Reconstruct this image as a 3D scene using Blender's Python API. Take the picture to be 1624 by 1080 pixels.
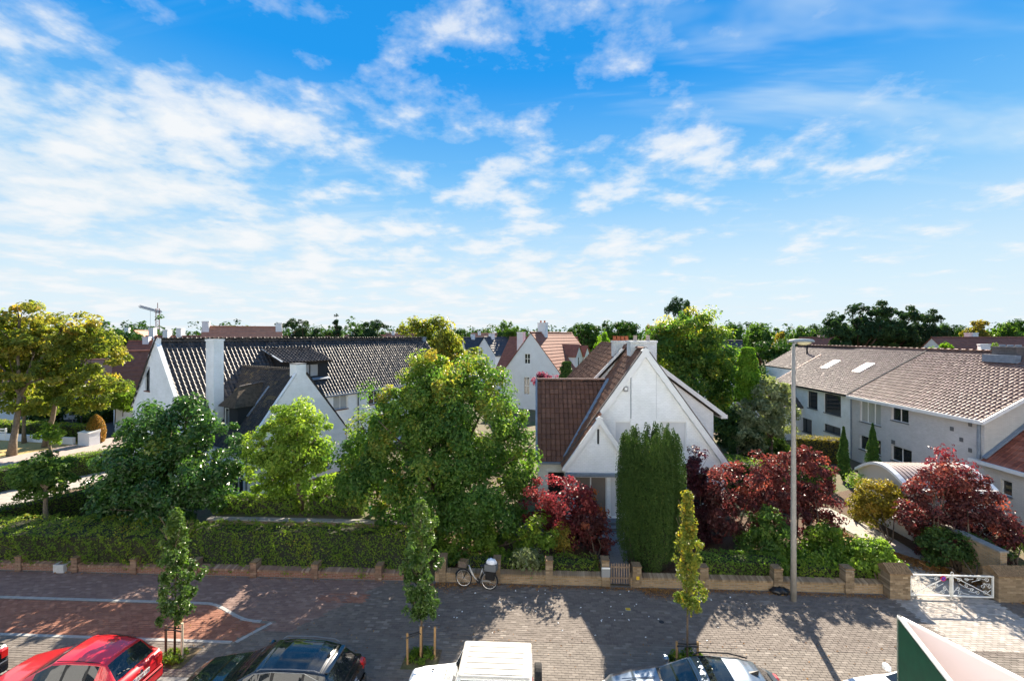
import bpy, bmesh, math, random
import numpy as np
from mathutils import Vector, Matrix
from mathutils.geometry import tessellate_polygon

random.seed(7); RNG = np.random.default_rng(11)
for o in list(bpy.data.objects): bpy.data.objects.remove(o)
SC = bpy.context.scene
COL = SC.collection
R = math.radians

# ------------------------------------------------------------------ camera
FPX, CX, HY, CAMZ = 722.0, 812.0, 533.0, 10.0      # focal length in px of the 1624 px photograph, horizon row, eye height
PSI = math.atan(0.0507); SP, CP = math.sin(PSI), math.cos(PSI)
cam_d = bpy.data.cameras.new('camera'); cam = bpy.data.objects.new('camera', cam_d); COL.objects.link(cam)
cam.location = (0, 0, CAMZ); cam.rotation_euler = (R(90), 0, PSI)
cam_d.sensor_width = 36; cam_d.lens = FPX / 1624 * 36; cam_d.shift_y = -(540 - HY) / 1624
cam_d.clip_start = 0.05; cam_d.clip_end = 6000
SC.camera = cam

# ------------------------------------------------------------------ light
SUN_EL = R(34.0)
SUN_AZ = math.atan2(0.30, 1.0) - PSI              # right of +Y, in the street frame
sd = bpy.data.lights.new('sun', 'SUN'); so = bpy.data.objects.new('sun', sd); COL.objects.link(so)
sd.energy = 5.0; sd.angle = R(0.5); sd.color = (1.0, 0.875, 0.71)
sdir = Vector((math.sin(SUN_AZ) * math.cos(SUN_EL), math.cos(SUN_AZ) * math.cos(SUN_EL), math.sin(SUN_EL)))
so.rotation_euler = sdir.to_track_quat('Z', 'Y').to_euler(); so.location = (0, 30, 40)

wd = bpy.data.worlds.new('World'); SC.world = wd; wd.use_nodes = True
nt = wd.node_tree; nt.nodes.clear()
def N(tree, typ, **kw):
    n = tree.nodes.new(typ)
    for k, v in kw.items():
        if k == 'inp':
            for kk, vv in v.items(): n.inputs[kk].default_value = vv
        else: setattr(n, k, v)
    return n
def sky_world():
    L = nt.links.new
    def math_(op, a, b=None, clamp=False):
        m = N(nt, 'ShaderNodeMath', operation=op); m.use_clamp = clamp
        for i, v in enumerate((a, b)):
            if v is None: continue
            if isinstance(v, (int, float)): m.inputs[i].default_value = v
            else: L(v, m.inputs[i])
        return m.outputs[0]
    def ramp(v, pts, interp='EASE'):
        r = N(nt, 'ShaderNodeValToRGB'); r.color_ramp.interpolation = interp
        e = r.color_ramp.elements
        while len(e) < len(pts): e.new(0.5)
        for q, (p_, c_) in zip(e, pts):
            q.position = p_; q.color = c_ if len(c_) == 4 else (*c_, 1)
        L(v, r.inputs[0]); return r.outputs[0]
    def mix(f, a, b, blend='MIX'):
        m = N(nt, 'ShaderNodeMix', data_type='RGBA', blend_type=blend)
        if isinstance(f, (int, float)): m.inputs[0].default_value = f
        else: L(f, m.inputs[0])
        for i, v in ((6, a), (7, b)):
            if isinstance(v, tuple): m.inputs[i].default_value = (*v, 1)
            else: L(v, m.inputs[i])
        return m.outputs[2]
    tc = N(nt, 'ShaderNodeTexCoord'); sep = N(nt, 'ShaderNodeSeparateXYZ'); L(tc.outputs['Generated'], sep.inputs[0])
    x, y, z = sep.outputs
    zc = math_('MAXIMUM', z, 0.0)
    sky = N(nt, 'ShaderNodeTexSky', sky_type='NISHITA'); sky.sun_disc = False
    sky.sun_elevation = SUN_EL; sky.sun_rotation = SUN_AZ
    sky.air_density = 1.0; sky.dust_density = 0.0; sky.ozone_density = 3.0; sky.altitude = 0
    # clear air: the sky node, its glow evened out with the deep polarised blue of the photograph
    grad = ramp(zc, [(0.0, (3.9, 4.8, 5.3)), (0.10, (2.6, 4.2, 5.3)), (0.28, (0.55, 2.75, 5.2)), (0.48, (0.0, 1.75, 4.8)), (1.0, (0.0, 1.1, 3.6))], 'LINEAR')
    clear = mix(0.93, sky.outputs[0], grad)
    # cloud deck on a flat layer overhead
    den = math_('ADD', zc, 0.16)
    u = math_('DIVIDE', x, den); v = math_('DIVIDE', y, den)
    cmb = N(nt, 'ShaderNodeCombineXYZ'); L(u, cmb.inputs[0]); L(v, cmb.inputs[1])
    mp = N(nt, 'ShaderNodeMapping'); L(cmb.outputs[0], mp.inputs[0]); mp.inputs['Location'].default_value = (3.3, 1.75, 0)
    def noise(vec, scale, detail, rough, dist=0.0):
        n = N(nt, 'ShaderNodeTexNoise'); n.inputs['Scale'].default_value = scale; n.inputs['Detail'].default_value = detail
        n.inputs['Roughness'].default_value = rough; n.inputs['Distortion'].default_value = dist; L(vec, n.inputs['Vector']); return n.outputs['Fac']
    big = noise(mp.outputs[0], 0.9, 2, 0.5, 0.2)
    puff = noise(mp.outputs[0], 3.0, 7, 0.56, 0.1)
    fine = noise(mp.outputs[0], 10.0, 4, 0.62, 0.1)
    # more cloud to the left, clearing to the right of the middle (a front passing over)
    lean = ramp(math_('ADD', math_('MULTIPLY', u, 0.25), 0.5), [(0.0, (1, 1, 1)), (0.38, (0.85, 0.85, 0.85)), (0.54, (0.72, 0.72, 0.72)), (0.66, (0.15, 0.15, 0.15)), (1.0, (0.0, 0.0, 0.0))])
    s = math_('ADD', math_('MULTIPLY', puff, 1.0), math_('MULTIPLY', big, 0.38))
    s = math_('ADD', s, math_('MULTIPLY', fine, 0.26))
    s = math_('ADD', s, math_('MULTIPLY', lean, 0.15))
    high = ramp(zc, [(0.0, (0, 0, 0)), (0.30, (0, 0, 0)), (0.50, (1, 1, 1)), (1.0, (1, 1, 1))], 'LINEAR')
    s = math_('SUBTRACT', s, math_('MULTIPLY', high, 0.10))
    s = math_('MULTIPLY', s, 0.7)
    dens = ramp(s, [(0.0, (0, 0, 0)), (0.58, (0, 0, 0)), (0.635, (0.25, 0.25, 0.25)), (0.69, (0.70, 0.70, 0.70)), (0.77, (0.98, 0.98, 0.98))], 'LINEAR')
    # thin high streaks drawn out along one wind direction
    mp2 = N(nt, 'ShaderNodeMapping'); L(cmb.outputs[0], mp2.inputs[0])
    mp2.inputs['Rotation'].default_value = (0, 0, R(52)); mp2.inputs['Scale'].default_value = (0.4, 1.5, 1); mp2.inputs['Location'].default_value = (0.3, 0.55, 0)
    st = noise(mp2.outputs[0], 1.5, 5, 0.58, 0.4)
    stf = ramp(st, [(0.0, (0, 0, 0)), (0.50, (0, 0, 0)), (0.72, (0.55, 0.55, 0.55)), (1.0, (0.75, 0.75, 0.75))])
    low = ramp(zc, [(0.0, (0.95, 0.95, 0.95)), (0.06, (0.8, 0.8, 0.8)), (0.18, (0.42, 0.42, 0.42)), (0.34, (0.10, 0.10, 0.10)), (0.5, (0, 0, 0)), (1, (0, 0, 0))], 'LINEAR')
    shade = ramp(puff, [(0.42, (4.35, 4.8, 5.1)), (0.66, (5.0, 5.15, 5.3))])
    c1 = mix(stf, clear, (4.0, 4.75, 5.25))
    c2 = mix(low, c1, (4.25, 4.9, 5.3))
    c3 = mix(dens, c2, shade)
    bg = N(nt, 'ShaderNodeBackground'); L(c3, bg.inputs[0]); bg.inputs[1].default_value = 0.0535
    out = N(nt, 'ShaderNodeOutputWorld'); L(bg.outputs[0], out.inputs[0])
sky_world()
vs = SC.view_settings
vs.view_transform = 'Standard'; vs.look = 'None'; vs.gamma = 1; vs.use_curve_mapping = False; vs.exposure = 1.78
SC.cycles.use_denoising = True
try:
    SC.cycles.denoiser = 'OPENIMAGEDENOISE'
    SC.cycles.denoising_input_passes = 'RGB_ALBEDO_NORMAL'; SC.cycles.denoising_prefilter = 'ACCURATE'
except Exception: pass
SC.cycles.max_bounces = 6; SC.cycles.diffuse_bounces = 4; SC.cycles.glossy_bounces = 3; SC.cycles.transmission_bounces = 3
SC.cycles.transparent_max_bounces = 4; SC.cycles.caustics_reflective = False; SC.cycles.caustics_refractive = False
SC.cycles.sample_clamp_indirect = 4.0

# ------------------------------------------------------------------ frames
def C(cx, cd, z=0.0):
    """camera-frame metres (right, depth) -> world"""
    return Vector((cx * CP - cd * SP, cx * SP + cd * CP, z))
def at(px, py, D):
    return C((px - CX) / FPX * D, D, CAMZ - (py - HY) / FPX * D)
def gr(px, py, z=0.0):
    D = (CAMZ - z) * FPX / (py - HY); return C((px - CX) / FPX * D, D, z)
def atY(px, Y, z=0.0):
    rx = (px - CX) / FPX; D = Y / (rx * SP + CP); return C(rx * D, D, z)
def hit(px, py, P0, n):
    """where the sight line through a pixel meets a plane of the place"""
    d = at(px, py, 1.0) - Vector((0, 0, CAMZ)); o = Vector((0, 0, CAMZ))
    t = (Vector(P0) - o).dot(n) / d.dot(n); return o + d * t

# ------------------------------------------------------------------ materials
MATS = {}
def mat(name, col, rough=0.7, var=0.0, scale=6.0, bump=0.0, bscale=None, spec=0.3, metal=0.0, col2=None, coat=0.0, stretch=None, detail=6, uv=False, sheen=0):
    if name in MATS: return MATS[name]
    m = bpy.data.materials.new(name); m.use_nodes = True; t = m.node_tree; b = t.nodes['Principled BSDF']; L = t.links.new
    b.inputs['Roughness'].default_value = rough; b.inputs['Specular IOR Level'].default_value = spec; b.inputs['Metallic'].default_value = metal
    b.inputs['Coat Weight'].default_value = coat; b.inputs['Coat Roughness'].default_value = 0.03
    b.inputs['Base Color'].default_value = (*col, 1)
    if var or bump:
        tc = N(t, 'ShaderNodeTexCoord'); src = tc.outputs['UV'] if uv else tc.outputs['Object']
        if stretch:
            mp = N(t, 'ShaderNodeMapping'); mp.inputs['Scale'].default_value = stretch; L(src, mp.inputs[0]); src = mp.outputs[0]
    if var:
        n = N(t, 'ShaderNodeTexNoise', inp={'Scale': scale, 'Detail': detail, 'Roughness': 0.65}); L(src, n.inputs['Vector'])
        r = N(t, 'ShaderNodeValToRGB'); L(n.outputs['Fac'], r.inputs[0])
        c2 = col2 or tuple(c * (1 + var) for c in col); c1 = tuple(c * (1 - var) for c in col) if not col2 else col
        r.color_ramp.elements[0].position = 0.3; r.color_ramp.elements[1].position = 0.7
        r.color_ramp.elements[0].color = (*c1, 1); r.color_ramp.elements[1].color = (*c2, 1); L(r.outputs[0], b.inputs['Base Color'])
    if bump:
        n2 = N(t, 'ShaderNodeTexNoise', inp={'Scale': bscale or scale * 4, 'Detail': 4}); L(src, n2.inputs['Vector'])
        bp = N(t, 'ShaderNodeBump', inp={'Strength': bump, 'Distance': 0.02}); L(n2.outputs['Fac'], bp.inputs['Height']); L(bp.outputs[0], b.inputs['Normal'])
    MATS[name] = m; return m
def mat_attr(name, pts, rough=0.8, spec=0.3, noise=0.12, nscale=9.0, bump=0.15, bscale=60.0):
    """colour from the piece's own 'tint' value, plus fine wear"""
    if name in MATS: return MATS[name]
    m = bpy.data.materials.new(name); m.use_nodes = True; t = m.node_tree; b = t.nodes['Principled BSDF']; L = t.links.new
    b.inputs['Roughness'].default_value = rough; b.inputs['Specular IOR Level'].default_value = spec
    a = N(t, 'ShaderNodeAttribute', attribute_name='tint'); tc = N(t, 'ShaderNodeTexCoord')
    oi = N(t, 'ShaderNodeObjectInfo')
    n = N(t, 'ShaderNodeTexNoise', inp={'Scale': nscale, 'Detail': 6, 'Roughness': 0.7}); L(tc.outputs['Object'], n.inputs['Vector'])
    mm = N(t, 'ShaderNodeMath', operation='MULTIPLY_ADD'); L(n.outputs['Fac'], mm.inputs[0]); mm.inputs[1].default_value = noise * 4; mm.inputs[2].default_value = -noise * 2
    ad = N(t, 'ShaderNodeMath', operation='ADD'); L(a.outputs['Fac'], ad.inputs[0]); L(mm.outputs[0], ad.inputs[1])
    r = N(t, 'ShaderNodeValToRGB'); e = r.color_ramp.elements
    while len(e) < len(pts): e.new(0.5)
    for q, (p_, c_) in zip(e, pts): q.position = p_; q.color = (*c_, 1)
    L(ad.outputs[0], r.inputs[0]); L(r.outputs[0], b.inputs['Base Color'])
    if bump:
        n2 = N(t, 'ShaderNodeTexNoise', inp={'Scale': bscale, 'Detail': 4}); L(tc.outputs['Object'], n2.inputs['Vector'])
        bp = N(t, 'ShaderNodeBump', inp={'Strength': bump, 'Distance': 0.01}); L(n2.outputs['Fac'], bp.inputs['Height']); L(bp.outputs[0], b.inputs['Normal'])
    MATS[name] = m; return m
def mat_brickwall(name, col, mortar, var=0.12, bw=0.21, bh=0.072, bump=0.5, mort=0.012, stain=0.12, rough=0.8):
    """painted or bare brick, coursed in wall metres (UV)"""
    if name in MATS: return MATS[name]
    m = bpy.data.materials.new(name); m.use_nodes = True; t = m.node_tree; b = t.nodes['Principled BSDF']; L = t.links.new
    b.inputs['Roughness'].default_value = rough; b.inputs['Specular IOR Level'].default_value = 0.25
    tc = N(t, 'ShaderNodeTexCoord')
    br = N(t, 'ShaderNodeTexBrick', inp={'Scale': 1.0, 'Mortar Size': mort, 'Mortar Smooth': 0.3, 'Brick Width': bw, 'Row Height': bh, 'Bias': 0.0})
    br.inputs['Color1'].default_value = (*[c * (1 - var) for c in col], 1); br.inputs['Color2'].default_value = (*[min(1, c * (1 + var)) for c in col], 1)
    br.inputs['Mortar'].default_value = (*mortar, 1); L(tc.outputs['UV'], br.inputs['Vector'])
    n = N(t, 'ShaderNodeTexNoise', inp={'Scale': 0.9, 'Detail': 7, 'Roughness': 0.7}); L(tc.outputs['UV'], n.inputs['Vector'])
    rr = N(t, 'ShaderNodeValToRGB'); rr.color_ramp.elements[0].position = 0.35; rr.color_ramp.elements[1].position = 0.62
    rr.color_ramp.elements[0].color = (1 - stain * 1.1, 1 - stain, 1 - stain * 1.15, 1); rr.color_ramp.elements[1].color = (1, 1, 1, 1); L(n.outputs['Fac'], rr.inputs[0])
    mx = N(t, 'ShaderNodeMix', data_type='RGBA', blend_type='MULTIPLY'); mx.inputs[0].default_value = 1; L(br.outputs['Color'], mx.inputs[6]); L(rr.outputs[0], mx.inputs[7])
    L(mx.outputs[2], b.inputs['Base Color'])
    bp = N(t, 'ShaderNodeBump', inp={'Strength': bump, 'Distance': 0.008}); bp.invert = True; L(br.outputs['Fac'], bp.inputs['Height']); L(bp.outputs[0], b.inputs['Normal'])
    MATS[name] = m; return m
def mat_leaf(name, pts, trans=0.4, rough=0.45, spec=0.35, tboost=1.3, tcol=(1.0, 1.1, .5)):
    """leaf blade: reflects a little, lets light through; colour by the leaf's own 'tint'"""
    if name in MATS: return MATS[name]
    m = bpy.data.materials.new(name); m.use_nodes = True; t = m.node_tree; b = t.nodes['Principled BSDF']; L = t.links.new
    b.inputs['Roughness'].default_value = rough; b.inputs['Specular IOR Level'].default_value = spec
    a = N(t, 'ShaderNodeAttribute', attribute_name='tint')
    r = N(t, 'ShaderNodeValToRGB'); e = r.color_ramp.elements
    while len(e) < len(pts): e.new(0.5)
    for q, (p_, c_) in zip(e, pts): q.position = p_; q.color = (*c_, 1)
    L(a.outputs['Fac'], r.inputs[0]); L(r.outputs[0], b.inputs['Base Color'])
    tr = N(t, 'ShaderNodeBsdfTranslucent'); g = N(t, 'ShaderNodeMix', data_type='RGBA', blend_type='MULTIPLY'); g.inputs[0].default_value = 1
    L(r.outputs[0], g.inputs[6]); g.inputs[7].default_value = (tboost * tcol[0], tboost * tcol[1], tboost * tcol[2], 1); L(g.outputs[2], tr.inputs[0])
    ms = N(t, 'ShaderNodeMixShader'); ms.inputs[0].default_value = trans; L(b.outputs[0], ms.inputs[1]); L(tr.outputs[0], ms.inputs[2])
    L(ms.outputs[0], t.nodes['Material Output'].inputs[0])
    MATS[name] = m; return m
def mat_glass(name, col=(0.02, 0.025, 0.03), rough=0.04, spec=0.6):
    return mat(name, col, rough, spec=spec)

# ------------------------------------------------------------------ objects
WL = {}
def link(o, parent=None):
    COL.objects.link(o)
    if parent is not None: o.parent = parent
    return o
def tag(o, label=None, cat=None, group=None, kind=None):
    if label: o['label'] = label
    if cat: o['category'] = cat
    if group: o['group'] = group
    if kind: o['kind'] = kind
    return o
def thing(name, label, cat, loc=(0, 0, 0), group=None, rotz=0.0):
    o = bpy.data.objects.new(name, None); o.empty_display_size = 0.3; COL.objects.link(o)
    o.location = loc; o.rotation_euler = (0, 0, rotz); WL[o.name] = Vector(loc)
    return tag(o, label, cat, group)
def wl(o): return WL.get(o.name, Vector((0, 0, 0))) if o is not None else Vector((0, 0, 0))
class MB:
    """collects geometry in world metres; build() links it as ONE mesh object"""
    def __init__(s): s.v = []; s.f = []; s.uv = []; s.has_uv = False
    def add(s, vs, fs, uvs=None):
        b = len(s.v); s.v += [tuple(q) for q in vs]; s.f += [tuple(b + i for i in f) for f in fs]
        if uvs: s.has_uv = True; s.uv += uvs
        else: s.uv += [[(0, 0)] * len(f) for f in fs]
        return s
    def box(s, lo, hi, M=None):
        (x0, y0, z0), (x1, y1, z1) = lo, hi
        vs = [Vector(q) for q in ((x0, y0, z0), (x1, y0, z0), (x1, y1, z0), (x0, y1, z0), (x0, y0, z1), (x1, y0, z1), (x1, y1, z1), (x0, y1, z1))]
        dims = (x1 - x0, y1 - y0, z1 - z0)
        if M: vs = [M(q) if callable(M) else M @ q for q in vs]
        fs = [(0, 3, 2, 1), (4, 5, 6, 7), (0, 1, 5, 4), (1, 2, 6, 5), (2, 3, 7, 6), (3, 0, 4, 7)]
        uv = []
        for f, (a, b) in zip(fs, ((0, 1), (0, 1), (0, 2), (1, 2), (0, 2), (1, 2))):
            loc = [((x0, y0, z0), (x1, y0, z0), (x1, y1, z0), (x0, y1, z0), (x0, y0, z1), (x1, y0, z1), (x1, y1, z1), (x0, y1, z1))[i] for i in f]
            uv.append([(q[a], q[b]) for q in loc])
        return s.add(vs, fs, uv)
    def bevbox(s, lo, hi, b=0.02, M=None):
        lo = Vector(lo); hi = Vector(hi); vs = []; 
        for z, i in ((lo.z, b), (lo.z + b, 0), (hi.z - b, 0), (hi.z, b)):
            x0, x1, y0, y1 = lo.x + i, hi.x - i, lo.y + i, hi.y - i
            vs += [Vector(q) for q in ((x0 + b, y0, z), (x1 - b, y0, z), (x1, y0 + b, z), (x1, y1 - b, z), (x1 - b, y1, z), (x0 + b, y1, z), (x0, y1 - b, z), (x0, y0 + b, z))]
        fs = [tuple(range(7, -1, -1)), tuple(range(24, 32))]
        for k in range(3):
            for i in range(8): j = (i + 1) % 8; fs.append((k * 8 + i, k * 8 + j, k * 8 + 8 + j, k * 8 + 8 + i))
        if M: vs = [M(q) if callable(M) else M @ q for q in vs]
        return s.add(vs, fs)
    def prism(s, poly, ext):
        """closed polygon (3-D points) pushed along ext"""
        n = len(poly); poly = [Vector(q) for q in poly]; ext = Vector(ext)
        vs = poly + [q + ext for q in poly]
        fs = [tuple(range(n - 1, -1, -1)), tuple(range(n, 2 * n))] + [(i, (i + 1) % n, n + (i + 1) % n, n + i) for i in range(n)]
        return s.add(vs, fs)
    def tube(s, pts, r, n=8, cap=True, closed=False):
        pts = [Vector(p_) for p_ in pts]; m = len(pts); rs = r if isinstance(r, (list, tuple)) else [r] * m
        vs = []; prev = None
        for i in range(m):
            d = (pts[(i + 1) % m] - pts[i - 1]) if closed else (pts[min(i + 1, m - 1)] - pts[max(i - 1, 0)])
            d.normalize()
            a = prev if prev is not None else (Vector((0, 0, 1)) if abs(d.z) < 0.9 else Vector((1, 0, 0)))
            a = a - d * a.dot(d)
            if a.length < 1e-6: a = d.orthogonal()
            a.normalize(); prev = a; b = d.cross(a)
            for k in range(n):
                t = 2 * math.pi * k / n; vs.append(pts[i] + (a * math.cos(t) + b * math.sin(t)) * rs[i])
        fs = []
        for i in range(m if closed else m - 1):
            for k in range(n):
                i2 = (i + 1) % m; fs.append((i * n + k, i * n + (k + 1) % n, i2 * n + (k + 1) % n, i2 * n + k))
        if cap and not closed: fs += [tuple(range(n - 1, -1, -1)), tuple((m - 1) * n + k for k in range(n))]
        return s.add(vs, fs)
    def lathe(s, prof, c, n=16, axis='z', M=None):
        vs = []; c = Vector(c)
        for r_, h in prof:
            for k in range(n):
                t = 2 * math.pi * k / n; q = (r_ * math.cos(t), r_ * math.sin(t), h)
                q = Vector(q) if axis == 'z' else (Vector((q[2], q[0], q[1])) if axis == 'x' else Vector((q[0], q[2], q[1])))
                vs.append(c + (M @ q if M else q))
        fs = [(i * n + k, i * n + (k + 1) % n, (i + 1) * n + (k + 1) % n, (i + 1) * n + k) for i in range(len(prof) - 1) for k in range(n)]
        return s.add(vs, fs)
    def build(s, name, m, parent=None, smooth=False, origin=None):
        me = bpy.data.meshes.new(name); off = wl(parent) if origin is None else Vector(origin)
        me.from_pydata([(a - off.x, b - off.y, c - off.z) for a, b, c in s.v], [], s.f)
        if s.has_uv:
            l = me.uv_layers.new(name='UVMap'); flat = [c for f in s.uv for q in f for c in q]; l.data.foreach_set('uv', flat)
        me.materials.append(MATS[m] if isinstance(m, str) else m)
        if smooth: me.polygons.foreach_set('use_smooth', [True] * len(me.polygons))
        o = bpy.data.objects.new(name, me); link(o, parent)
        if parent is None: o.location = off if origin is not None else (0, 0, 0)
        if parent is not None: WL[o.name] = wl(parent)
        return o
def copy_tree(o, parent=None):
    c = o.copy(); COL.objects.link(c)
    if parent is not None: c.parent = parent
    for ch in o.children: copy_tree(ch, c)
    return c
def np_mesh(name, V, F, m, parent=None, tint=None, origin=(0, 0, 0), smooth=False):
    """many small faces at once: V (n,3), F (m,k) all the same size"""
    me = bpy.data.meshes.new(name); V = np.asarray(V, np.float32) - np.asarray(origin, np.float32); F = np.asarray(F, np.int32); k = F.shape[1]
    me.vertices.add(len(V)); me.vertices.foreach_set('co', V.ravel())
    me.loops.add(F.size); me.loops.foreach_set('vertex_index', F.ravel())
    me.polygons.add(len(F)); me.polygons.foreach_set('loop_start', np.arange(0, F.size, k, dtype=np.int32)); me.polygons.foreach_set('loop_total', np.full(len(F), k, np.int32))
    me.polygons.foreach_set('use_smooth', np.full(len(F), bool(smooth)))
    me.update(calc_edges=True)
    if tint is not None:
        a = me.attributes.new('tint', 'FLOAT', 'POINT'); a.data.foreach_set('value', np.asarray(tint, np.float32))
    me.materials.append(MATS[m] if isinstance(m, str) else m)
    o = bpy.data.objects.new(name, me); link(o, parent)
    if parent is not None: WL[o.name] = wl(parent)
    return o
Z3 = Vector((0, 0, 1))
# ------------------------------------------------------------------ walls, windows, roofs
class Wall:
    """a flat wall: u runs to the right seen from outside, z up; openings are cut with real reveals"""
    def __init__(s, parent, P0, A, poly, m, name='wall', depth=0.16):
        s.parent = parent; s.P0 = Vector(P0); s.P0.z = 0; s.A = Vector(A).normalized(); s.n = s.A.cross(Z3); s.poly = poly; s.m = m; s.name = name; s.depth = depth; s.holes = []; s.todo = []
    def P(s, u, z, d=0.0): return s.P0 + s.A * u + Z3 * z + s.n * d
    def px(s, x0, y0, x1, y1):
        ym = (y0 + y1) / 2; xm = (x0 + x1) / 2
        u = lambda x: (hit(x, ym, s.P0, s.n) - s.P0).dot(s.A)
        zz = lambda y: hit(xm, y, s.P0, s.n).z
        return (u(x0), u(x1), zz(y1), zz(y0))
    def window(s, rect, cols=1, rows=1, frame='frame_white', glass='window_glass', sill='sill_stone', inset=0.12, bar=0.045, name='window', label=None):
        s.holes.append(rect); s.todo.append((rect, cols, rows, frame, glass, sill, inset, bar, name, label)); return s
    def build(s):
        mb = MB(); outer = [Vector((u, z, 0)) for u, z in s.poly]
        hs = [[Vector((a, c, 0)), Vector((a, d, 0)), Vector((b, d, 0)), Vector((b, c, 0))] for a, b, c, d in s.holes]
        pts = outer + [q for h in hs for q in h]
        tris = tessellate_polygon([outer] + hs)
        vs = [s.P(q.x, q.y) for q in pts]; fs = []; uv = []
        for t in tris:
            a, b, c = (pts[i] for i in t)
            if (b - a).cross(c - a).z < 0: t = (t[0], t[2], t[1])
            fs.append(tuple(t)); uv.append([(pts[i].x, pts[i].y) for i in t])
        mb.add(vs, fs, uv)
        for a, b, c, d in s.holes:
            q = [(a, c), (b, c), (b, d), (a, d)]
            for i in range(4):
                (u0, z0), (u1, z1) = q[i], q[(i + 1) % 4]
                mb.add([s.P(u0, z0), s.P(u1, z1), s.P(u1, z1, -s.depth), s.P(u0, z0, -s.depth)], [(0, 1, 2, 3)], [[(u0, z0), (u1, z1), (u1 + .1, z1), (u0 + .1, z0)]])
        # wall thickness along its outline
        n = len(s.poly)
        for i in range(n):
            (u0, z0), (u1, z1) = s.poly[i], s.poly[(i + 1) % n]
            if abs(u1 - u0) < .01 and abs(z1 - z0) > 1.2 or max(z0, z1) < .7: continue
            mb.add([s.P(u0, z0), s.P(u0, z0, -.22), s.P(u1, z1, -.22), s.P(u1, z1)], [(0, 1, 2, 3)], [[(u0, z0), (u0 + .2, z0), (u1 + .2, z1), (u1, z1)]])
        w = mb.build(s.name, s.m, s.parent)
        for t in s.todo: s._win(*t)
        return w
    def _win(s, rect, cols, rows, frame, glass, sill, inset, bar, name, label):
        a, b, c, d = rect; f = MB(); M = lambda q: s.P(q.x, q.z, q.y)
        d0, d1 = -inset - 0.03, -inset + 0.03
        f.box((a, d0, c), (a + bar, d1, d), M); f.box((b - bar, d0, c), (b, d1, d), M)
        f.box((a + bar, d0, c), (b - bar, d1, c + bar), M); f.box((a + bar, d0, d - bar), (b - bar, d1, d), M)
        cu = [a + (b - a) * i / cols for i in range(cols + 1)]; rz = [c + (d - c) * i / rows for i in range(rows + 1)]
        for u in cu[1:-1]: f.box((u - bar * .55, d0 + .003, c + bar), (u + bar * .55, d1 - .003, d - bar), M)
        for z in rz[1:-1]: f.box((a + bar, d0 + .006, z - bar * .4), (b - bar, d1 - .006, z + bar * .4), M)
        w = f.build(name, frame, s.parent)
        if label: w['label'] = label
        for i in range(cols):
            for j in range(rows):
                g = MB(); e = -inset - 0.012
                g.add([s.P(cu[i], rz[j], e), s.P(cu[i + 1], rz[j], e), s.P(cu[i + 1], rz[j + 1], e), s.P(cu[i], rz[j + 1], e)], [(0, 1, 2, 3)])
                g.build('pane', glass, w)
        if sill:
            g = MB(); g.box((a - .06, -inset + .03, c - .06), (b + .06, .06, c + .004), M); g.build('sill', sill, w)
        return w

def tile_geo(kind, w, h, rh=1.0):
    if kind == 'pan':
        xs = [0, .10, .22, .34, .45, .72, 1.03]; zs = [.005, .05 * rh, .066 * rh, .05 * rh, .006, -.004, .005]
    elif kind == 'flat':
        xs = [.015, .05, .12, .5, .94, .97]; zs = [.010, .032, .004, .010, .004, -.006]
    else:
        xs = [0, .16, .3, .5, .7, .84, 1.02]; zs = [.0, .03, .05, .056, .05, .03, .0]
    lift = 0.045 if kind != 'flat' else 0.034
    V = []; n = len(xs)
    for x, z in zip(xs, zs): V.append((x * w, -0.02, z + lift))
    for x, z in zip(xs, zs): V.append((x * w, h * 1.02, z))
    for x, z in zip(xs, zs): V.append((x * w, -0.018, z + lift - 0.040))
    F = [(i, i + 1, n + i + 1, n + i) for i in range(n - 1)] + [(2 * n + i, 2 * n + i + 1, i + 1, i) for i in range(n - 1)]
    return np.array(V, np.float32), np.array(F, np.int32)
def inside(poly, x, y):
    r = np.zeros(len(x), bool); n = len(poly)
    for i in range(n):
        (x0, y0), (x1, y1) = poly[i], poly[(i + 1) % n]
        if y0 == y1: continue
        c = ((y0 > y) != (y1 > y)) & (x < (x1 - x0) * (y - y0) / (y1 - y0) + x0); r ^= c
    return r
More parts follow.
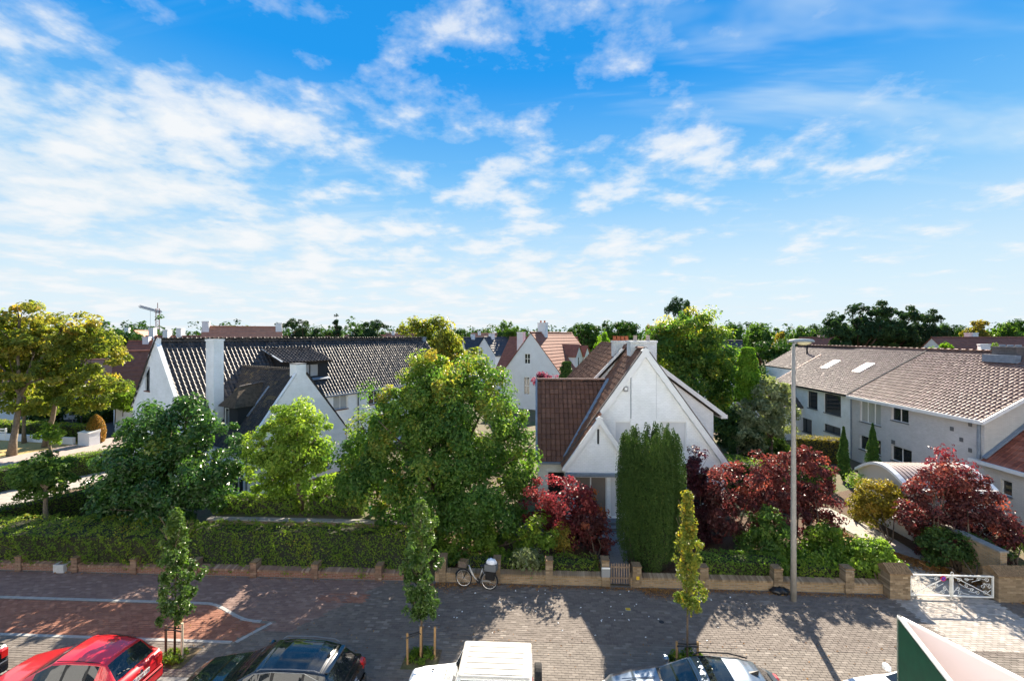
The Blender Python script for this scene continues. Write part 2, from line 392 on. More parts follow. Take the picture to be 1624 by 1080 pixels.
def roof_slope(parent, O, A, U, poly, kind='pan', w=0.28, h=0.34, m='tile_dark', n_ind=0, under='roof_under', name='roof', jit=0.004, holes=(), rh=1.0):
    """one roof slope: a deck with real tiles laid on it course by course"""
    O = Vector(O); A = Vector(A).normalized(); U = Vector(U).normalized(); Nn = A.cross(U).normalized()
    P = lambda s, t, d=0.0: O + A * s + U * t + Nn * d
    mb = MB(); mb.prism([P(s, t, -0.14) for s, t in poly], Nn * 0.125)
    r = mb.build(name, under, parent)
    ss = [q[0] for q in poly]; ts = [q[1] for q in poly]
    i = np.arange(math.floor(min(ss) / w), math.ceil(max(ss) / w)); j = np.arange(0, math.ceil(max(ts) / h))
    I, J = np.meshgrid(i, j); I = I.ravel(); J = J.ravel()
    cx = (I + .5) * w; cy = (J + .5) * h
    k = inside(poly, cx, np.minimum(cy, max(ts) - .02))
    for hp in holes: k &= ~inside(hp, cx, cy)
    I, J, cx, cy = I[k], J[k], cx[k], cy[k]
    GV, GF = tile_geo(kind, w, h, rh); T = len(I)
    ox = I * w; oy = J * h; jz = RNG.normal(0, jit, T); rot = RNG.normal(0, 0.012, T)
    base = np.array(O); a = np.array(A); u = np.array(U); nn = np.array(Nn)
    cen = base + np.outer(cx, a) + np.outer(cy, u)
    dist = np.linalg.norm(cen - np.array((0, 0, CAMZ)), axis=1)
    order = np.argsort(dist); ind = order[:n_ind]; rest = order[n_ind:]
    Mx = np.stack([a, u, nn])                                       # local -> world rows
    if len(rest):
        lx = GV[None, :, 0] + rot[rest, None] * GV[None, :, 1]; ly = GV[None, :, 1].repeat(len(rest), 0); lz = GV[None, :, 2] + jz[rest, None]
        loc = np.stack([lx + ox[rest, None], ly + oy[rest, None], lz], -1) @ Mx + base
        F = (GF[None] + (np.arange(len(rest)) * len(GV))[:, None, None]).reshape(-1, 4)
        tn = np.repeat(RNG.random(len(rest)), len(GV))
        f = np_mesh('roof_tiling', loc.reshape(-1, 3), F, m, r, tn, origin=wl(r)); f['kind'] = 'stuff'
    if len(ind):
        meshes = []
        for q in range(6):
            me = bpy.data.meshes.new('roof_tile'); me.from_pydata([tuple(x) for x in GV], [], [tuple(int(z) for z in x) for x in GF])
            at_ = me.attributes.new('tint', 'FLOAT', 'POINT'); at_.data.foreach_set('value', np.full(len(GV), (q + .5) / 6, np.float32)); me.materials.append(MATS[m]); meshes.append(me)
        off = wl(r)
        for q in ind:
            o = bpy.data.objects.new('roof_tile', meshes[int(RNG.integers(6))]); COL.objects.link(o); o.parent = r
            o.matrix_local = Matrix.Translation(P(float(ox[q]), float(oy[q]), float(jz[q])) - off) @ Matrix((A, U, Nn)).transposed().to_4x4() @ Matrix.Rotation(float(rot[q]), 4, 'Z')
    return r
def ridge(parent, P0, P1, m, r=0.11, step=0.36, name='ridge_cap'):
    P0 = Vector(P0); P1 = Vector(P1); d = P1 - P0; L = d.length; d.normalize(); s = d.cross(Z3).normalized(); up = s.cross(d).normalized(); mb = MB()
    n = max(1, int(L / step)); 
    for i in range(n):
        a = P0 + d * (L * i / n); b = P0 + d * (L * (i + 1.06) / n); vs = []
        for q, rr in ((a, r * 1.08), (b, r * 0.94)):
            for k in range(6):
                t = math.pi * k / 5; vs.append(q + s * (rr * math.cos(t)) + up * (rr * math.sin(t) * 0.9 - 0.02))
        mb.add(vs, [(k, k + 1, 7 + k, 6 + k) for k in range(5)] + [(0, 1, 2, 3, 4, 5)])
    return mb.build(name, m, parent)
def slab(parent, name, m, P0, P1, w, t, up=Z3):
    """board from P0 to P1, w deep (along up), t thick sideways, centred sideways"""
    P0 = Vector(P0); P1 = Vector(P1); d = (P1 - P0).normalized(); up = (up - d * d.dot(up)).normalized(); s = d.cross(up); mb = MB()
    mb.prism([P0 - s * t / 2, P0 + s * t / 2, P0 + s * t / 2 + up * w, P0 - s * t / 2 + up * w], P1 - P0)
    return mb.build(name, m, parent)
def chimney(parent, P, A, wa, wb, z0, z1, m, pots=0, pot_m='terracotta', steps=False, name='chimney'):
    """P centre; A direction of side wa"""
    A = Vector(A).normalized(); B = Z3.cross(A); P = Vector((P[0], P[1], 0)); M = lambda q: P + A * q.x + B * q.y + Z3 * q.z
    mb = MB(); mb.box((-wa / 2, -wb / 2, z0), (wa / 2, wb / 2, z1 - .12), M); mb.box((-wa / 2 - .045, -wb / 2 - .045, z1 - .12), (wa / 2 + .045, wb / 2 + .045, z1), M)
    c = mb.build(name, m, parent)
    for i in range(pots):
        x = (-wa / 2 + wa * (i + .5) / pots); g = MB()
        g.lathe([(0.0, z1), (.13, z1), (.105, z1 + .26), (.125, z1 + .27), (.125, z1 + .32), (.08, z1 + .32), (.0, z1 + .30)], P + A * x, 10)
        g.build('chimney_pot', pot_m, c)
    return c
# ------------------------------------------------------------------ shared materials
mat('frame_white', (.78, .79, .78), .4); mat('frame_dark', (.025, .028, .03), .4); mat('frame_grey', (.25, .26, .27), .45)
mat_glass('window_glass', (.025, .03, .034), .05, .9); mat('curtain_glass', (.40, .41, .40), .12, spec=.6, var=.2, scale=3, stretch=(14, 14, .4)); mat('shutter', (.60, .62, .64), .5, var=.04, scale=3)
mat('sill_stone', (.16, .17, .18), .7, .2, 8); mat('sill_brick', (.16, .06, .045), .8, .25, 10)
mat('roof_under', (.03, .025, .022), .9); mat('zinc', (.20, .24, .29), .7, .2, 4, spec=.3); mat('terracotta', (.42, .13, .06), .8, .2, 8)
mat('trim_white', (.76, .77, .76), .5, .06, 3); mat('trim_dark', (.035, .038, .042), .8, spec=.1)
mat_brickwall('paint_white', (.88, .905, .92), (.79, .81, .825), .03, .22, .075, .4, .010, .12)
mat_brickwall('paint_cream', (.89, .91, .915), (.79, .81, .815), .035, .22, .09, .45, .010, .10)
mat_brickwall('brick_grey', (.62, .61, .61), (.54, .53, .53), .07, .21, .065, .6, .012, .10)
mat_brickwall('brick_plinth', (.24, .10, .065), (.25, .22, .19), .22, .21, .065, .6, .012, .2)
mat_brickwall('brick_yellow', (.36, .24, .13), (.30, .26, .21), .22, .21, .065, .7, .012, .25)
mat('lichen_white', (.82, .83, .84), .8, .0, 5)
mat_attr('tile_dark', [(0, (.036, .034, .035)), (.5, (.055, .050, .050)), (1, (.085, .076, .072))], .5, .32, .10, 3, .12, 40)
mat_attr('tile_darkmoss', [(0, (.034, .030, .028)), (.6, (.052, .045, .040)), (.9, (.075, .060, .042)), (1, (.11, .085, .045))], .6, .35, .14, 1.6, .12, 40)
mat_attr('tile_red', [(0, (.142, .066, .038)), (.5, (.164, .077, .044)), (.85, (.186, .089, .051)), (1, (.225, .112, .066))], .65, .3, .16, 1.3, .12, 40)
mat_attr('tile_pink', [(0, (.175, .105, .082)), (.5, (.21, .128, .102)), (1, (.26, .165, .135))], .55, .4, .12, 2, .12, 40)
mat_attr('tile_brown', [(0, (.155, .10, .087)), (.5, (.19, .124, .107)), (1, (.23, .152, .134))], .55, .4, .12, 2, .12, 40)
mat_attr('tile_bright', [(0, (.20, .058, .034)), (.5, (.27, .082, .048)), (1, (.34, .12, .075))], .65, .3, .12, 2, .12, 40)
mat('bgroof_red', (.26, .10, .065), .75, .25, 2.2, .5, 9); mat('bgroof_salmon', (.42, .20, .13), .7, .2, 2.2, .5, 9); mat('bgroof_dark', (.06, .06, .07), .6, .2, 2, .4, 9)
mat('bgwall', (.74, .76, .78), .8, .05, 1.2); mat('bgwall_cream', (.70, .64, .52), .8, .06, 1.2)

# ------------------------------------------------------------------ the ground, road and pavement
WALL_Y, KERB_Y = 18.38, 12.86
def ground_mat():
    m = bpy.data.materials.new('soil'); m.use_nodes = True; t = m.node_tree; b = t.nodes['Principled BSDF']; L = t.links.new; MATS['soil'] = m
    tc = N(t, 'ShaderNodeTexCoord'); b.inputs['Roughness'].default_value = .95
    n1 = N(t, 'ShaderNodeTexNoise', inp={'Scale': .18, 'Detail': 5, 'Roughness': .6}); n2 = N(t, 'ShaderNodeTexNoise', inp={'Scale': 9, 'Detail': 6, 'Roughness': .75})
    L(tc.outputs['Object'], n1.inputs['Vector']); L(tc.outputs['Object'], n2.inputs['Vector'])
    r1 = N(t, 'ShaderNodeValToRGB'); r1.color_ramp.elements[0].position = .42; r1.color_ramp.elements[1].position = .60
    r1.color_ramp.elements[0].color = (.12, .085, .05, 1); r1.color_ramp.elements[1].color = (.075, .095, .03, 1); L(n1.outputs['Fac'], r1.inputs[0])
    r2 = N(t, 'ShaderNodeValToRGB'); r2.color_ramp.elements[0].position = .3; r2.color_ramp.elements[1].position = .75
    r2.color_ramp.elements[0].color = (.5, .5, .5, 1); r2.color_ramp.elements[1].color = (1.5, 1.4, 1.3, 1); L(n2.outputs['Fac'], r2.inputs[0])
    mx = N(t, 'ShaderNodeMix', data_type='RGBA', blend_type='MULTIPLY'); mx.inputs[0].default_value = 1; L(r1.outputs[0], mx.inputs[6]); L(r2.outputs[0], mx.inputs[7]); L(mx.outputs[2], b.inputs['Base Color'])
    bp = N(t, 'ShaderNodeBump', inp={'Strength': .6, 'Distance': .03}); L(n2.outputs['Fac'], bp.inputs['Height']); L(bp.outputs[0], b.inputs['Normal'])
ground_mat()
g = MB(); g.add([(-2500, -2500, -.15), (2500, -2500, -.15), (2500, KERB_Y - .02, -.15), (-2500, KERB_Y - .02, -.15), (-2500, KERB_Y - .02, -.035), (2500, KERB_Y - .02, -.035), (2500, 2500, -.035), (-2500, 2500, -.035)], [(0, 1, 2, 3), (3, 2, 5, 4), (4, 5, 6, 7)])
tag(g.build('ground', 'soil'), kind='structure')
mat('asphalt', (.055, .055, .058), .9, .25, 14, .3, 90); mat('kerbstone', (.20, .20, .195), .85, .2, 7, .2, 60); mat('joint_sand', (.16, .145, .125), .95, .3, 8); mat('band_stone', (.30, .30, .29), .85, .2, 7, .2, 60)
mat('side_paving', (.34, .28, .25), .9, .18, 5, .25, 30); mat('drive_paving', (.33, .30, .26), .9, .25, 4, .25, 30); mat('dry_grass', (.40, .30, .12), .95, .3, 6, .4, 40)
g = MB(); g.add([(-120, 4.3, -.146), (120, 4.3, -.146), (120, KERB_Y - .021, -.146), (-120, KERB_Y - .021, -.146)], [(0, 1, 2, 3)]); tag(g.build('road', 'asphalt'), kind='structure')
pav = MB(); pav.add([(-60, KERB_Y - .015, -.011), (60, KERB_Y - .015, -.011), (60, WALL_Y + .1, -.011), (-60, WALL_Y + .1, -.011)], [(0, 1, 2, 3)])
pav = tag(pav.build('pavement', 'joint_sand'), kind='structure')
for i, x in enumerate(np.arange(-24, 24, 1.0)):
    k = MB(); k.bevbox((x + .006, KERB_Y - .19, -.30), (x + .994, KERB_Y + .0, .002 + random.uniform(-.003, .003)), .012); k.build('kerbstone', 'kerbstone', pav)
mat_attr('paver_grey', [(0, (.118, .102, .088)), (.45, (.146, .127, .109)), (.8, (.176, .154, .133)), (1, (.23, .205, .178))], .85, .35, .16, .55, .25, 70)
mat_attr('paver_worn', [(0, (.105, .088, .076)), (.45, (.132, .112, .097)), (.8, (.165, .142, .124)), (1, (.22, .195, .17))], .85, .35, .2, .4, .25, 70)
mat_attr('paver_purple', [(0, (.15, .098, .083)), (.5, (.185, .122, .102)), (1, (.26, .185, .156))], .85, .35, .16, .6, .25, 70)
mat_attr('paver_red', [(0, (.19, .085, .056)), (.5, (.24, .110, .072)), (1, (.33, .165, .11))], .85, .3, .16, .8, .25, 70)
mat_attr('paver_light', [(0, (.24, .22, .195)), (.5, (.33, .30, .27)), (1, (.42, .385, .34))], .85, .3, .16, .8, .25, 70)
def bay_top(x):
    """far edge of the red brick bay: straight, then an S-curve down to its end"""
    t = np.clip((x + 12.4) / 2.6, 0, 1); t = t * t * (3 - 2 * t); return 16.40 - t * 0.95
BAY_Y0, BAY_X1 = 14.47, -9.9
def lay(x0, x1, y0, y1, pw, ph, m, test, n_ind=0, name='paving', gap=0.0065, rot=0.0):
    nx = int((x1 - x0) / pw) + 2; ny = int((y1 - y0) / ph); I, J = np.meshgrid(np.arange(-1, nx), np.arange(ny)); I = I.ravel(); J = J.ravel()
    cx = x0 + (I + .5 * (J % 2)) * pw + pw / 2; cy = y0 + (J + .5) * ph
    k = test(cx, cy) & (cx > x0) & (cx < x1); cx, cy = cx[k], cy[k]; T = len(cx)
    hx, hy = pw / 2 - gap / 2, ph / 2 - gap / 2; b = .004
    V = np.array([(-hx, -hy, -.02), (hx, -hy, -.02), (hx, hy, -.02), (-hx, hy, -.02), (-hx + b, -hy + b, 0), (hx - b, -hy + b, 0), (hx - b, hy - b, 0), (-hx + b, hy - b, 0)], np.float32)
    F = np.array([(4, 5, 6, 7), (0, 1, 5, 4), (1, 2, 6, 5), (2, 3, 7, 6), (3, 0, 4, 7)], np.int32)
    z = RNG.normal(0, .0022, T); tx = RNG.normal(0, .007, T); ty = RNG.normal(0, .007, T)
    score = np.hypot(cx - 1.5, cy); order = np.argsort(score); ind, rest = order[:n_ind], order[n_ind:]
    loc = np.stack([V[None, :, 0] + cx[rest, None], V[None, :, 1] + cy[rest, None], V[None, :, 2] + z[rest, None] + tx[rest, None] * V[None, :, 0] + ty[rest, None] * V[None, :, 1]], -1)
    f = np_mesh(name, loc.reshape(-1, 3), (F[None] + (np.arange(len(rest)) * 8)[:, None, None]).reshape(-1, 4), m, pav, np.repeat(np.clip(RNG.normal(.45, .22, len(rest)), 0, 1), 8)); f['kind'] = 'stuff'
    if n_ind:
        ms = []
        for q in range(6):
            me = bpy.data.meshes.new('paving_stone'); me.from_pydata([tuple(map(float, v)) for v in V], [], [tuple(map(int, f_)) for f_ in F])
            a = me.attributes.new('tint', 'FLOAT', 'POINT'); a.data.foreach_set('value', np.full(8, .15 + q * .13, np.float32)); me.materials.append(MATS[m]); ms.append(me)
        for q in ind:
            o = bpy.data.objects.new('paving_stone', ms[int(RNG.integers(6))]); o.location = (cx[q], cy[q], z[q]); o.rotation_euler = (float(ty[q]), float(tx[q]), 0); COL.objects.link(o); o.parent = pav
in_bay = lambda x, y: (x < BAY_X1 + (y - 14.4) * .55) & (y > BAY_Y0 - .0) & (y < bay_top(x))
near_bay = lambda x, y: (x < BAY_X1 + .22 + (y - 14.4) * .55) & (y > BAY_Y0 - .14) & (y < bay_top(x) + .14)
purple = lambda x, y: (x < -7.6 + (y - 16) * .7) & (y >= 13.0)
red_patch = lambda x, y: (x > -8.3) & (x < -6.4) & (y > 16.75) & (y < 17.35)
plain = lambda x, y: ~near_bay(x, y) & ~(purple(x, y) & (y > 15.0)) & ~((x > 13.6) & (x < 17.3) & (y > 15.2)) & ~red_patch(x, y)
lay(-27, 26, KERB_Y + .01, 14.92, .205, .1025, 'paver_grey', plain, 300, 'paving')
lay(-27, 26, 14.93, WALL_Y, .205, .1025, 'paver_worn', plain, 0, 'worn_paving')
lay(-8.3, -6.4, 16.75, 17.35, .205, .1, 'paver_red', red_patch, 0, 'red_paving')
lay(-27, -5, 14.9, WALL_Y, .22, .11, 'paver_purple', lambda x, y: ~near_bay(x, y) & purple(x, y) & (y > 15.0), 0, 'purple_paving')
lay(-27, -8, BAY_Y0 - .01, 16.6, .21, .105, 'paver_red', in_bay, 0, 'red_paving')
lay(13.4, 17.5, 15.2, WALL_Y + .2, .22, .11, 'paver_light', lambda x, y: (x > 13.6) & (x < 17.3), 0, 'light_paving')
def band(pts, w, name='paving_band'):
    mb = MB(); L_, R_ = [], []
    for i, q in enumerate(pts):
        d = Vector(pts[min(i + 1, len(pts) - 1)]) - Vector(pts[max(i - 1, 0)]); d.normalize(); s = Vector((-d.y, d.x)) * w / 2
        L_.append((q[0] + s.x, q[1] + s.y, .004)); R_.append((q[0] - s.x, q[1] - s.y, .004))
    for i in range(len(pts) - 1): mb.add([R_[i], R_[i + 1], L_[i + 1], L_[i]], [(0, 1, 2, 3)])
    for i in range(len(pts) - 1): mb.add([L_[i], L_[i + 1], (*L_[i + 1][:2], -.02), (*L_[i][:2], -.02), R_[i], R_[i + 1], (*R_[i + 1][:2], -.02), (*R_[i][:2], -.02)], [(0, 1, 2, 3), (5, 4, 7, 6)])
    return mb.build(name, 'band_stone', pav)
xs = np.concatenate([np.arange(-27, -12.4, 1.0), np.linspace(-12.4, -9.6, 12)])
band([(float(x), float(bay_top(np.array(x))) + .07) for x in xs] , .12)
band([(-27, BAY_Y0 - .06), (BAY_X1 - .02, BAY_Y0 - .06)], .12)
band([(BAY_X1 + .12, 14.42), (BAY_X1 + .70, 15.46)], .13)
# ------------------------------------------------------------------ left house: long dark roof, wing and chimney
aL = (0.519, 0.855); pL = (0.855, -0.519); R0 = (-23.2, 29.6)
def LH(s, o, z=0.0): return C(R0[0] + aL[0] * s + pL[0] * o, R0[1] + aL[1] * s + pL[1] * o, z)
A_ = (LH(1, 0) - LH(0, 0)).normalized(); P_ = (LH(0, 1) - LH(0, 0)).normalized()
def left_house():
    H = thing('white_house', 'long white house with dark pantile roof and cross wing behind the maples', 'house', LH(0, 0))
    LEN, HW, EZ, RZ = 25.7, 3.4, 5.25, 9.6
    # end gable
    w = Wall(H, LH(0, 0), P_, [(-HW, 0), (HW, 0), (HW, EZ), (0.28, RZ - .1), (.28, RZ + .25), (-.28, RZ + .25), (-.28, RZ - .1), (-HW, EZ)], 'paint_white')
    w.window(w.px(230, 581, 237.5, 620), 1, 1, 'frame_dark', sill='sill_brick'); w.window(w.px(228, 643, 235, 674), 1, 1, 'frame_dark', sill='sill_brick'); w.window(w.px(246, 650, 252, 679), 1, 1, 'frame_dark', sill='sill_brick')
    w.build()
    f = Wall(H, LH(0, HW), A_, [(0, 0), (LEN, 0), (LEN, EZ + .1), (0, EZ + .1)], 'paint_cream')
    f.window((10.97, 12.4, 3.92, 5.15), 2, 1, 'frame_white', 'curtain_glass', 'sill_brick'); f.window((14.6, 16.0, 3.92, 5.15), 2, 1, 'frame_white', 'window_glass', 'sill_brick'); f.window((18.6, 20, 3.92, 5.15), 2, 1, 'frame_white', 'window_glass', 'sill_brick')
    for s in (11, 14.6, 18.6): f.window((s, s + 1.4, .9, 2.3), 2, 1, 'frame_white', 'window_glass', 'sill_brick')
    f.build()
    b = Wall(H, LH(LEN, 0), -P_, [(-HW, 0), (HW, 0), (HW, EZ), (0, RZ), (-HW, EZ)], 'paint_white'); b.build()
    b = Wall(H, LH(LEN, -HW), -A_, [(0, 0), (LEN, 0), (LEN, EZ + .1), (0, EZ + .1)], 'paint_white'); b.build()
    rise = RZ - EZ; sl = math.hypot(HW, rise); U = (-P_ * HW + Z3 * rise) / sl; e = .18
    roof_slope(H, LH(0.12, HW, EZ) - U * e + Z3 * .02, A_, U, [(0, 0), (LEN - .1, 0), (LEN - .1, sl + e), (0, sl + e)], 'pan', .285, .335, 'tile_dark', 300, rh=.9)
    Ub = (P_ * HW + Z3 * rise) / sl
    roof_slope(H, LH(LEN, -HW, EZ) - Ub * e, -A_, Ub, [(0, 0), (LEN - .1, 0), (LEN - .1, sl + e), (0, sl + e)], 'pan', .6, .67, 'tile_dark')
    ridge(H, LH(.1, 0, RZ + .06), LH(LEN - .3, 0, RZ + .06), 'tile_ridge', .12)
    chimney(H, LH(LEN - .35, 0), A_, .5, .5, RZ - .6, RZ + .3, 'zinc', name='vent_stack')
    slab(H, 'eave_gutter', 'zinc', LH(8.3, HW + .16, EZ - .16), LH(LEN, HW + .16, EZ - .16), .12, .14)
    mb = MB(); mb.tube([LH(13.4, HW + .1, EZ - .1), LH(13.4, HW + .1, 0)], .05, 8); mb.build('downpipe', 'trim_dark', H)
    # verge tiles along the gable
    slab(H, 'verge_trim', 'trim_white', LH(.05, HW + .1, EZ - .1), LH(.05, 0.1, RZ + .03), .06, .22)
    slab(H, 'verge_trim', 'trim_white', LH(.05, -HW - .1, EZ - .1), LH(.05, -.1, RZ + .03), .06, .22)
    # cross wing
    S0, S1, OW, WE, WR = 1.4, 8.25, 8.28, 3.4, 7.75; SM = (S0 + S1) / 2; HWw = (S1 - S0) / 2
    g = Wall(H, LH(S0, OW), A_, [(-.05, .55), (2 * HWw + .05, .55), (2 * HWw + .05, WE - .05), (2 * HWw + .05, WE + .12), (HWw + .33, WR - .24), (HWw + .33, WR + .42), (HWw - .33, WR + .42), (HWw - .33, WR - .24), (-.05, WE + .12), (-.05, WE - .05)], 'paint_white')
    g.window((2.5, 4.0, 3.75, 4.9), 2, 1, 'frame_dark', sill='sill_brick'); g.window((1.4, 2.6, .95, 2.3), 2, 1, 'frame_white'); g.window((4.3, 5.6, .95, 2.3), 2, 1, 'frame_white'); g.build()
    mb = MB(); mb.box((SM - .36, OW - .75, WR + .42), (SM + .36, OW + .03, WR + .48), lambda q: LH(q.x, q.y, q.z)); mb.build('coping', 'sill_stone', H)
    mb = MB(); mb.box((SM - .33, OW - .72, WR - .6), (SM + .33, OW - .225, WR + .419), lambda q: LH(q.x, q.y, q.z)); mb.build('chimney', 'paint_white', H)
    l = Wall(H, LH(S0, 3.4), P_, [(0, .55), (OW - 3.4, .55), (OW - 3.4, WE), (0, WE)], 'paint_white')
    l.window((6.45 - 3.4, 7.8 - 3.4, .62, 2.45), 2, 2, 'frame_white'); l.window((.7, 1.5, 1.0, 2.3), 1, 1, 'frame_dark'); l.build()
    r = Wall(H, LH(S1, OW), -P_, [(0, .55), (OW - 3.4, .55), (OW - 3.4, WE), (0, WE)], 'paint_white'); r.build()
    mb = MB(); mb.box((S0 - .03, 3.4, -.1), (S1 + .03, OW + .03, .56), lambda q: LH(q.x, q.y, q.z)); mb.build('plinth', 'brick_plinth', H)
    rw = WR - WE; sw = math.hypot(HWw, rw); Ul = (A_ * HWw + Z3 * rw) / sw; Ur = (-A_ * HWw + Z3 * rw) / sw
    roof_slope(H, LH(S0, 1.2, WE) - Ul * .22, P_, Ul, [(0, 0), (OW - 1.2 - .03, 0), (OW - 1.2 - .03, sw + .22), (0, sw + .22)], 'pan', .24, .27, 'tile_darkmoss')
    roof_slope(H, LH(S1, OW - .03, WE) - Ur * .22, -P_, Ur, [(0, 0), (OW - 1.2, 0), (OW - 1.2, sw + .22), (0, sw + .22)], 'pan', .24, .27, 'tile_darkmoss')
    ridge(H, LH(SM, OW - .75, WR + .06), LH(SM, 1.4, WR + .06), 'tile_ridge', .1)
    slab(H, 'verge_trim', 'trim_dark', LH(S1 + .14, OW - .06, WE + .02), LH(SM + .36, OW - .06, WR - .14), .06, .22)
    slab(H, 'verge_trim', 'trim_white', LH(S0 - .14, OW - .06, WE + .02), LH(SM - .36, OW - .06, WR - .14), .04, .22)
    mb = MB(); mb.tube([LH(S0 - .1, OW + .06, WE - .12), LH(S0 - .1, OW + .06, .3)], .05, 8); mb.build('downpipe', 'zinc', H)
    slab(H, 'eave_gutter', 'zinc', LH(S0 - .16, 3.4, WE - .3), LH(S0 - .16, OW + .05, WE - .3), .1, .12)
    # tall chimney in the angle
    c = chimney(H, LH(1.97, 3.4), P_, 1.0, .6, 3, 9.8, 'paint_white')
    # long dormer on the main slope
    DS0, DS1, DO, DZ0, DZ1 = 7.28, 11.1, 2.45, 6.55, 7.95
    d = Wall(H, LH(DS0, DO), A_, [(0, DZ0), (DS1 - DS0, DZ0), (DS1 - DS0, DZ1), (0, DZ1)], 'trim_dark', name='dormer_front')
    d.window((.62, 3.05, 6.72, 7.78), 3, 1, 'frame_dark', 'curtain_glass', None, .06, .07); d.build()
    for s, nm in ((DS0, 0), (DS1, 1)):
        mb = MB(); mb.prism([LH(s - .04, DO - .01, DZ0 - .3), LH(s - .04, DO - .01, DZ1), LH(s - .04, .6, 8.85), LH(s - .04, .6, 8.5)], A_ * .08); mb.build('dormer_cheek', 'trim_dark', H)
    Ud = (LH(0, .5, 8.95) - LH(0, DO + .3, DZ1)).normalized(); Ld = (LH(0, .5, 8.95) - LH(0, DO + .3, DZ1)).length
    roof_slope(H, LH(DS0 - .25, DO + .3, DZ1 + .05), A_, Ud, [(0, 0), (DS1 - DS0 + .5, 0), (DS1 - DS0 + .2, Ld), (-.3, Ld)], 'pan', .285, .3, 'tile_dark', name='dormer_roof')
    mb = MB(); mb.prism([LH(DS0 - .1, DO + .25, DZ0 - .08), LH(DS0 - .1, DO + .25, DZ0 - .02), LH(DS0 - .1, DO - .2, DZ0 + .2), LH(DS0 - .1, DO - .2, DZ0 + .1)], A_ * (DS1 - DS0 + .2)); mb.build('dormer_flashing', 'zinc', H)
    slab(H, 'dormer_flashing', 'zinc', LH(DS0 - .3, DO + .3, DZ1 + .08), LH(DS0 - .55, .5, 8.98), .05, .16)
    # small hipped dormer on the wing
    e0, e1, ss, z0, z1 = 4.45, 6.05, 2.0, 4.15, 5.6
    q = Wall(H, LH(ss, e0), P_, [(0, z0), (e1 - e0, z0), (e1 - e0, z1), (0, z1)], 'trim_dark', name='dormer_front'); q.window((.1, .62, 4.35, 5.45), 1, 1, 'frame_white', sill=None, inset=.04); q.build()
    for o_ in (e0, e1):
        mb = MB(); mb.prism([LH(ss + .01, o_ - .03, z0 - .3), LH(ss + .01, o_ - .03, z1), LH(3.2, o_ - .03, z1), LH(2.2, o_ - .03, z0 - .3)], P_ * .06); mb.build('dormer_cheek', 'trim_dark', H)
    apex = LH(4.1, (e0 + e1) / 2, 6.95); f0, f1 = LH(ss - .28, e0 - .2, z1 - .03), LH(ss - .28, e1 + .2, z1 - .03); b0, b1 = LH(3.3, e0 - .2, z1 - .0), LH(3.3, e1 + .2, z1 - .0)
    mid = LH(ss + .55, (e0 + e1) / 2, 6.75)
    mb = MB(); mb.add([f0, f1, mid, apex, b0, b1], [(0, 1, 2), (1, 5, 3, 2), (4, 0, 2, 3), (0, 4, 5, 1)]); mb.build('dormer_roof', 'tile_mossplain', H)
    ridge(H, mid + Z3 * .02, apex + Z3 * .02, 'tile_ridge', .09)
    slab(H, 'dormer_flashing', 'zinc', LH(2.55, e1 + .12, 4.95), LH(3.9, e1 + .2, 6.72), .05, .14)
    return H
mat('tile_ridge', (.10, .085, .075), .7, .35, 4); mat('tile_mossplain', (.085, .062, .04), .85, .5, 5, .6, 30)
left_house()

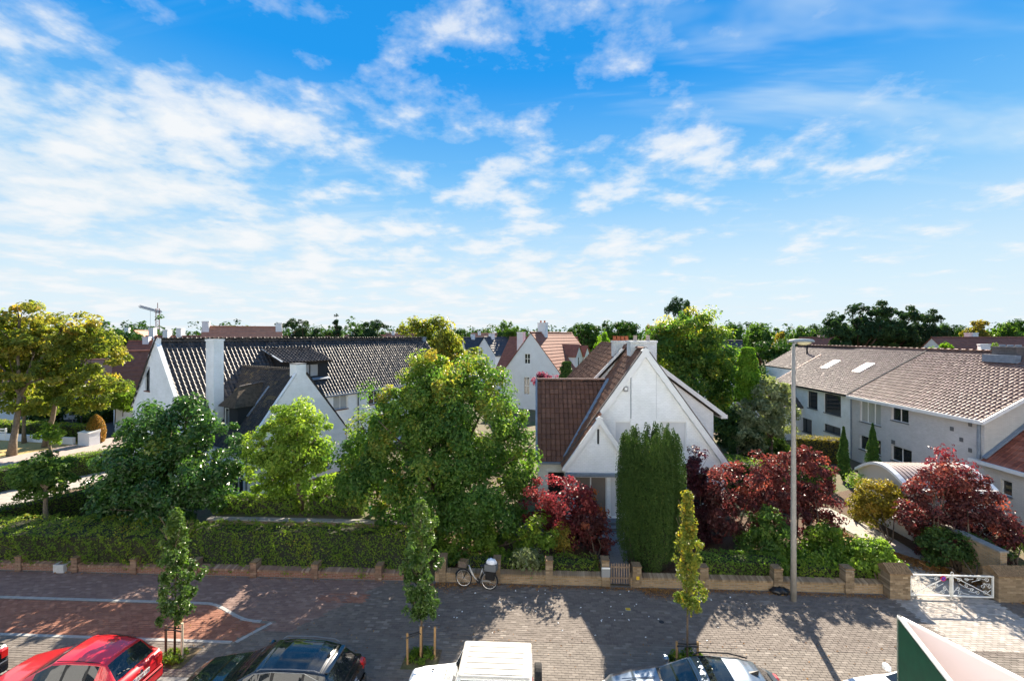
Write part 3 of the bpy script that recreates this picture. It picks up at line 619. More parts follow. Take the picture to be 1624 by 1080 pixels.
# ------------------------------------------------------------------ middle house: white gable, red roofs
def gable_house():
    XR, ZR, YG, YB, YE = 6.1, 9.25, 25.64, 30.4, 43.0; k = 1.39; FX = 4.5; FZ = ZR - k * FX
    H = thing('gabled_house', 'white brick house with steep white gable and red tiled roofs behind the yew', 'house', (XR, YG, 0))
    X = Vector((1, 0, 0)); Y = Vector((0, 1, 0))
    w = Wall(H, (XR, YG, 0), X, [(-FX + .15, 0), (FX - .15, 0), (FX - .15, FZ), (0, ZR - .1), (-FX + .15, FZ)], 'paint_cream')
    w.window(w.px(975.5, 668.5, 1000, 712), 1, 1, 'frame_white', 'shutter', None, .1, .05); w.window(w.px(1046, 668.5, 1088.5, 717), 1, 1, 'frame_white', 'shutter', None, .1, .05)
    w.window((-2.9, -1.2, .6, 2.4), 2, 1, 'frame_white'); w.window((1.4, 3.2, .6, 2.4), 2, 1, 'frame_white'); w.build()
    # shallow middle panel with its shadow joints, lamp box
    mb = MB(); x0 = hit(1001, 620, (0, YG, 0), Y).x; x1 = hit(1041, 620, (0, YG, 0), Y).x
    zt = lambda x: ZR - .35 - k * abs(x - XR)
    mb.box((x1 - .012, YG - .02, 5.42), (x1 + .012, YG - .002, zt(x1) - .1)); mb.build('wall_joint', 'shutter', H)
    mb = MB(); mb.box((x0 - .035, YG - .05, 5.42), (x0 - .003, YG - .002, zt(x0) - .1)); mb.build('downpipe', 'zinc', H)
    mb = MB(); q = hit(992, 616, (0, YG, 0), Y); mb.bevbox((q.x - .12, YG - .16, q.z - .16), (q.x + .12, YG - .002, q.z + .12), .02); ob = mb.build('wall_lamp', 'frame_grey', H)
    mb = MB(); mb.box((q.x - .07, YG - .17, q.z - .07), (q.x + .07, YG - .161, q.z + .06)); mb.build('lamp_lens', 'frame_white', ob)
    # barge boards
    for s in (-1, 1):
        slab(H, 'bargeboard', 'trim_white', (XR + s * (FX + .12), YG - .1 - s * .003, FZ - .12), (XR - s * .004, YG - .1 - s * .003, ZR + .12 + .004 * k), .30, .2, up=Vector((s * k, 0, 1)) * -1)
        slab(H, 'verge_tile', 'tile_ridge', (XR + s * (FX + .10), YG - .06, FZ - .07), (XR + s * .0, YG - .06 - s * .003, ZR + .13), .05, .24, up=Vector((s * k, 0, 1)))
    # roof slopes of the front block
    U = Vector((1, 0, k)).normalized(); L = math.hypot(FX, FX * k); e = .15
    roof_slope(H, Vector((XR - FX, YB, FZ)) - U * e, -Y, U, [(0, 0), (YB - YG + .0, 0), (YB - YG + .0, L + e), (0, L + e)], 'flat', .30, .36, 'tile_red')
    U2 = Vector((-1, 0, k)).normalized()
    roof_slope(H, Vector((XR + FX, YG, FZ)) - U2 * e, Y, U2, [(0, 0), (YB - YG, 0), (YB - YG, L + e), (0, L + e)], 'flat', .30, .36, 'tile_red')
    sw = Wall(H, (XR + FX - .15, YG, 0), Y, [(0, 0), (YE - YG, 0), (YE - YG, FZ), (0, FZ)], 'paint_cream'); sw.build()
    ridge(H, (XR, YG + .1, ZR + .06), (XR, YE, ZR + .06), 'ridge_red', .12)
    # rear block, shallower slopes with a white barge board step
    kl, kr = 1.05, .752; xl, xr = XR - 3.6, XR + 5.95; zl, zr = ZR - kl * 3.6, ZR - kr * 5.95
    bw = Wall(H, (XR, YB, 0), X, [(-3.5, 0), (5.55, 0), (5.55, ZR - kr * 5.55 - .06), (0, ZR - .06), (-3.5, ZR - kl * 3.5 - .06)], 'paint_cream'); bw.build()
    Ul = Vector((1, 0, kl)).normalized(); Ll = math.hypot(3.6, 3.6 * kl); Ur = Vector((-1, 0, kr)).normalized(); Lr = math.hypot(5.95, 5.95 * kr)
    roof_slope(H, (xl, YE, zl + .1), -Y, Ul, [(0, 0), (YE - YB + .1, 0), (YE - YB + .1, Ll), (0, Ll)], 'flat', .30, .36, 'tile_red')
    roof_slope(H, (xr, YB - .1, zr + .1), Y, Ur, [(0, 0), (YE - YB + .1, 0), (YE - YB + .1, Lr), (0, Lr)], 'flat', .30, .36, 'tile_red')
    slab(H, 'bargeboard', 'trim_white', (xr + .25, YB - .17, zr - .12), (XR + .3, YB - .17, ZR - .15), .26, .12)
    slab(H, 'bargeboard', 'trim_white', (xl - .05, YB - .17, zl + .03), (XR - .3, YB - .17, ZR - .15), .14, .12)
    mb = MB(); mb.box((xr + .02, YB - .2, zr - .13), (xr + .42, YE, zr + .1)); mb.build('eave_box', 'trim_white', H)
    rw = Wall(H, (XR + 5.55, YB, 0), Y, [(0, 0), (YE - YB, 0), (YE - YB, zr + .2), (0, zr + .2)], 'paint_cream'); rw.build()
    lw = Wall(H, (XR - 3.5, YE, 0), -Y, [(0, 0), (YE - YB, 0), (YE - YB, zl), (0, zl)], 'paint_cream'); lw.build()
    bk = Wall(H, (XR, YE, 0), -X, [(-5.55, 0), (3.5, 0), (3.5, zl), (0, ZR - .1), (-5.55, zr)], 'paint_cream'); bk.build()
    # left wing, ridge along the street
    WX, WY0, WYR, WE, WR = .1, 25.85, 29.1, 3.1, 7.2; sl = (WR - WE) / (WYR - WY0); Lw = math.hypot(WR - WE, WYR - WY0); Uf = Vector((0, 1, sl)).normalized()
    roof_slope(H, Vector((WX, WY0, WE)) - Uf * .2, X, Uf, [(0, 0), (3.0, 0), (5.6, Lw + .2), (0, Lw + .2)], 'flat', .27, .34, 'tile_red', 300)
    Ub = Vector((0, -1, sl)).normalized(); YBK = 2 * WYR - WY0
    roof_slope(H, Vector((XR, YBK, WE)) - Ub * .2, -X, Ub, [(0, 0), (XR - WX, 0), (XR - WX, Lw + .2), (0, Lw + .2)], 'flat', .6, .68, 'tile_red')
    ridge(H, (WX, WYR, WR + .05), (4.5, WYR, WR + .05), 'ridge_red', .11)
    f = Wall(H, (WX + .1, WY0 + .05, 0), X, [(0, 0), (2.5, 0), (2.5, WE + .05), (0, WE + .05)], 'paint_cream'); f.window((.5, 1.5, .9, 2.3), 1, 1, 'frame_white'); f.build()
    ge = Wall(H, (WX + .1, YBK - .05, 0), -Y, [(0, 0), (YBK - WY0 - .1, 0), (YBK - WY0 - .1, WE), ((YBK - WY0 - .1) / 2, WR - .05), (0, WE)], 'paint_cream'); ge.build()
    slab(H, 'verge_trim', 'zinc', (WX - .02, WY0 - .15, WE - .1), (WX - .02, WYR, WR + .06), .06, .12)
    slab(H, 'eave_gutter', 'zinc', (WX, WY0 - .2, WE - .28), (2.0, WY0 - .2, WE - .28), .11, .13)
    # lead valley between wing and front block
    va = Vector((XR - (ZR - WR) / k, WYR, WR)); vb = Vector((XR - (ZR - WE) / k, WY0, WE)); slab(H, 'valley_lead', 'zinc', vb + Z3 * .06 - Y * .05, va + Z3 * .10 - Y * .05, .05, .22)
    # entrance gable
    PX, PZ, PY, PF = 3.42, 5.6, 24.6, 1.86; pz = PZ - k * PF
    en = Wall(H, (PX, PY, 0), X, [(-PF + .12, 0), (PF - .12, 0), (PF - .12, pz), (0, PZ - .1), (-PF + .12, pz)], 'paint_cream')
    q = hit(949, 693, (0, PY, 0), Y); en.window((q.x - PX - .07, q.x - PX + .07, q.z - .42, q.z + .42), 1, 1, 'frame_white', sill=None, bar=.02)
    en.window((-1.28, .42, .28, 2.45), 2, 1, 'frame_white', 'door_taupe', None, .14, .06, 'door'); en.window((.6, 1.2, .28, 2.45), 1, 1, 'frame_white', 'shutter', None, .14, .05); en.build()
    mb = MB(); mb.box((PX - PF + .05, PY - .22, 2.52), (PX + PF - .05, PY - .002, 2.68)); mb.build('porch_lintel', 'zinc', H)
    for s in (-1, 1):
        slab(H, 'bargeboard', 'trim_white', (PX + s * (PF + .14), PY - .1 - s * .003, pz - .16), (PX - s * .004, PY - .1 - s * .003, PZ + .12 + .004 * k), .24, .16, up=Vector((s * k, 0, 1)) * -1)
        Uu = Vector((-s, 0, k)).normalized(); Lp = math.hypot(PF, PF * k)
        if s < 0: roof_slope(H, Vector((PX - PF, 27, pz)) - Uu * .15, -Y, Uu, [(0, 0), (27 - PY, 0), (27 - PY, Lp + .15), (0, Lp + .15)], 'flat', .3, .36, 'tile_red', name='porch_roof')
        else: roof_slope(H, Vector((PX + PF, PY, pz)) - Uu * .15, Y, Uu, [(0, 0), (2.4, 0), (1.0, Lp + .15), (0, Lp + .15)], 'flat', .3, .36, 'tile_red', name='porch_roof')
    pr = Wall(H, (PX + PF - .12, PY, 0), Y, [(0, 0), (1.1, 0), (1.1, pz), (0, pz)], 'paint_cream'); pr.build()
    pl = Wall(H, (PX - PF + .12, PY + 1.1, 0), -Y, [(0, 0), (1.1, 0), (1.1, pz), (0, pz)], 'paint_cream'); pl.build()
    mb = MB(); mb.box((PX - 1.6, PY - 1.0, 0), (PX + 1.6, PY - .01, .14)); mb.box((PX - 1.4, PY - .6, .14), (PX + 1.4, PY - .01, .27)); mb.build('door_step', 'sill_stone', H)
    # two chimney stacks with stepped shoulders
    c = chimney(H, (6.5, 28.2), X, 1.55, 1.1, 5.5, 9.72, 'chimney_paint', 2, 'pot_grey')
    mb = MB()
    for i, (dx, zz) in enumerate(((-.95, 7.9), (-.88, 8.25), (-.82, 8.6))): mb.box((6.5 + dx, 27.75, zz - .35), (6.5 - .775, 28.6, zz))
    mb.build('chimney_shoulder', 'chimney_paint', c)
    c = chimney(H, (5.9, 31.8), X, 1.1, .9, 6.5, 9.68, 'chimney_paint', 4, 'terracotta')
    return H
mat('ridge_red', (.26, .15, .11), .75, .3, 3); mat('door_taupe', (.19, .165, .14), .5, .05, 3); mat('pot_grey', (.33, .27, .23), .8, .2, 9)
mat_brickwall('chimney_paint', (.88, .89, .90), (.66, .67, .68), .05, .22, .075, .6, .014, .22)
gable_house()

# ------------------------------------------------------------------ right house: two joined dwellings, pink pantiles
def right_house():
    WX, Y0, Y1, Y2, Y3, EZ, RX, RZ = 25.78, 27.5, 38.55, 49.9, 57.0, 5.3, 31.98, 8.88; Y = Vector((0, 1, 0)); X = Vector((1, 0, 0)); k = (RZ - EZ) / (RX - WX)
    L = math.hypot(RX - WX, RZ - EZ); U = Vector((1, 0, k)).normalized(); Ub = Vector((-1, 0, k)).normalized(); e = .3
    H = thing('brick_house', 'grey brick house with pink pantile roof beside the driveway', 'house', (WX, Y0, 0))
    w = Wall(H, (WX, Y1, 0), -Y, [(0, -.1), (Y1 - Y0, -.1), (Y1 - Y0, EZ), (0, EZ)], 'brick_grey')
    w.window(w.px(1364, 638, 1397, 672), 3, 1, 'frame_white', 'curtain_glass'); w.window(w.px(1413.5, 647, 1441, 669), 2, 1, 'frame_white'); w.window(w.px(1363, 694, 1397, 717), 2, 1, 'frame_white'); w.window(w.px(1413.5, 710, 1446, 734), 2, 1, 'frame_white')
    w.build()
    for x, y in ((1510, 680), (1539, 673), (1525, 697), (1539, 714), (1525, 736), (1417, 701)):
        a, b, c, d = w.px(x - 3, y - 3.2, x + 3, y + 3.2); mb = MB(); mb.bevbox((a, .002, c), (b, .035, d), .012, lambda q: w.P(q.x, q.z, q.y)); v = mb.build('wall_vent', mat('vent_dark', (.13, .135, .14), .7), H)
    fg = Wall(H, (RX, Y0, 0), X, [(-(RX - WX), 0), (RX - WX, 0), (RX - WX, EZ), (0, RZ - .05), (-(RX - WX), EZ)], 'brick_beige'); fg.build()
    ew = Wall(H, (2 * RX - WX, Y0, 0), Y, [(0, 0), (Y1 - Y0, 0), (Y1 - Y0, EZ), (0, EZ)], 'brick_grey'); ew.build()
    roof_slope(H, Vector((WX, Y1, EZ)) - U * e, -Y, U, [(0, 0), (Y1 - Y0 + .25, 0), (Y1 - Y0 + .25, L + e), (0, L + e)], 'pan', .30, .36, 'tile_pink', 300, rh=.85)
    roof_slope(H, Vector((2 * RX - WX, Y0 - .25, EZ)) - Ub * e, Y, Ub, [(0, 0), (Y1 - Y0 + .25, 0), (Y1 - Y0 + .25, L + e), (0, L + e)], 'pan', .6, .7, 'tile_pink')
    ridge(H, (RX, Y0 - .2, RZ + .06), (RX, Y1, RZ + .06), 'ridge_pink', .13)
    slab(H, 'fascia', 'trim_white', (WX - .34, Y1, EZ - .36), (WX - .34, Y0 - .3, EZ - .36), .22, .12)
    slab(H, 'bargeboard', 'trim_white', (WX - .36, Y0 - .3, EZ - .34), (RX, Y0 - .3, RZ - .1), .2, .1)
    mb = MB(); mb.tube([(WX - .06, Y1 - .1, EZ - .3), (WX - .06, Y1 - .1, 0)], .055, 8); mb.tube([(WX - .07, Y0 + .25, EZ - .3), (WX - .07, Y0 + .25, 2.9)], .09, 8); mb.build('downpipe', 'zinc', H)
    c = chimney(H, hit(1602, 566, (RX - .6, 0, 0), X)[:2], Y, 1.6, .8, 7.5, 9.3, 'brick_dark', 0); c2 = MB(); q = hit(1602, 566, (RX - .6, 0, 0), X)
    for i in range(3): c2.lathe([(0, 9.3), (.16, 9.3), (.16, 9.42), (0, 9.42)], (q.x, q.y - .5 + i * .5, 0), 10)
    c2.build('chimney_cowl', 'zinc', c)
    mb = MB(); mb.box((q.x - .75, q.y - 1.1, 8.25), (q.x - .42, q.y + 1.1, 8.75)); mb.build('chimney_lead', 'zinc', c)
    # lower wing towards the street
    LY, LE = 19.8, 3.0; lw = Wall(H, (WX, Y0, 0), -Y, [(0, -.1), (Y0 - LY, -.1), (Y0 - LY, LE), (0, LE)], 'brick_beige')
    lw.window(lw.px(1587, 762, 1605, 786), 1, 1, 'frame_white'); lw.build()
    Ul = Vector((1, 0, .84)).normalized(); Ll = math.hypot(6.2, 5.2)
    roof_slope(H, Vector((WX, Y0 - .02, LE)) - Ul * .3, -Y, Ul, [(0, 0), (Y0 - LY, 0), (Y0 - LY, 6.0), (0, 6.0)], 'flat', .30, .35, 'tile_bright', 0, name='wing_roof')
    slab(H, 'fascia', 'trim_white', (WX - .3, Y0 + .6, LE - .34), (WX - .3, LY, LE - .34), .2, .14)
    slab(H, 'roof_lead', 'zinc', (WX - .1, Y0 - .12, LE - .02), (WX + 4.4, Y0 - .12, LE + 3.75), .12, .2)
    sq = MB(); O = Vector((WX, Y0, LE)); Pp = lambda s, t, d: O - Y * s + Ul * t + (-Y).cross(Ul).normalized() * d
    sq.box((2.6, 1.9, .03), (3.4, 3.0, .13), lambda q: Pp(q.x, q.y, q.z)); s_ = sq.build('roof_window', 'frame_dark', H)
    sq = MB(); sq.box((2.68, 1.98, .131), (3.32, 2.92, .14), lambda q: Pp(q.x, q.y, q.z)); sq.build('pane', 'window_glass', s_)
    ff = Wall(H, (WX, LY, 0), X, [(0, -.1), (8, -.1), (8, 8), (6, 8), (0, LE)], 'brick_beige'); ff.build()
    # the white half further back
    H2 = thing('white_terrace_house', 'white rendered house with brown roof and two skylights behind the lamp post', 'house', (WX, Y1, 0))
    w2 = Wall(H2, (WX + .05, Y2, 0), -Y, [(0, -.1), (Y2 - Y1 - .01, -.1), (Y2 - Y1 - .01, EZ), (0, EZ)], 'paint_white')
    w2.window(w2.px(1281, 621, 1296.5, 648), 1, 1, 'frame_dark'); w2.window(w2.px(1307, 625.6, 1333.6, 657), 1, 1, 'frame_dark'); w2.window(w2.px(1266, 663, 1287.5, 685), 2, 1, 'frame_dark'); w2.window(w2.px(1307, 675, 1333, 687), 2, 1, 'frame_dark'); w2.window(w2.px(1247, 615, 1262, 641), 2, 1, 'frame_dark'); w2.build()
    Lr = L - .55
    roof_slope(H2, Vector((WX, Y2 + .15, EZ + .03)) - U * e, -Y, U, [(0, 0), (Y2 - Y1 + .1, 0), (Y2 - Y1 + .1, L + e), (4.2, L + e), (0, Lr - 1.6)], 'pan', .26, .30, 'tile_brown', rh=.72)
    roof_slope(H2, Vector((2 * RX - WX, Y1, EZ)) - Ub * e, Y, Ub, [(0, 0), (Y3 - Y1, 0), (Y3 - Y1, L + e), (0, L + e)], 'pan', .6, .7, 'tile_brown')
    roof_slope(H2, Vector((WX + 2.2, Y3, EZ + 2.2 * k - .12)), -Y, U, [(0, 0), (Y3 - Y2 + 4.4, 0), (Y3 - Y2 + 4.4, L - 2.54), (0, L - 2.54)], 'pan', .26, .30, 'tile_brown', rh=.72)
    w3 = Wall(H2, (WX + 2.3, Y3, 0), -Y, [(0, 0), (Y3 - Y2, 0), (Y3 - Y2, EZ + 1.2), (0, EZ + 1.2)], 'paint_white'); w3.build()
    w4 = Wall(H2, (RX, Y2 - .02, 0), -X, [(-.1, 0), (RX - WX - .05, 0), (RX - WX - .05, EZ), (-.1, RZ - .3)], 'paint_white'); w4.build()
    ridge(H2, (RX, Y1 + .02, RZ + .05), (RX, Y3, RZ + .05), 'ridge_pink', .13)
    slab(H2, 'verge_trim', 'ridge_pink', Vector((WX, Y2 + .12, EZ + .02)) - U * e, Vector((WX, Y2 + .12, EZ + .06)) + U * (L - 1.9), .06, .16)
    slab(H2, 'eave_gutter', 'trim_dark', (WX - .24, Y2, EZ - .26), (WX - .24, Y1 + .05, EZ - .26), .12, .14)
    slab(H2, 'party_verge', 'trim_dark', Vector((WX, Y1 + .06, EZ + .06)) - U * e, Vector((WX, Y1 + .06, EZ + .06)) + U * L, .05, .13)
    nr = (-Y).cross(U).normalized()
    for a, b, y in ((1304, 1332, 579), (1354, 1386, 584.5)):
        m_ = hit((a + b) / 2, y, (WX, Y1, EZ), nr); sk = MB(); B = lambda q: m_ - Y * q.x + U * q.y + nr * q.z
        sk.box((-.48, -.75, .0), (.48, .75, .13), B); s_ = sk.build('skylight', 'trim_white', H2); pn = MB(); pn.box((-.38, -.64, .131), (.38, .62, .14), B); pn.build('pane', 'sky_pane', s_)
    q = hit(1280, 552, (RX - 1.4, 0, 0), X); mb = MB(); mb.tube([(q.x, q.y, 7.6), (q.x, q.y, 9.05)], .09, 8); mb.lathe([(0, 9.05), (.2, 9.05), (.06, 9.25), (0, 9.26)], (q.x, q.y, 0), 8); mb.build('vent_pipe', 'trim_dark', H2)
mat('ridge_pink', (.48, .30, .24), .7, .3, 3); mat('sky_pane', (.55, .60, .66), .08, spec=1.0)
mat_brickwall('brick_beige', (.64, .61, .56), (.55, .53, .49), .06, .21, .065, .6, .012, .10); mat_brickwall('brick_dark', (.13, .11, .11), (.16, .15, .15), .2, .21, .065, .6, .012, .2)
right_house()

# ------------------------------------------------------------------ barrel-roofed garage by the driveway
def garage():
    G = thing('garage', 'low garage with curved ribbed roof and white arched fascia beside the grey house', 'garage', C(22, 24.5))
    P0 = at(1361, 745, 26.0); n = 14; w = 3.7; ln = 3.9; zs, zt = 2.35, 3.22
    X = Vector((1, 0, 0)); Y = Vector((0, 1, 0)); O = Vector((P0.x, P0.y, 0))
    prof = [(w * i / n, zs + (zt - zs) * math.sin(math.pi * (i / n) * .92 + .12)) for i in range(n + 1)]
    arc = [O - Y * t + Z3 * z for t, z in prof]
    mb = MB(); vs = [q - Y * 0 for q in arc]
    mb.add([O - Y * t + Z3 * z for t, z in [(0, 0)] + prof + [(w, 0)]], [tuple(range(n + 3))])
    mb.add([O, O + X * ln, O + X * ln + Z3 * prof[0][1], O + Z3 * prof[0][1]], [(0, 1, 2, 3)])
    nr = O - Y * w; mb.add([nr, nr + X * ln, nr + X * ln + Z3 * prof[-1][1], nr + Z3 * prof[-1][1]], [(3, 2, 1, 0)]); mb.build('wall', 'brick_beige', G)
    mb = MB()
    for i in range(n): mb.add([arc[i], arc[i + 1], arc[i + 1] + X * ln, arc[i] + X * ln], [(0, 1, 2, 3)])
    rf = mb.build('roof', 'sheet_roof', G, smooth=True)
    nrib = 17
    for r_ in range(nrib):
        x = .15 + (ln - .3) * r_ / (nrib - 1); mb = MB()
        mb.tube([q + X * x + Z3 * .012 for q in arc], .022, 5); mb.build('roof_rib', 'rib_brown', rf)
    mb = MB()
    for i in range(n):
        a, b = arc[i] - X * .2, arc[i + 1] - X * .2
        mb.prism([a - Z3 * .10, b - Z3 * .10, b + Z3 * .05, a + Z3 * .05], X * .26)
    mb.build('fascia', 'trim_white', G); mb = MB()
    for i in range(n):
        a, b = arc[i] + X * (ln - .05), arc[i + 1] + X * (ln - .05); mb.prism([a - Z3 * .1, b - Z3 * .1, b + Z3 * .07, a + Z3 * .07], X * .2)
    mb.prism([arc[-1] - Y * .02 - Z3 * .1, arc[-1] - Y * .1 - Z3 * .1, arc[-1] - Y * .1 + Z3 * .05, arc[-1] - Y * .02 + Z3 * .05], X * ln); mb.build('fascia', 'trim_white', G)
mat('sheet_roof', (.45, .36, .32), .5, .15, 3); mat('rib_brown', (.20, .13, .11), .6)
garage()

# ------------------------------------------------------------------ houses beyond
def far_house(name, label, c, ang, w, ln, ez, rz, wallm='bgwall', roofm='bgroof_red', chim=(), wins=(), sidewins=(), group=None, hip=0.0, dorm=()):
    """gable end centre at c (world), gable faces -d; d = ridge direction at angle ang (0 = +Y)"""
    d = Vector((math.sin(ang), math.cos(ang), 0)); r = d.cross(Z3); c = Vector((c[0], c[1], 0)); H = thing(name, label, 'house', c, group)
    def P(u, s, z): return c + r * u + d * s + Z3 * z
    g = Wall(H, c, r, [(-w / 2, 0), (w / 2, 0), (w / 2, ez), (0, rz), (-w / 2, ez)], wallm)
    for q in wins: g.window(q, 2 if q[1] - q[0] > .8 else 1, 2, 'frame_dark' if (q[0] * 7) % 1 > .9 else 'frame_white', 'window_glass', None, .08, .07)
    g.build()
    b = Wall(H, P(0, ln, 0), -r, [(-w / 2, 0), (w / 2, 0), (w / 2, ez), (0, rz), (-w / 2, ez)], wallm); b.build()
    s1 = Wall(H, P(w / 2, 0, 0), d, [(0, 0), (ln, 0), (ln, ez), (0, ez)], wallm)
    for q in sidewins: s1.window(q, 2, 2, 'frame_white', 'window_glass', None, .08, .07)
    s1.build(); s2 = Wall(H, P(-w / 2, ln, 0), -d, [(0, 0), (ln, 0), (ln, ez), (0, ez)], wallm)
    for q in sidewins: s2.window(q, 2, 2, 'frame_white', 'window_glass', None, .08, .07)
    s2.build()
    rf = MB(); t = .12; o = .25; sl = (rz - ez) / (w / 2)
    for s in (-1, 1):
        e0 = P(s * (w / 2 + o), -.12, ez - sl * o); e1 = P(s * (w / 2 + o), ln + .12, ez - sl * o); r0 = P(0, -.12 + hip, rz); r1 = P(0, ln + .12, rz)
        rf.add([e0, e1, r1, r0, e0 + Z3 * t, e1 + Z3 * t, r1 + Z3 * t, r0 + Z3 * t], [(4, 5, 6, 7) if s > 0 else (7, 6, 5, 4), (0, 1, 5, 4), (0, 4, 7, 3), (1, 2, 6, 5)])
    roof = rf.build('roof', roofm, H)
    # courses of tiles standing proud on the slopes
    mb = MB()
    for s in (-1, 1):
        nrow = int(math.hypot(w / 2, rz - ez) / .5)
        for i in range(nrow):
            f = i / nrow; u = s * (w / 2 + o) * (1 - f); z = ez - sl * o + (rz - ez + sl * o) * f + t
            mb.prism([P(u, -.1, z + .005), P(u, -.1, z + .05), P(u - s * .22, -.1, z + .05 + .22 * sl - .04), P(u - s * .22, -.1, z + .22 * sl - .02)], d * (ln + .2))
    tl = mb.build('tile_course', roofm, roof); tl['kind'] = 'stuff'
    ridge(H, P(0, -.1 + hip, rz + t), P(0, ln + .1, rz + t), roofm, .13, .5)
    for (u, s, wa, wb, z1, pots) in chim: chimney(H, P(u, s, 0), r, wa, wb, rz - abs(u) * sl - .8, z1, wallm, pots)
    for (side, s, dw, dz0, dz1, dl) in dorm:                          # gabled dormers on a slope
        dd = r * side; cc = P(side * (w / 2 - .1), s, 0)
        fw = Wall(H, cc, dd.cross(Z3) * -1, [(-dw / 2, dz0), (dw / 2, dz0), (dw / 2, dz1 - dw * .55), (0, dz1), (-dw / 2, dz1 - dw * .55)], wallm, name='dormer_front'); fw.window((-.35, .35, dz0 + .3, dz1 - dw * .6), 1, 1, 'frame_white', 'window_glass', None, .08, .07); fw.build()
        mm = MB(); al = dd.cross(Z3)
        for sg in (-1, 1): mm.prism([cc + al * sg * (dw / 2 + .15) + dd * .15 + Z3 * (dz1 - dw * .55 - .12), cc + dd * .15 + Z3 * (dz1 + .08), cc - dd * dl + Z3 * (dz1 + .08), cc - dd * dl + al * sg * (dw / 2 + .15) + Z3 * (dz1 - dw * .55 - .12)], Z3 * .1)
        mm.build('dormer_roof', roofm, H); mm = MB()
        for sg in (-1, 1): mm.prism([cc + al * sg * dw / 2 + Z3 * dz0, cc + al * sg * dw / 2 + Z3 * (dz1 - dw * .55), cc - dd * dl + al * sg * dw / 2 + Z3 * (dz1 - dw * .55), cc - dd * dl + al * sg * dw / 2 + Z3 * dz0], al * -sg * .05)
        mm.build('dormer_cheek', wallm, H)
    return H
def W2(px, D): return C((px - CX) / FPX * D, D)
def far_houses():
    D = 62; far_house('far_house', 'white gabled house with red roof and tall chimney beyond the middle house', W2(842, D), R(26), 8.4, 15, 5.2, 10.4, chim=((0, 3.8, 1.2, .9, 11.9, 2), (-3.6, 4, 1.0, .8, 10.6, 0)),
        wins=((-1.0, -.1, 6.2, 7.6), (-1.1, -.2, 2.0, 4.4), (2.2, 3.6, 2.3, 4.3)), dorm=((1, 7.5, 2.8, 4.6, 8.6, 3.4), (1, 11.0, 2.6, 4.4, 8.4, 3.2)))
    far_house('far_house', 'red hipped roof house just right of the white gabled one', W2(915, 76), R(-62), 9, 13, 4.6, 9.7, chim=((2.5, 6, .9, .8, 10.4, 0),))
    far_house('far_house', 'white house with salmon roof panels showing above the long dark ridge', W2(322, 62), R(62), 7.6, 9.5, 5.0, 11.2, roofm='bgroof_salmon', chim=((0, .35, 1.0, .8, 12.0, 0), (0, 9.2, .9, .8, 11.9, 0)))
    far_house('far_house', 'white gabled house with red tiles peeking behind the sycamores on the left', W2(181, 50), R(45), 6.6, 9, 4.0, 8.2, roofm='bgroof_red', wins=((-.5, .5, 3.6, 5.0),))
    far_house('far_house', 'house with deep red roof left of the long white house', W2(205, 62), R(70), 8, 12, 4.8, 9.2, roofm='bgroof_red', chim=((0, 2, .8, .7, 9.9, 0),))
    far_house('far_house', 'pink roofed bungalow half hidden behind the sycamore trunks', W2(20, 56), R(72), 7, 13, 3.3, 6.9, roofm='bgroof_salmon', sidewins=((2, 3.4, 1, 2.4), (6, 7.4, 1, 2.4), (9, 10.4, 1, 2.4)))
    far_house('far_house', 'house with small orange gable roof left of the tower crane', W2(213, 105), R(-20), 7, 10, 6, 11.2, roofm='bgroof_salmon', chim=((-2.2, 2, .9, .8, 12, 0),))
    far_house('far_house', 'pale house with dark slate roof behind the clipped hedge tree', W2(1176, 58), R(-58), 8.5, 10, 5.0, 9.3, roofm='bgroof_dark', wins=((-1, 0, 2.2, 3.6),))
    far_house('far_house', 'red roofed house with white chimney behind the street lamp', W2(1268, 92), R(80), 9, 9, 5, 9.6, chim=((-1.4, 6.2, 1.2, 1.0, 10.2, 0),))
    far_house('far_house', 'long red roofed house with brown chimney on the right skyline', W2(1478, 66), R(82), 10, 20, 4.8, 9.7, chim=((-.6, 7.0, 1.2, .9, 10.5, 0),), dorm=((-1, 14, 3.6, 5, 9.2, 4),))
    far_house('far_house', 'pale cottage with low red roof right of the pale olive tree', W2(1200, 46), R(76), 5.0, 3.6, 3.2, 4.9, roofm='tile_ridge')
    for i, (px, D, w, ln, ez, rz, rm, ang, lb) in enumerate((
        (735, 96, 7, 9, 6, 9.6, 'bgroof_dark', 70, 'white house with dark roof left of the far white gable'), (768, 88, 6, 8, 6.4, 9.7, 'bgroof_dark', 40, 'small white house with black roof beside the far gable'),
        (748, 120, 6, 9, 7, 10.6, 'bgroof_salmon', 75, 'cream house with pale chimney on the skyline left of the far gable'), (452, 120, 8, 12, 6, 9.9, 'bgroof_red', 80, 'red roof just over the dark ridge beside a pine'),
        (548, 130, 7, 11, 6, 10.2, 'bgroof_salmon', 82, 'salmon roof just over the dark ridge between the pines'), (612, 125, 7, 11, 7, 10.6, 'bgroof_salmon', 78, 'pale house over the far end of the dark ridge'),
        (1545, 120, 8, 14, 6, 11.0, 'bgroof_red', 80, 'distant red roof on the right edge of the skyline'), (1600, 50, 7, 9, 4.5, 8.3, 'bgroof_red', -65, 'small white gabled house behind the pink roof at the right edge'))):
        far_house('far_house', lb, W2(px, D), R(ang), w, ln, ez, rz, roofm=rm, chim=((0, 2, .9, .8, rz + .8, 0),))
    far_house('far_house', 'house with brown and white chimney stacks at the foot of the crane', W2(232, 88), R(84), 8, 12, 6, 9.9, roofm='bgroof_red', chim=((0, 1.2, 1.0, .9, 11.6, 0), (.4, 4.2, 1.3, .9, 11.2, 0), (-.3, 6.2, 1.2, .9, 11.5, 0)))
far_houses()

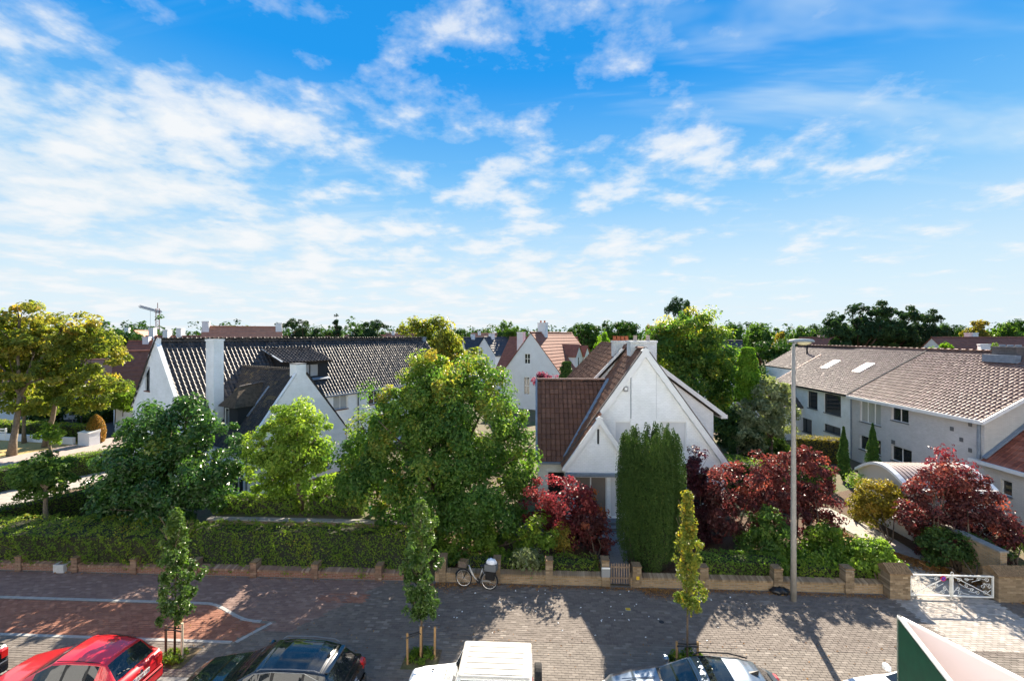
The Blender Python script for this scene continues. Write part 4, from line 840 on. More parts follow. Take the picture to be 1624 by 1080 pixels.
# ------------------------------------------------------------------ the apartment block the picture is taken from
def block():
    B = thing('apartment_block', 'pale apartment block with balconies facing the street, behind the viewer', 'building', (0, -1, 0))
    X = Vector((1, 0, 0)); w = Wall(B, (28, -1.2, 0), -X, [(0, 0), (56, 0), (56, 16), (0, 16)], 'block_render')
    for fl in range(5):
        for i in range(11): w.window((2 + i * 5, 4.4 + i * 5, .9 + fl * 3.1, 2.6 + fl * 3.1), 2, 1, 'frame_dark', 'window_glass', None)
    w.build()
    mb = MB(); mb.box((-28, -13, 0), (28, -1.42, 15.99)); mb.build('core', 'block_render', B)
    mb = MB(); mb.box((-3.2, -1.19, 8.15), (3.6, .35, 8.35)); mb.build('balcony_slab', 'block_render', B)
    mb = MB(); mb.box((-3.2, .25, 8.35), (3.6, .35, 9.25)); mb.build('balcony_parapet', 'block_render', B)
mat('block_render', (.80, .84, .88), .85, .05, 1)
block()
# ------------------------------------------------------------------ foliage
mat('bark', (.10, .075, .055), .95, .4, 6, .6, 30); mat('bark_pale', (.20, .16, .115), .9, .4, 5, .5, 30); mat('stake_wood', (.30, .19, .09), .85, .25, 6, .3, 40); mat('twig_dark', (.03, .032, .018), .95)
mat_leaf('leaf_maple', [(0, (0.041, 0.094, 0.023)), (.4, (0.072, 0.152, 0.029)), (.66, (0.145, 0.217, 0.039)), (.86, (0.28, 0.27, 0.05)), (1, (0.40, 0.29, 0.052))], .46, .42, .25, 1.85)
mat_leaf('leaf_dark', [(0, (0.026, 0.065, 0.018)), (.5, (0.046, 0.109, 0.026)), (.85, (0.087, 0.160, 0.037)), (1, (0.174, 0.217, 0.046))], 0.34, .28, 0.42, 2.2)
mat_leaf('leaf_lime', [(0, (0.085, 0.150, 0.023)), (.5, (0.165, 0.255, 0.039)), (.85, (0.27, 0.34, 0.052)), (1, (0.42, 0.38, 0.065))], .46, .45, .21, 1.75)
mat_leaf('leaf_sycamore', [(0, (0.10, 0.14, 0.026)), (.4, (0.20, 0.225, 0.04)), (.7, (0.36, 0.29, 0.055)), (.9, (0.50, 0.28, 0.055)), (1, (0.52, 0.2, 0.045))], .46, .45, .21, 1.65)
mat_leaf('leaf_hedge', [(0, (0.055, 0.105, 0.014)), (.5, (0.11, 0.18, 0.021)), (.85, (0.20, 0.245, 0.03)), (1, (0.34, 0.25, 0.042))], 0.36, .5, 0.21, 2.0)
mat_leaf('leaf_privet', [(0, (0.051, 0.102, 0.016)), (.5, (0.109, 0.189, 0.026)), (1, (0.217, 0.275, 0.039))], .44, .45, .24, 1.8)
mat_leaf('leaf_red', [(0, (.085, .018, .020)), (.5, (.17, .034, .036)), (.8, (.29, .07, .06)), (1, (.38, .13, .08))], .4, .42, .25, 1.6, (1.0, .55, .8))
mat_leaf('leaf_purple', [(0, (0.026, 0.010, 0.016)), (.5, (0.058, 0.018, 0.026)), (.85, (0.130, 0.033, 0.033)), (1, (0.247, 0.065, 0.041))], .4, .42, .25, 1.7, (1.0, .55, .8))
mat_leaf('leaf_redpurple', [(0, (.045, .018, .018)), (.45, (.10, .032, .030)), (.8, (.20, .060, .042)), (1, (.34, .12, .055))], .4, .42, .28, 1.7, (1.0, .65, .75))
mat_leaf('leaf_orange', [(0, (0.290, 0.072, 0.026)), (.5, (0.522, 0.145, 0.039)), (1, (0.609, 0.290, 0.065))], .4, .45, .2, 1.3)
mat_leaf('leaf_yew', [(0, (0.024, 0.052, 0.014)), (.5, (0.044, 0.086, 0.020)), (.9, (0.075, 0.125, 0.026)), (1, (0.12, 0.14, 0.035))], 0.2, .6, 0.17, 1.6)
mat_leaf('leaf_pine', [(0, (0.020, 0.051, 0.023)), (.5, (0.041, 0.087, 0.034)), (1, (0.087, 0.138, 0.046))], .2, .6, .17, 1.3)
mat_leaf('leaf_mid', [(0, (0.041, 0.087, 0.021)), (.5, (0.080, 0.152, 0.029)), (.85, (0.145, 0.217, 0.039)), (1, (0.290, 0.261, 0.052))], .42, .45, .21, 1.6)
mat_leaf('leaf_silver', [(0, (0.102, 0.131, 0.065)), (.5, (0.189, 0.225, 0.111)), (1, (0.348, 0.377, 0.209))], .4, .5, .21, 1.3)
mat_leaf('leaf_bright', [(0, (0.087, 0.189, 0.016)), (.5, (0.160, 0.304, 0.026)), (1, (0.290, 0.406, 0.039))], .4, .45, .21, 1.3)
mat_leaf('leaf_ochre', [(0, (0.102, 0.109, 0.020)), (.5, (0.232, 0.189, 0.033)), (1, (0.435, 0.275, 0.052))], .42, .45, .21, 1.5)
mat_leaf('leaf_fallen', [(0, (0.140, 0.060, 0.023)), (.5, (0.260, 0.120, 0.036)), (1, (0.420, 0.260, 0.081))], 0.1, .45, 0.21, 1.2)
mat_leaf('leaf_cypress', [(0, (0.029, 0.072, 0.016)), (.6, (0.058, 0.131, 0.023)), (1, (0.116, 0.189, 0.033))], .22, .6, .17, 1.3)

def leaf_quads(pos, nrm, size, aspect=.62, fold=.18):
    n = len(pos); nrm = nrm / (np.linalg.norm(nrm, axis=1, keepdims=True) + 1e-9)
    rv = RNG.normal(size=(n, 3)); t = rv - nrm * np.sum(rv * nrm, 1, keepdims=True); t /= np.linalg.norm(t, axis=1, keepdims=True) + 1e-9
    b = np.cross(nrm, t); s = size[:, None]
    V = np.empty((n, 4, 3), np.float32)
    V[:, 0] = pos - t * s * .5; V[:, 1] = pos + b * s * aspect * .5 + nrm * s * fold - t * s * .08; V[:, 2] = pos + t * s * .5; V[:, 3] = pos - b * s * aspect * .5 + nrm * s * fold - t * s * .08
    return V.reshape(-1, 3), np.arange(4 * n).reshape(n, 4)
def crown_cloud(lobes, n, leaf, clump=.45, nclump=None, shell=.5, up=.5, rnd=.8, tint_z=0.0, flat=.75, tint0=.42, tvar=.16, rough_r=.09):
    """leaves gathered in clumps through the volume of several lobes, thickest near the outside"""
    lo = np.array(lobes, float); vol = (lo[:, 3] * lo[:, 4] * lo[:, 5]) ** .72; pr = vol / vol.sum()
    nclump = nclump or max(20, int(n / 70)); li = RNG.choice(len(lo), nclump, p=pr)
    d = RNG.normal(size=(nclump, 3)); d /= np.linalg.norm(d, axis=1, keepdims=True)
    rad = shell + (1 - shell) * RNG.random(nclump) ** .6; rad *= 1 + RNG.normal(0, rough_r, nclump)
    cc = lo[li, :3] + d * rad[:, None] * lo[li, 3:]
    crs = clump * RNG.uniform(.6, 1.35, nclump); ct = RNG.normal(0, tvar, nclump)
    ci = RNG.integers(0, nclump, n); g = RNG.normal(size=(n, 3)); g /= np.linalg.norm(g, axis=1, keepdims=True)
    g *= RNG.random((n, 1)) ** .4; g[:, 2] *= flat
    pos = cc[ci] + g * crs[ci, None]
    out = d[ci] * .55 + g * .7
    nrm = out + RNG.normal(0, rnd, (n, 3)) * .6 + np.array((0, 0, up))
    zmin, zmax = pos[:, 2].min(), pos[:, 2].max()
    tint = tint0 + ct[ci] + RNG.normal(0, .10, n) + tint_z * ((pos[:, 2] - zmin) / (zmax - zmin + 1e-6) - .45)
    size = leaf * RNG.uniform(.5, 1.45, n)
    return pos, nrm, size, np.clip(tint, 0, 1)
def foliage(parent, name, cloud, m, aspect=.62, zmin=.02):
    pos, nrm, size, tint = cloud; k = pos[:, 2] > zmin; pos, nrm, size, tint = pos[k], nrm[k], size[k], tint[k]
    V, F = leaf_quads(pos, nrm, size, aspect); return np_mesh(name, V, F, m, parent, np.repeat(tint, 4), origin=wl(parent))
def limbs(parent, base, fork_z, r, lobes, m='bark', lean=(0, 0), stems=1, name='trunk', sub=2, n=7):
    """trunk with limbs reaching into each lobe"""
    base = Vector(base); mb = MB(); tops = []
    for s in range(stems):
        off = Vector((random.uniform(-1, 1), random.uniform(-1, 1), 0)) * (r * 2.2 if stems > 1 else 0)
        top = base + Vector((lean[0], lean[1], fork_z)) + off * 2.2; pts = []
        for i in range(5):
            f = i / 4; pts.append(base + off * (.4 + f) + (top - base - off) * f + Vector((random.uniform(-1, 1), random.uniform(-1, 1), 0)) * r * .35 * (0 < i < 4))
        mb.tube(pts, [r * (1.35 if i == 0 else 1 - .10 * i) / (1 if stems == 1 else 1.3) for i in range(5)], n); tops.append(pts[-1])
    for k, lb in enumerate(lobes):
        a = tops[k % len(tops)]; c = Vector(lb[:3]); lr = Vector(lb[3:])
        mid = a.lerp(c, .5) + Vector((random.uniform(-.3, .3), random.uniform(-.3, .3), random.uniform(.0, .4))) * lr.x * .3
        mb.tube([a - Z3 * r * .5, mid, c], [r * .55, r * .32, r * .14], 6)
        for j in range(sub):
            e = c + Vector((random.uniform(-.8, .8) * lr.x, random.uniform(-.8, .8) * lr.y, random.uniform(-.4, .8) * lr.z))
            mb.tube([mid.lerp(c, .4 + .5 * random.random()), c.lerp(e, .45) + Vector((0, 0, -.1)), e], [r * .22, r * .13, r * .05], 5)
    return mb.build(name, m, parent, smooth=True)
def PL(D, *ls):
    """lobes given where they stand: (px, py, half-width px, half-height px[, depth offset m]) at distance D"""
    out = []
    for l in ls:
        px, py, a, b = l[:4]; dd = l[4] if len(l) > 4 else 0.0; q = at(px, py, D + dd); rx = a * D / FPX; out.append((q.x, q.y, q.z, rx, rx * (.85 if len(l) < 6 else l[5]), b * D / FPX))
    return out
def tree(name, label, cat, base, lobes, n, leaf, m, fork=None, r=.16, bark='bark', clump=.5, stems=1, group=None, trunk=True, **kw):
    base = Vector((base[0], base[1], 0 if len(base) < 3 else base[2])); T = thing(name, label, cat, base, group)
    if trunk: limbs(T, base, fork if fork else min(l[2] - l[5] * .6 for l in lobes) + .3, r, lobes, bark, stems=stems, lean=kw.pop('lean', (0, 0)))
    asp = kw.pop('aspect', .62)
    foliage(T, 'crown' if cat == 'tree' else 'foliage', crown_cloud(lobes, n, leaf, clump, **kw), m, asp); return T

# front garden trees
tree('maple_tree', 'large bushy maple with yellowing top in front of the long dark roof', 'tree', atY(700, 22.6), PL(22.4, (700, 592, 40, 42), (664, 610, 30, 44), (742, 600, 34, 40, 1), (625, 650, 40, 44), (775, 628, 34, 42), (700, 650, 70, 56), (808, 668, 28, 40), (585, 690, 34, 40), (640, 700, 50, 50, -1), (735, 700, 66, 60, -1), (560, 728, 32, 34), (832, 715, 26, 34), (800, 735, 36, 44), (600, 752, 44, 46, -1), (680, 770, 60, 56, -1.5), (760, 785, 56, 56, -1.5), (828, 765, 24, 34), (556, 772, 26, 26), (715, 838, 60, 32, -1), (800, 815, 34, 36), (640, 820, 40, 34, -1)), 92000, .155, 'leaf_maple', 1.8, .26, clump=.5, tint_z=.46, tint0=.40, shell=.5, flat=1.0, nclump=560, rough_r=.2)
tree('dark_maple', 'dense dark green glossy maple behind the hedge, left of the white wing', 'tree', atY(262, 21.9), PL(22.6, (270, 690, 62, 46), (220, 730, 60, 50), (320, 720, 60, 52), (265, 760, 82, 58), (190, 770, 42, 40), (345, 770, 40, 44), (250, 805, 78, 34), (300, 655, 30, 26), (195, 800, 40, 26)), 36000, .19, 'leaf_dark', 1.3, .15, clump=.5, up=.7, tint_z=.2, nclump=300, rough_r=.16)
tree('lime_tree', 'bright lime green tree in front of the white wing gable', 'tree', (*atY(475, 22.2)[:2], 1.3), PL(23, (470, 668, 42, 26), (435, 700, 44, 34), (500, 695, 34, 34), (468, 720, 60, 40), (420, 755, 34, 26), (480, 765, 46, 24), (510, 735, 26, 30), (448, 652, 20, 16)), 17500, .16, 'leaf_lime', 2.1, .17, clump=.42, tint_z=.35, nclump=150, rough_r=.16)
tree('round_tree', 'small round-headed tree on a straight trunk beside the left hedge', 'tree', atY(72, 22.0), PL(23.5, (72, 755, 36, 32), (48, 760, 24, 26), (98, 755, 22, 26), (75, 740, 26, 20)), 7000, .16, 'leaf_mid', 2.3, .13, 'bark_pale', clump=.34)
# red and purple shrubs
def shrub(label, px, Yd, D, lobes, n, leaf, m, **kw): return tree(kw.pop('name', 'shrub'), label, kw.pop('cat', 'shrub'), atY(px, Yd), PL(D, *lobes), n, leaf, m, fork=kw.pop('fork', .5), r=kw.pop('r', .06), stems=kw.pop('stems', 4), clump=kw.pop('clump', .34), **kw)
shrub('bright crimson shrub in front of the white entrance porch', 885, 21.4, 21.4, [(878, 782, 40, 32), (900, 805, 50, 38), (858, 815, 32, 40), (895, 840, 44, 28), (932, 830, 28, 30)], 6400, .15, 'leaf_red', tint_z=.5, r=.06)
shrub('orange red shrub tips beside the porch door', 948, 21.8, 22.2, [(935, 785, 8, 24), (946, 812, 13, 20)], 650, .14, 'leaf_orange', r=.03)
shrub('dark maroon low shrub left of the garden path gate', 945, 20.6, 20.8, [(945, 850, 26, 34), (930, 835, 20, 26)], 3600, .13, 'leaf_redpurple')
shrub('small golden twiggy bush behind the low hedge', 888, 20.0, 20.2, [(890, 855, 16, 18)], 1500, .10, 'leaf_ochre')
shrub('dark purple plum shrub immediately right of the yew', 1100, 22.4, 22.4, [(1108, 745, 20, 34), (1105, 800, 30, 50), (1095, 850, 34, 34)], 8500, .15, 'leaf_purple', r=.07, tint_z=.3)
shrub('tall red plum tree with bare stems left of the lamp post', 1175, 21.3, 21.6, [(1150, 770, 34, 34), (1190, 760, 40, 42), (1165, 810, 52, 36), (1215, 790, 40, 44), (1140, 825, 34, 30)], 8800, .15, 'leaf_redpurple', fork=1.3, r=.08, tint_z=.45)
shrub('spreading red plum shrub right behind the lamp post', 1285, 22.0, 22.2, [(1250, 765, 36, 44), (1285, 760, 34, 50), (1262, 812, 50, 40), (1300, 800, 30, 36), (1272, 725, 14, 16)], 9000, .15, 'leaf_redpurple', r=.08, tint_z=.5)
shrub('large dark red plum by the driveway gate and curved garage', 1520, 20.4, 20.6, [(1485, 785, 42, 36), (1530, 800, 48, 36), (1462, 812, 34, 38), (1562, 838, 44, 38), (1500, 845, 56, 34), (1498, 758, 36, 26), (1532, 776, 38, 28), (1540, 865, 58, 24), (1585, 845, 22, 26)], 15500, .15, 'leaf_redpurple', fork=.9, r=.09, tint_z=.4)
shrub('wispy red shoots rising above the dark red plum at the garage', 1485, 20.9, 21.2, [(1492, 718, 14, 10), (1510, 742, 30, 12), (1478, 730, 12, 12)], 420, .15, 'leaf_red', fork=2.4, r=.03, stems=2)
shrub('yellow green rounded shrub in front of the curved garage', 1400, 22.4, 23.0, [(1390, 790, 32, 32), (1425, 800, 24, 30), (1375, 805, 20, 24)], 8000, .13, 'leaf_ochre', tint_z=.3)
shrub('glossy green bush behind the low wall left of the lamp post', 1225, 19.8, 20.0, [(1222, 840, 30, 32), (1210, 870, 36, 22)], 5500, .14, 'leaf_mid')
shrub('bright green leafy bush along the low wall at the lamp post', 1290, 19.2, 19.3, [(1250, 890, 34, 20), (1295, 885, 36, 22), (1225, 895, 20, 18)], 5200, .14, 'leaf_privet')
shrub('dark green bush between the lamp post and the driveway', 1325, 19.8, 20.0, [(1318, 865, 34, 26), (1345, 880, 30, 26), (1300, 850, 18, 18)], 5200, .13, 'leaf_hedge')
shrub('fresh green bush spilling over the wall beside the gate pillar', 1385, 18.9, 18.7, [(1372, 888, 36, 24), (1398, 905, 26, 26), (1385, 870, 22, 16), (1410, 925, 14, 10)], 5600, .15, 'leaf_lime')
shrub('slim green bush sprouting beside the parked bicycle', 835, 18.9, 18.9, [(838, 890, 20, 20), (850, 905, 12, 18)], 1700, .13, 'leaf_silver')
shrub('dark shrub under the large maple behind the bicycle', 770, 20.0, 20.2, [(720, 870, 30, 26), (790, 865, 40, 26), (850, 850, 30, 36)], 5200, .15, 'leaf_hedge')
shrub('low dark conifer under the red plum by the gate', 1530, 19.3, 19.4, [(1500, 868, 44, 24), (1560, 875, 36, 22)], 4500, .13, 'leaf_yew')
shrub('small clipped box ball beside the garage path', 1357, 25.5, 25.8, [(1356, 762, 10, 9)], 900, .09, 'leaf_lime')
shrub('light green bush at the right edge behind the brick wall', 1615, 20.4, 20.5, [(1618, 858, 16, 14)], 1200, .12, 'leaf_lime')
# yew: a bundle of upright plumes
def yew():
    b = atY(1033, 20.1); T = thing('yew_tree', 'broad dark columnar yew beside the garden gate', 'tree', b); rad = 1.36; hgt = 6.25
    mb = MB(); mb.tube([b, b + Z3 * 1.5, b + Z3 * 4], [.22, .18, .06], 8); mb.build('trunk', 'bark', T)
    P, Nn, S, Ti = [], [], [], []
    for k in range(150):
        a = random.uniform(0, 2 * math.pi); q = random.random() ** .33; rr = rad * (.25 + .75 * q); top = hgt * (1 - .10 * q * q) * random.uniform(.93, 1.02); z0 = random.uniform(0, 3.2) * (1 if q > .6 else .4)
        top = max(top * random.uniform(.6, 1) if random.random() < .3 else top, z0 + 1.2)
        n = int(700 * (top - z0) / 4); t = RNG.random(n); w = .21 * np.sin(np.pi * np.clip(t * .93 + .07, 0, 1)) ** .6 + .02
        an = RNG.random(n) * 2 * np.pi; shrink = np.where(z0 + t * (top - z0) < 1, .78 + .22 * (z0 + t * (top - z0)), 1.0)
        cx = b.x + math.cos(a) * rr * shrink * (1 - .10 * t); cy = b.y + math.sin(a) * rr * shrink * (1 - .10 * t)
        P.append(np.stack([cx + np.cos(an) * w, cy + np.sin(an) * w, z0 + t * (top - z0)], 1)); Nn.append(np.stack([np.cos(an), np.sin(an), np.full(n, .55)], 1) + RNG.normal(0, .35, (n, 3)))
        S.append(RNG.uniform(.05, .115, n)); Ti.append(np.clip(RNG.normal(.55 + random.uniform(-.15, .15), .14, n), 0, 1))
    foliage(T, 'crown', (np.concatenate(P), np.concatenate(Nn), np.concatenate(S), np.concatenate(Ti)), 'leaf_yew', .4)
    mb = MB(); mb.lathe([(rad * .5, .1), (rad * .62, 1.2), (rad * .6, 3.5), (rad * .35, 4.8), (.05, 5.2)], b, 16); mb.build('inner_twigs', 'twig_dark', T)
yew()
def column(label, px, D, ytop, ybot, wpx, n, leaf, m, base_z=0.0, name='cypress_tree', taper=.8, trunk=True, group=None):
    q = at(px, ytop, D); b = Vector((q.x, q.y, 0)); w = wpx / 2 * D / FPX; z0 = max(.05, at(px, ybot, D).z); T = thing(name, label, 'tree', b, group)
    mb = MB(); mb.tube([b, b + Z3 * (z0 + .5), b + Z3 * (q.z - .3)], [.09, .07, .02], 7); mb.build('trunk', 'bark', T)
    t = RNG.random(n) ** .85; prof = np.clip(np.minimum(t * 6, 1), .3, 1) * (1 - t ** 2.2 * taper) * (1 + .10 * np.sin(t * 23 + RNG.random() * 6)); a = RNG.random(n) * 2 * np.pi; rr = w * prof * (RNG.random(n) ** .35); lump = 1 + .14 * np.sin(a * 3 + t * 14)
    pos = np.stack([b.x + np.cos(a) * rr * lump, b.y + np.sin(a) * rr * lump, z0 + t * (q.z - z0)], 1)
    nr = np.stack([np.cos(a), np.sin(a), np.full(n, .5)], 1) + RNG.normal(0, .5, (n, 3))
    foliage(T, 'crown', (pos, nr, leaf * RNG.uniform(.6, 1.3, n), np.clip(RNG.normal(.45, .2, n), 0, 1)), m); return T
column('slim dark cypress against the white wall, left of the pair', 1338, 31.5, 677, 772, 17, 3200, .16, 'leaf_cypress', taper=1); column('slim dark cypress against the grey brick wall, right of the pair', 1384, 32.0, 672, 765, 20, 3200, .16, 'leaf_cypress', taper=1)
column('bright green ivy clad column tree right of the big garden tree', 1186, 39, 552, 650, 36, 6500, .28, 'leaf_bright', taper=.5)
column('conical dark shrub by the far white house wall', 898, 52, 574, 620, 24, 2200, .3, 'leaf_yew', taper=.5)
# street saplings with stakes
def sapling(label, px, Y, ytop, ycr, wpx, n, m, kind, stake):
    b = atY(px, Y); D = b.y * CP - b.x * SP; T = thing('street_tree', label, 'tree', b, 'slim young street trees along the kerb'); zt = at(px, ytop, D).z; zc = at(px, ycr, D).z; w = wpx / 2 * D / FPX
    mb = MB(); lean = Vector((random.uniform(-.06, .06), 0, 0)); mb.tube([b, b + Z3 * 1.2 + lean * .4, b + Z3 * zc + lean, b + Z3 * (zt - .3) + lean * 1.3], [.035, .03, .026, .008], 7)
    for k in range(26):
        z = zc + (zt - zc - .5) * random.random(); a = random.uniform(0, 6.28); l = w * .8; s = b + Z3 * z + lean; mb.tube([s, s + Vector((math.cos(a) * l * .5, math.sin(a) * l * .5, .22)), s + Vector((math.cos(a) * l, math.sin(a) * l, .6))], [.012, .008, .004], 4)
    mb.build('trunk', 'bark', T, smooth=True)
    nc = 130; t = RNG.random(nc); prof = np.interp(t, [0, .12, .3, .5, .75, 1], [.5, .9, 1.0, .82, .55, .12] if kind == 0 else [.55, .95, .95, 1.0, .9, .25] if kind == 1 else [.7, 1.0, .75, .85, .45, .1]); a = RNG.random(nc) * 2 * np.pi; rr = w * prof * RNG.random(nc) ** .45 * RNG.uniform(.65, 1.28, nc) * (1 + .22 * np.sin(a * 2 + t * 17))
    cc = np.stack([b.x + lean.x + np.cos(a) * rr, b.y + np.sin(a) * rr, zc + t * (zt - zc)], 1); ci = RNG.integers(0, nc, n); g = RNG.normal(size=(n, 3)); g /= np.linalg.norm(g, axis=1, keepdims=True); g *= RNG.random((n, 1)) ** .5
    pos = cc[ci] + g * np.array((.13, .13, .17)); tn = .42 + RNG.normal(0, .10, nc)[ci] + RNG.normal(0, .12, n) + .25 * (t[ci] - .4)
    foliage(T, 'crown', (pos, g + RNG.normal(0, .5, (n, 3)) + np.array((0, 0, .5)), .105 * RNG.uniform(.6, 1.3, n), np.clip(tn, 0, 1)), m)
    S = thing('stake_frame', 'wooden stakes holding the street tree ' + label.split(' tree ')[-1], 'tree stake', b, 'stakes tied to the street trees'); 
    for (dx, dy, h, col) in stake:
        mb = MB(); mb.tube([b + Vector((dx, dy, -.02)), b + Vector((dx * 1.02, dy, h))], .036, 8); mb.build('stake', col, S)
    hh = min(s[2] for s in stake) - .12; mb = MB(); ring = [b + Vector((s[0] * 1.04, s[1] - .04, hh)) for s in stake]
    if len(ring) > 1: mb.tube([ring[0], b + Vector((0, -.06, hh + .02)), ring[-1]], .022, 6); mb.tube([ring[0] + Vector((0, .1, .02)), b + Vector((0, .06, hh)), ring[-1] + Vector((0, .1, .02))], .022, 6)
    mb.build('tie', 'trim_dark', S)
    return b
mat_leaf('leaf_street', [(0, (.030, .065, .016)), (.5, (.060, .115, .024)), (.85, (.12, .18, .035)), (1, (.2, .24, .05))], .36, .32, .4, 1.8)
mat('stake_pale', (.50, .44, .32), .8, .2, 8)
SB = [sapling('slender glossy green street tree beside the red brick bay', 277, 13.62, 812, 985, 60, 6400, 'leaf_street', 0, ((-.28, .0, 1.0, 'bark'), (.28, -.05, 1.12, 'stake_pale'))),
      sapling('slender green street tree left of the white jeep', 669, 13.95, 796, 978, 54, 6200, 'leaf_street', 1, ((-.38, -.25, .95, 'stake_wood'), (.38, .1, .95, 'stake_wood'), (-.02, -.06, 1.05, 'stake_wood'))),
      sapling('thin yellowing street tree behind the silver car', 1090, 13.75, 783, 962, 44, 4600, 'leaf_ochretree', 2, ((-.3, 0, .95, 'stake_wood'), (.3, .0, .95, 'stake_wood')))] if mat_leaf('leaf_ochretree', [(0, (0.065, 0.109, 0.020)), (.4, (0.145, 0.189, 0.033)), (.75, (0.348, 0.275, 0.039)), (1, (0.493, 0.232, 0.039))], .42, .45, .21, 1.5) else None
for b, n, lb in ((SB[0], 500, 'weeds and fallen leaves in the tree pit of the left street tree'), (SB[1], 900, 'dark tufted plants at the foot of the middle street tree'), (SB[2], 2600, 'small clipped green shrub at the foot of the right street tree')):
    big = n > 2000; w_ = .5 if big else .42
    T = thing('pit_plant', lb, 'plant', b); foliage(T, 'foliage', crown_cloud([(b.x, b.y, .28 if big else .08, w_ * (1.25 if big else 1), .34, .36 if big else .16)], n, .09, .14), 'leaf_hedge')
    mb = MB(); mb.box((b.x - .55, b.y - .45, -.018), (b.x + .55, b.y + .45, .008)); mb.build('soil', 'soil', T)

# ------------------------------------------------------------------ hedges
def hedge(label, P0, P1, w, h, m, dens=260, leaf=.085, bump=.07, name='hedge', z0=0.0, tint0=.42, slant=0.0, group=None, tint_top=.0):
    """clipped hedge from P0 to P1 (front foot line), w deep to the left-hand/back side"""
    P0 = Vector((P0[0], P0[1], 0)); P1 = Vector((P1[0], P1[1], 0)); d = (P1 - P0); L = d.length; d.normalize(); b = Vector((-d.y, d.x, 0)); T = thing(name, label, 'hedge', P0, group)
    i = .12; mb = MB(); mb.add([P0 + d * i + b * i + Z3 * z0, P1 - d * i + b * i + Z3 * z0, P1 - d * i + b * (w - i) + Z3 * z0, P0 + d * i + b * (w - i) + Z3 * z0, P0 + d * i + b * (i + slant) + Z3 * (h - i), P1 - d * i + b * (i + slant) + Z3 * (h - i), P1 - d * i + b * (w - i) + Z3 * (h - i), P0 + d * i + b * (w - i) + Z3 * (h - i)],
        [(0, 1, 5, 4), (1, 2, 6, 5), (2, 3, 7, 6), (3, 0, 4, 7), (4, 5, 6, 7)]); mb.build('inner_twigs', 'twig_dark', T)
    fr = math.hypot(h - z0, slant); faces = [(L * fr, 'f'), (L * (w - slant), 't'), (L * h * .4, 'b'), (w * h, 'l'), (w * h, 'r')]; P, Nn, top = [], [], []
    db, bb = np.array(d), np.array(b)
    for ar, k in faces:
        n = int(ar * dens); u = RNG.random(n); v = RNG.random(n)
        wob = bump * (np.sin(u * L * 3.1 + 1.3) * np.sin(v * 5 + u * L) + .6 * np.sin(u * L * 7.7 + v * 9)) + RNG.normal(0, .035, n)
        if k == 'f': s, o, z, nv = u * L, v * slant - wob, z0 + v * (h - z0), -bb
        elif k == 't': s, o, z, nv = u * L, slant + v * (w - slant), h + wob * .8, np.array((0, 0, 1.))
        elif k == 'b': s, o, z, nv = u * L, np.full(n, w) + wob, z0 + v * (h - z0), bb
        elif k == 'l': s, o, z, nv = -wob, u * w, z0 + v * (h - z0), -db
        else: s, o, z, nv = L + wob, u * w, z0 + v * (h - z0), db
        if k in 'lr': o = np.maximum(o, v * slant)
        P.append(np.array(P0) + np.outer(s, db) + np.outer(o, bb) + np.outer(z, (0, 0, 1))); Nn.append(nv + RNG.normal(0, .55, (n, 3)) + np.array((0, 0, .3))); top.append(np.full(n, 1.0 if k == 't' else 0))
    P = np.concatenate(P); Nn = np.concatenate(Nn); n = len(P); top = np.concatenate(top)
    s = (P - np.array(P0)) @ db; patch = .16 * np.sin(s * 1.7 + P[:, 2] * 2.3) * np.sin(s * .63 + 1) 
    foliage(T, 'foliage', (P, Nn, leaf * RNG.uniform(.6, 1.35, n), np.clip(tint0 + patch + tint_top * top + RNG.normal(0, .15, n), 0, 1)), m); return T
def gl(px, Y): return atY(px, Y)
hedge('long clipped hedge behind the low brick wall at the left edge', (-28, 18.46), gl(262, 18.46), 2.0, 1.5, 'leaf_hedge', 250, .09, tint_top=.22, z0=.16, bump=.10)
hedge('loose ivy hedge sloping up to the retaining wall below the lime tree', gl(270, 18.44), gl(655, 18.44), 2.05, 1.42, 'leaf_hedge', 270, .09, slant=1.05, tint0=.52, z0=.14, bump=.12)
hedge('low hedge behind the bicycle and brick piers', gl(742, 18.72), gl(948, 18.72), .8, .72, 'leaf_hedge', 300, .08, tint0=.5)
hedge('low mixed hedge behind the piers, between the yew and the lamp post', gl(1118, 18.72), gl(1250, 18.72), 1.0, .95, 'leaf_privet', 300, .09)
hedge('low hedge between the lamp post and the gate pillar', gl(1270, 18.72), gl(1420, 18.72), .9, .8, 'leaf_hedge', 300, .09)
hA = C(-33, 27.9); hdir = (LH(1, 0) - LH(0, 0)).normalized()
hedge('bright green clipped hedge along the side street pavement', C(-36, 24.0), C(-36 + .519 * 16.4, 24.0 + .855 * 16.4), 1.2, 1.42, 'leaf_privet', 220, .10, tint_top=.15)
hedge('dark hedge between the side driveway and the front garden', C(-26.2, 21.6), C(-26.2 + .519 * 7.6, 21.6 + .855 * 7.6), 1.0, 1.35, 'leaf_hedge', 220, .10, tint0=.3)
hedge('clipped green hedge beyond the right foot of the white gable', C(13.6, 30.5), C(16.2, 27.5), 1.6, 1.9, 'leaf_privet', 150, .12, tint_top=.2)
hedge('clipped hedge with brown top below the white terrace house', at(1262, 700, 36.5), at(1335, 700, 35.5), 1.0, 1.9, 'leaf_ochre', 150, .12)
hedge('green hedge strip by the right garden fence', at(1268, 745, 29.5), at(1325, 745, 29.0), 1.2, 1.4, 'leaf_privet', 170, .12)
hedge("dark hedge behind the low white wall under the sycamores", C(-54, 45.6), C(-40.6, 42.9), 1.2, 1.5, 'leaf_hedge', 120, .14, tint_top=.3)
hedge('row of light green shrubs on the raised bed beside the lime tree trunk, left', gl(345, 21.6), gl(466, 21.6), .9, 1.95, 'leaf_privet', 280, .11, z0=1.2, bump=.14, name='shrub_row', tint0=.6)
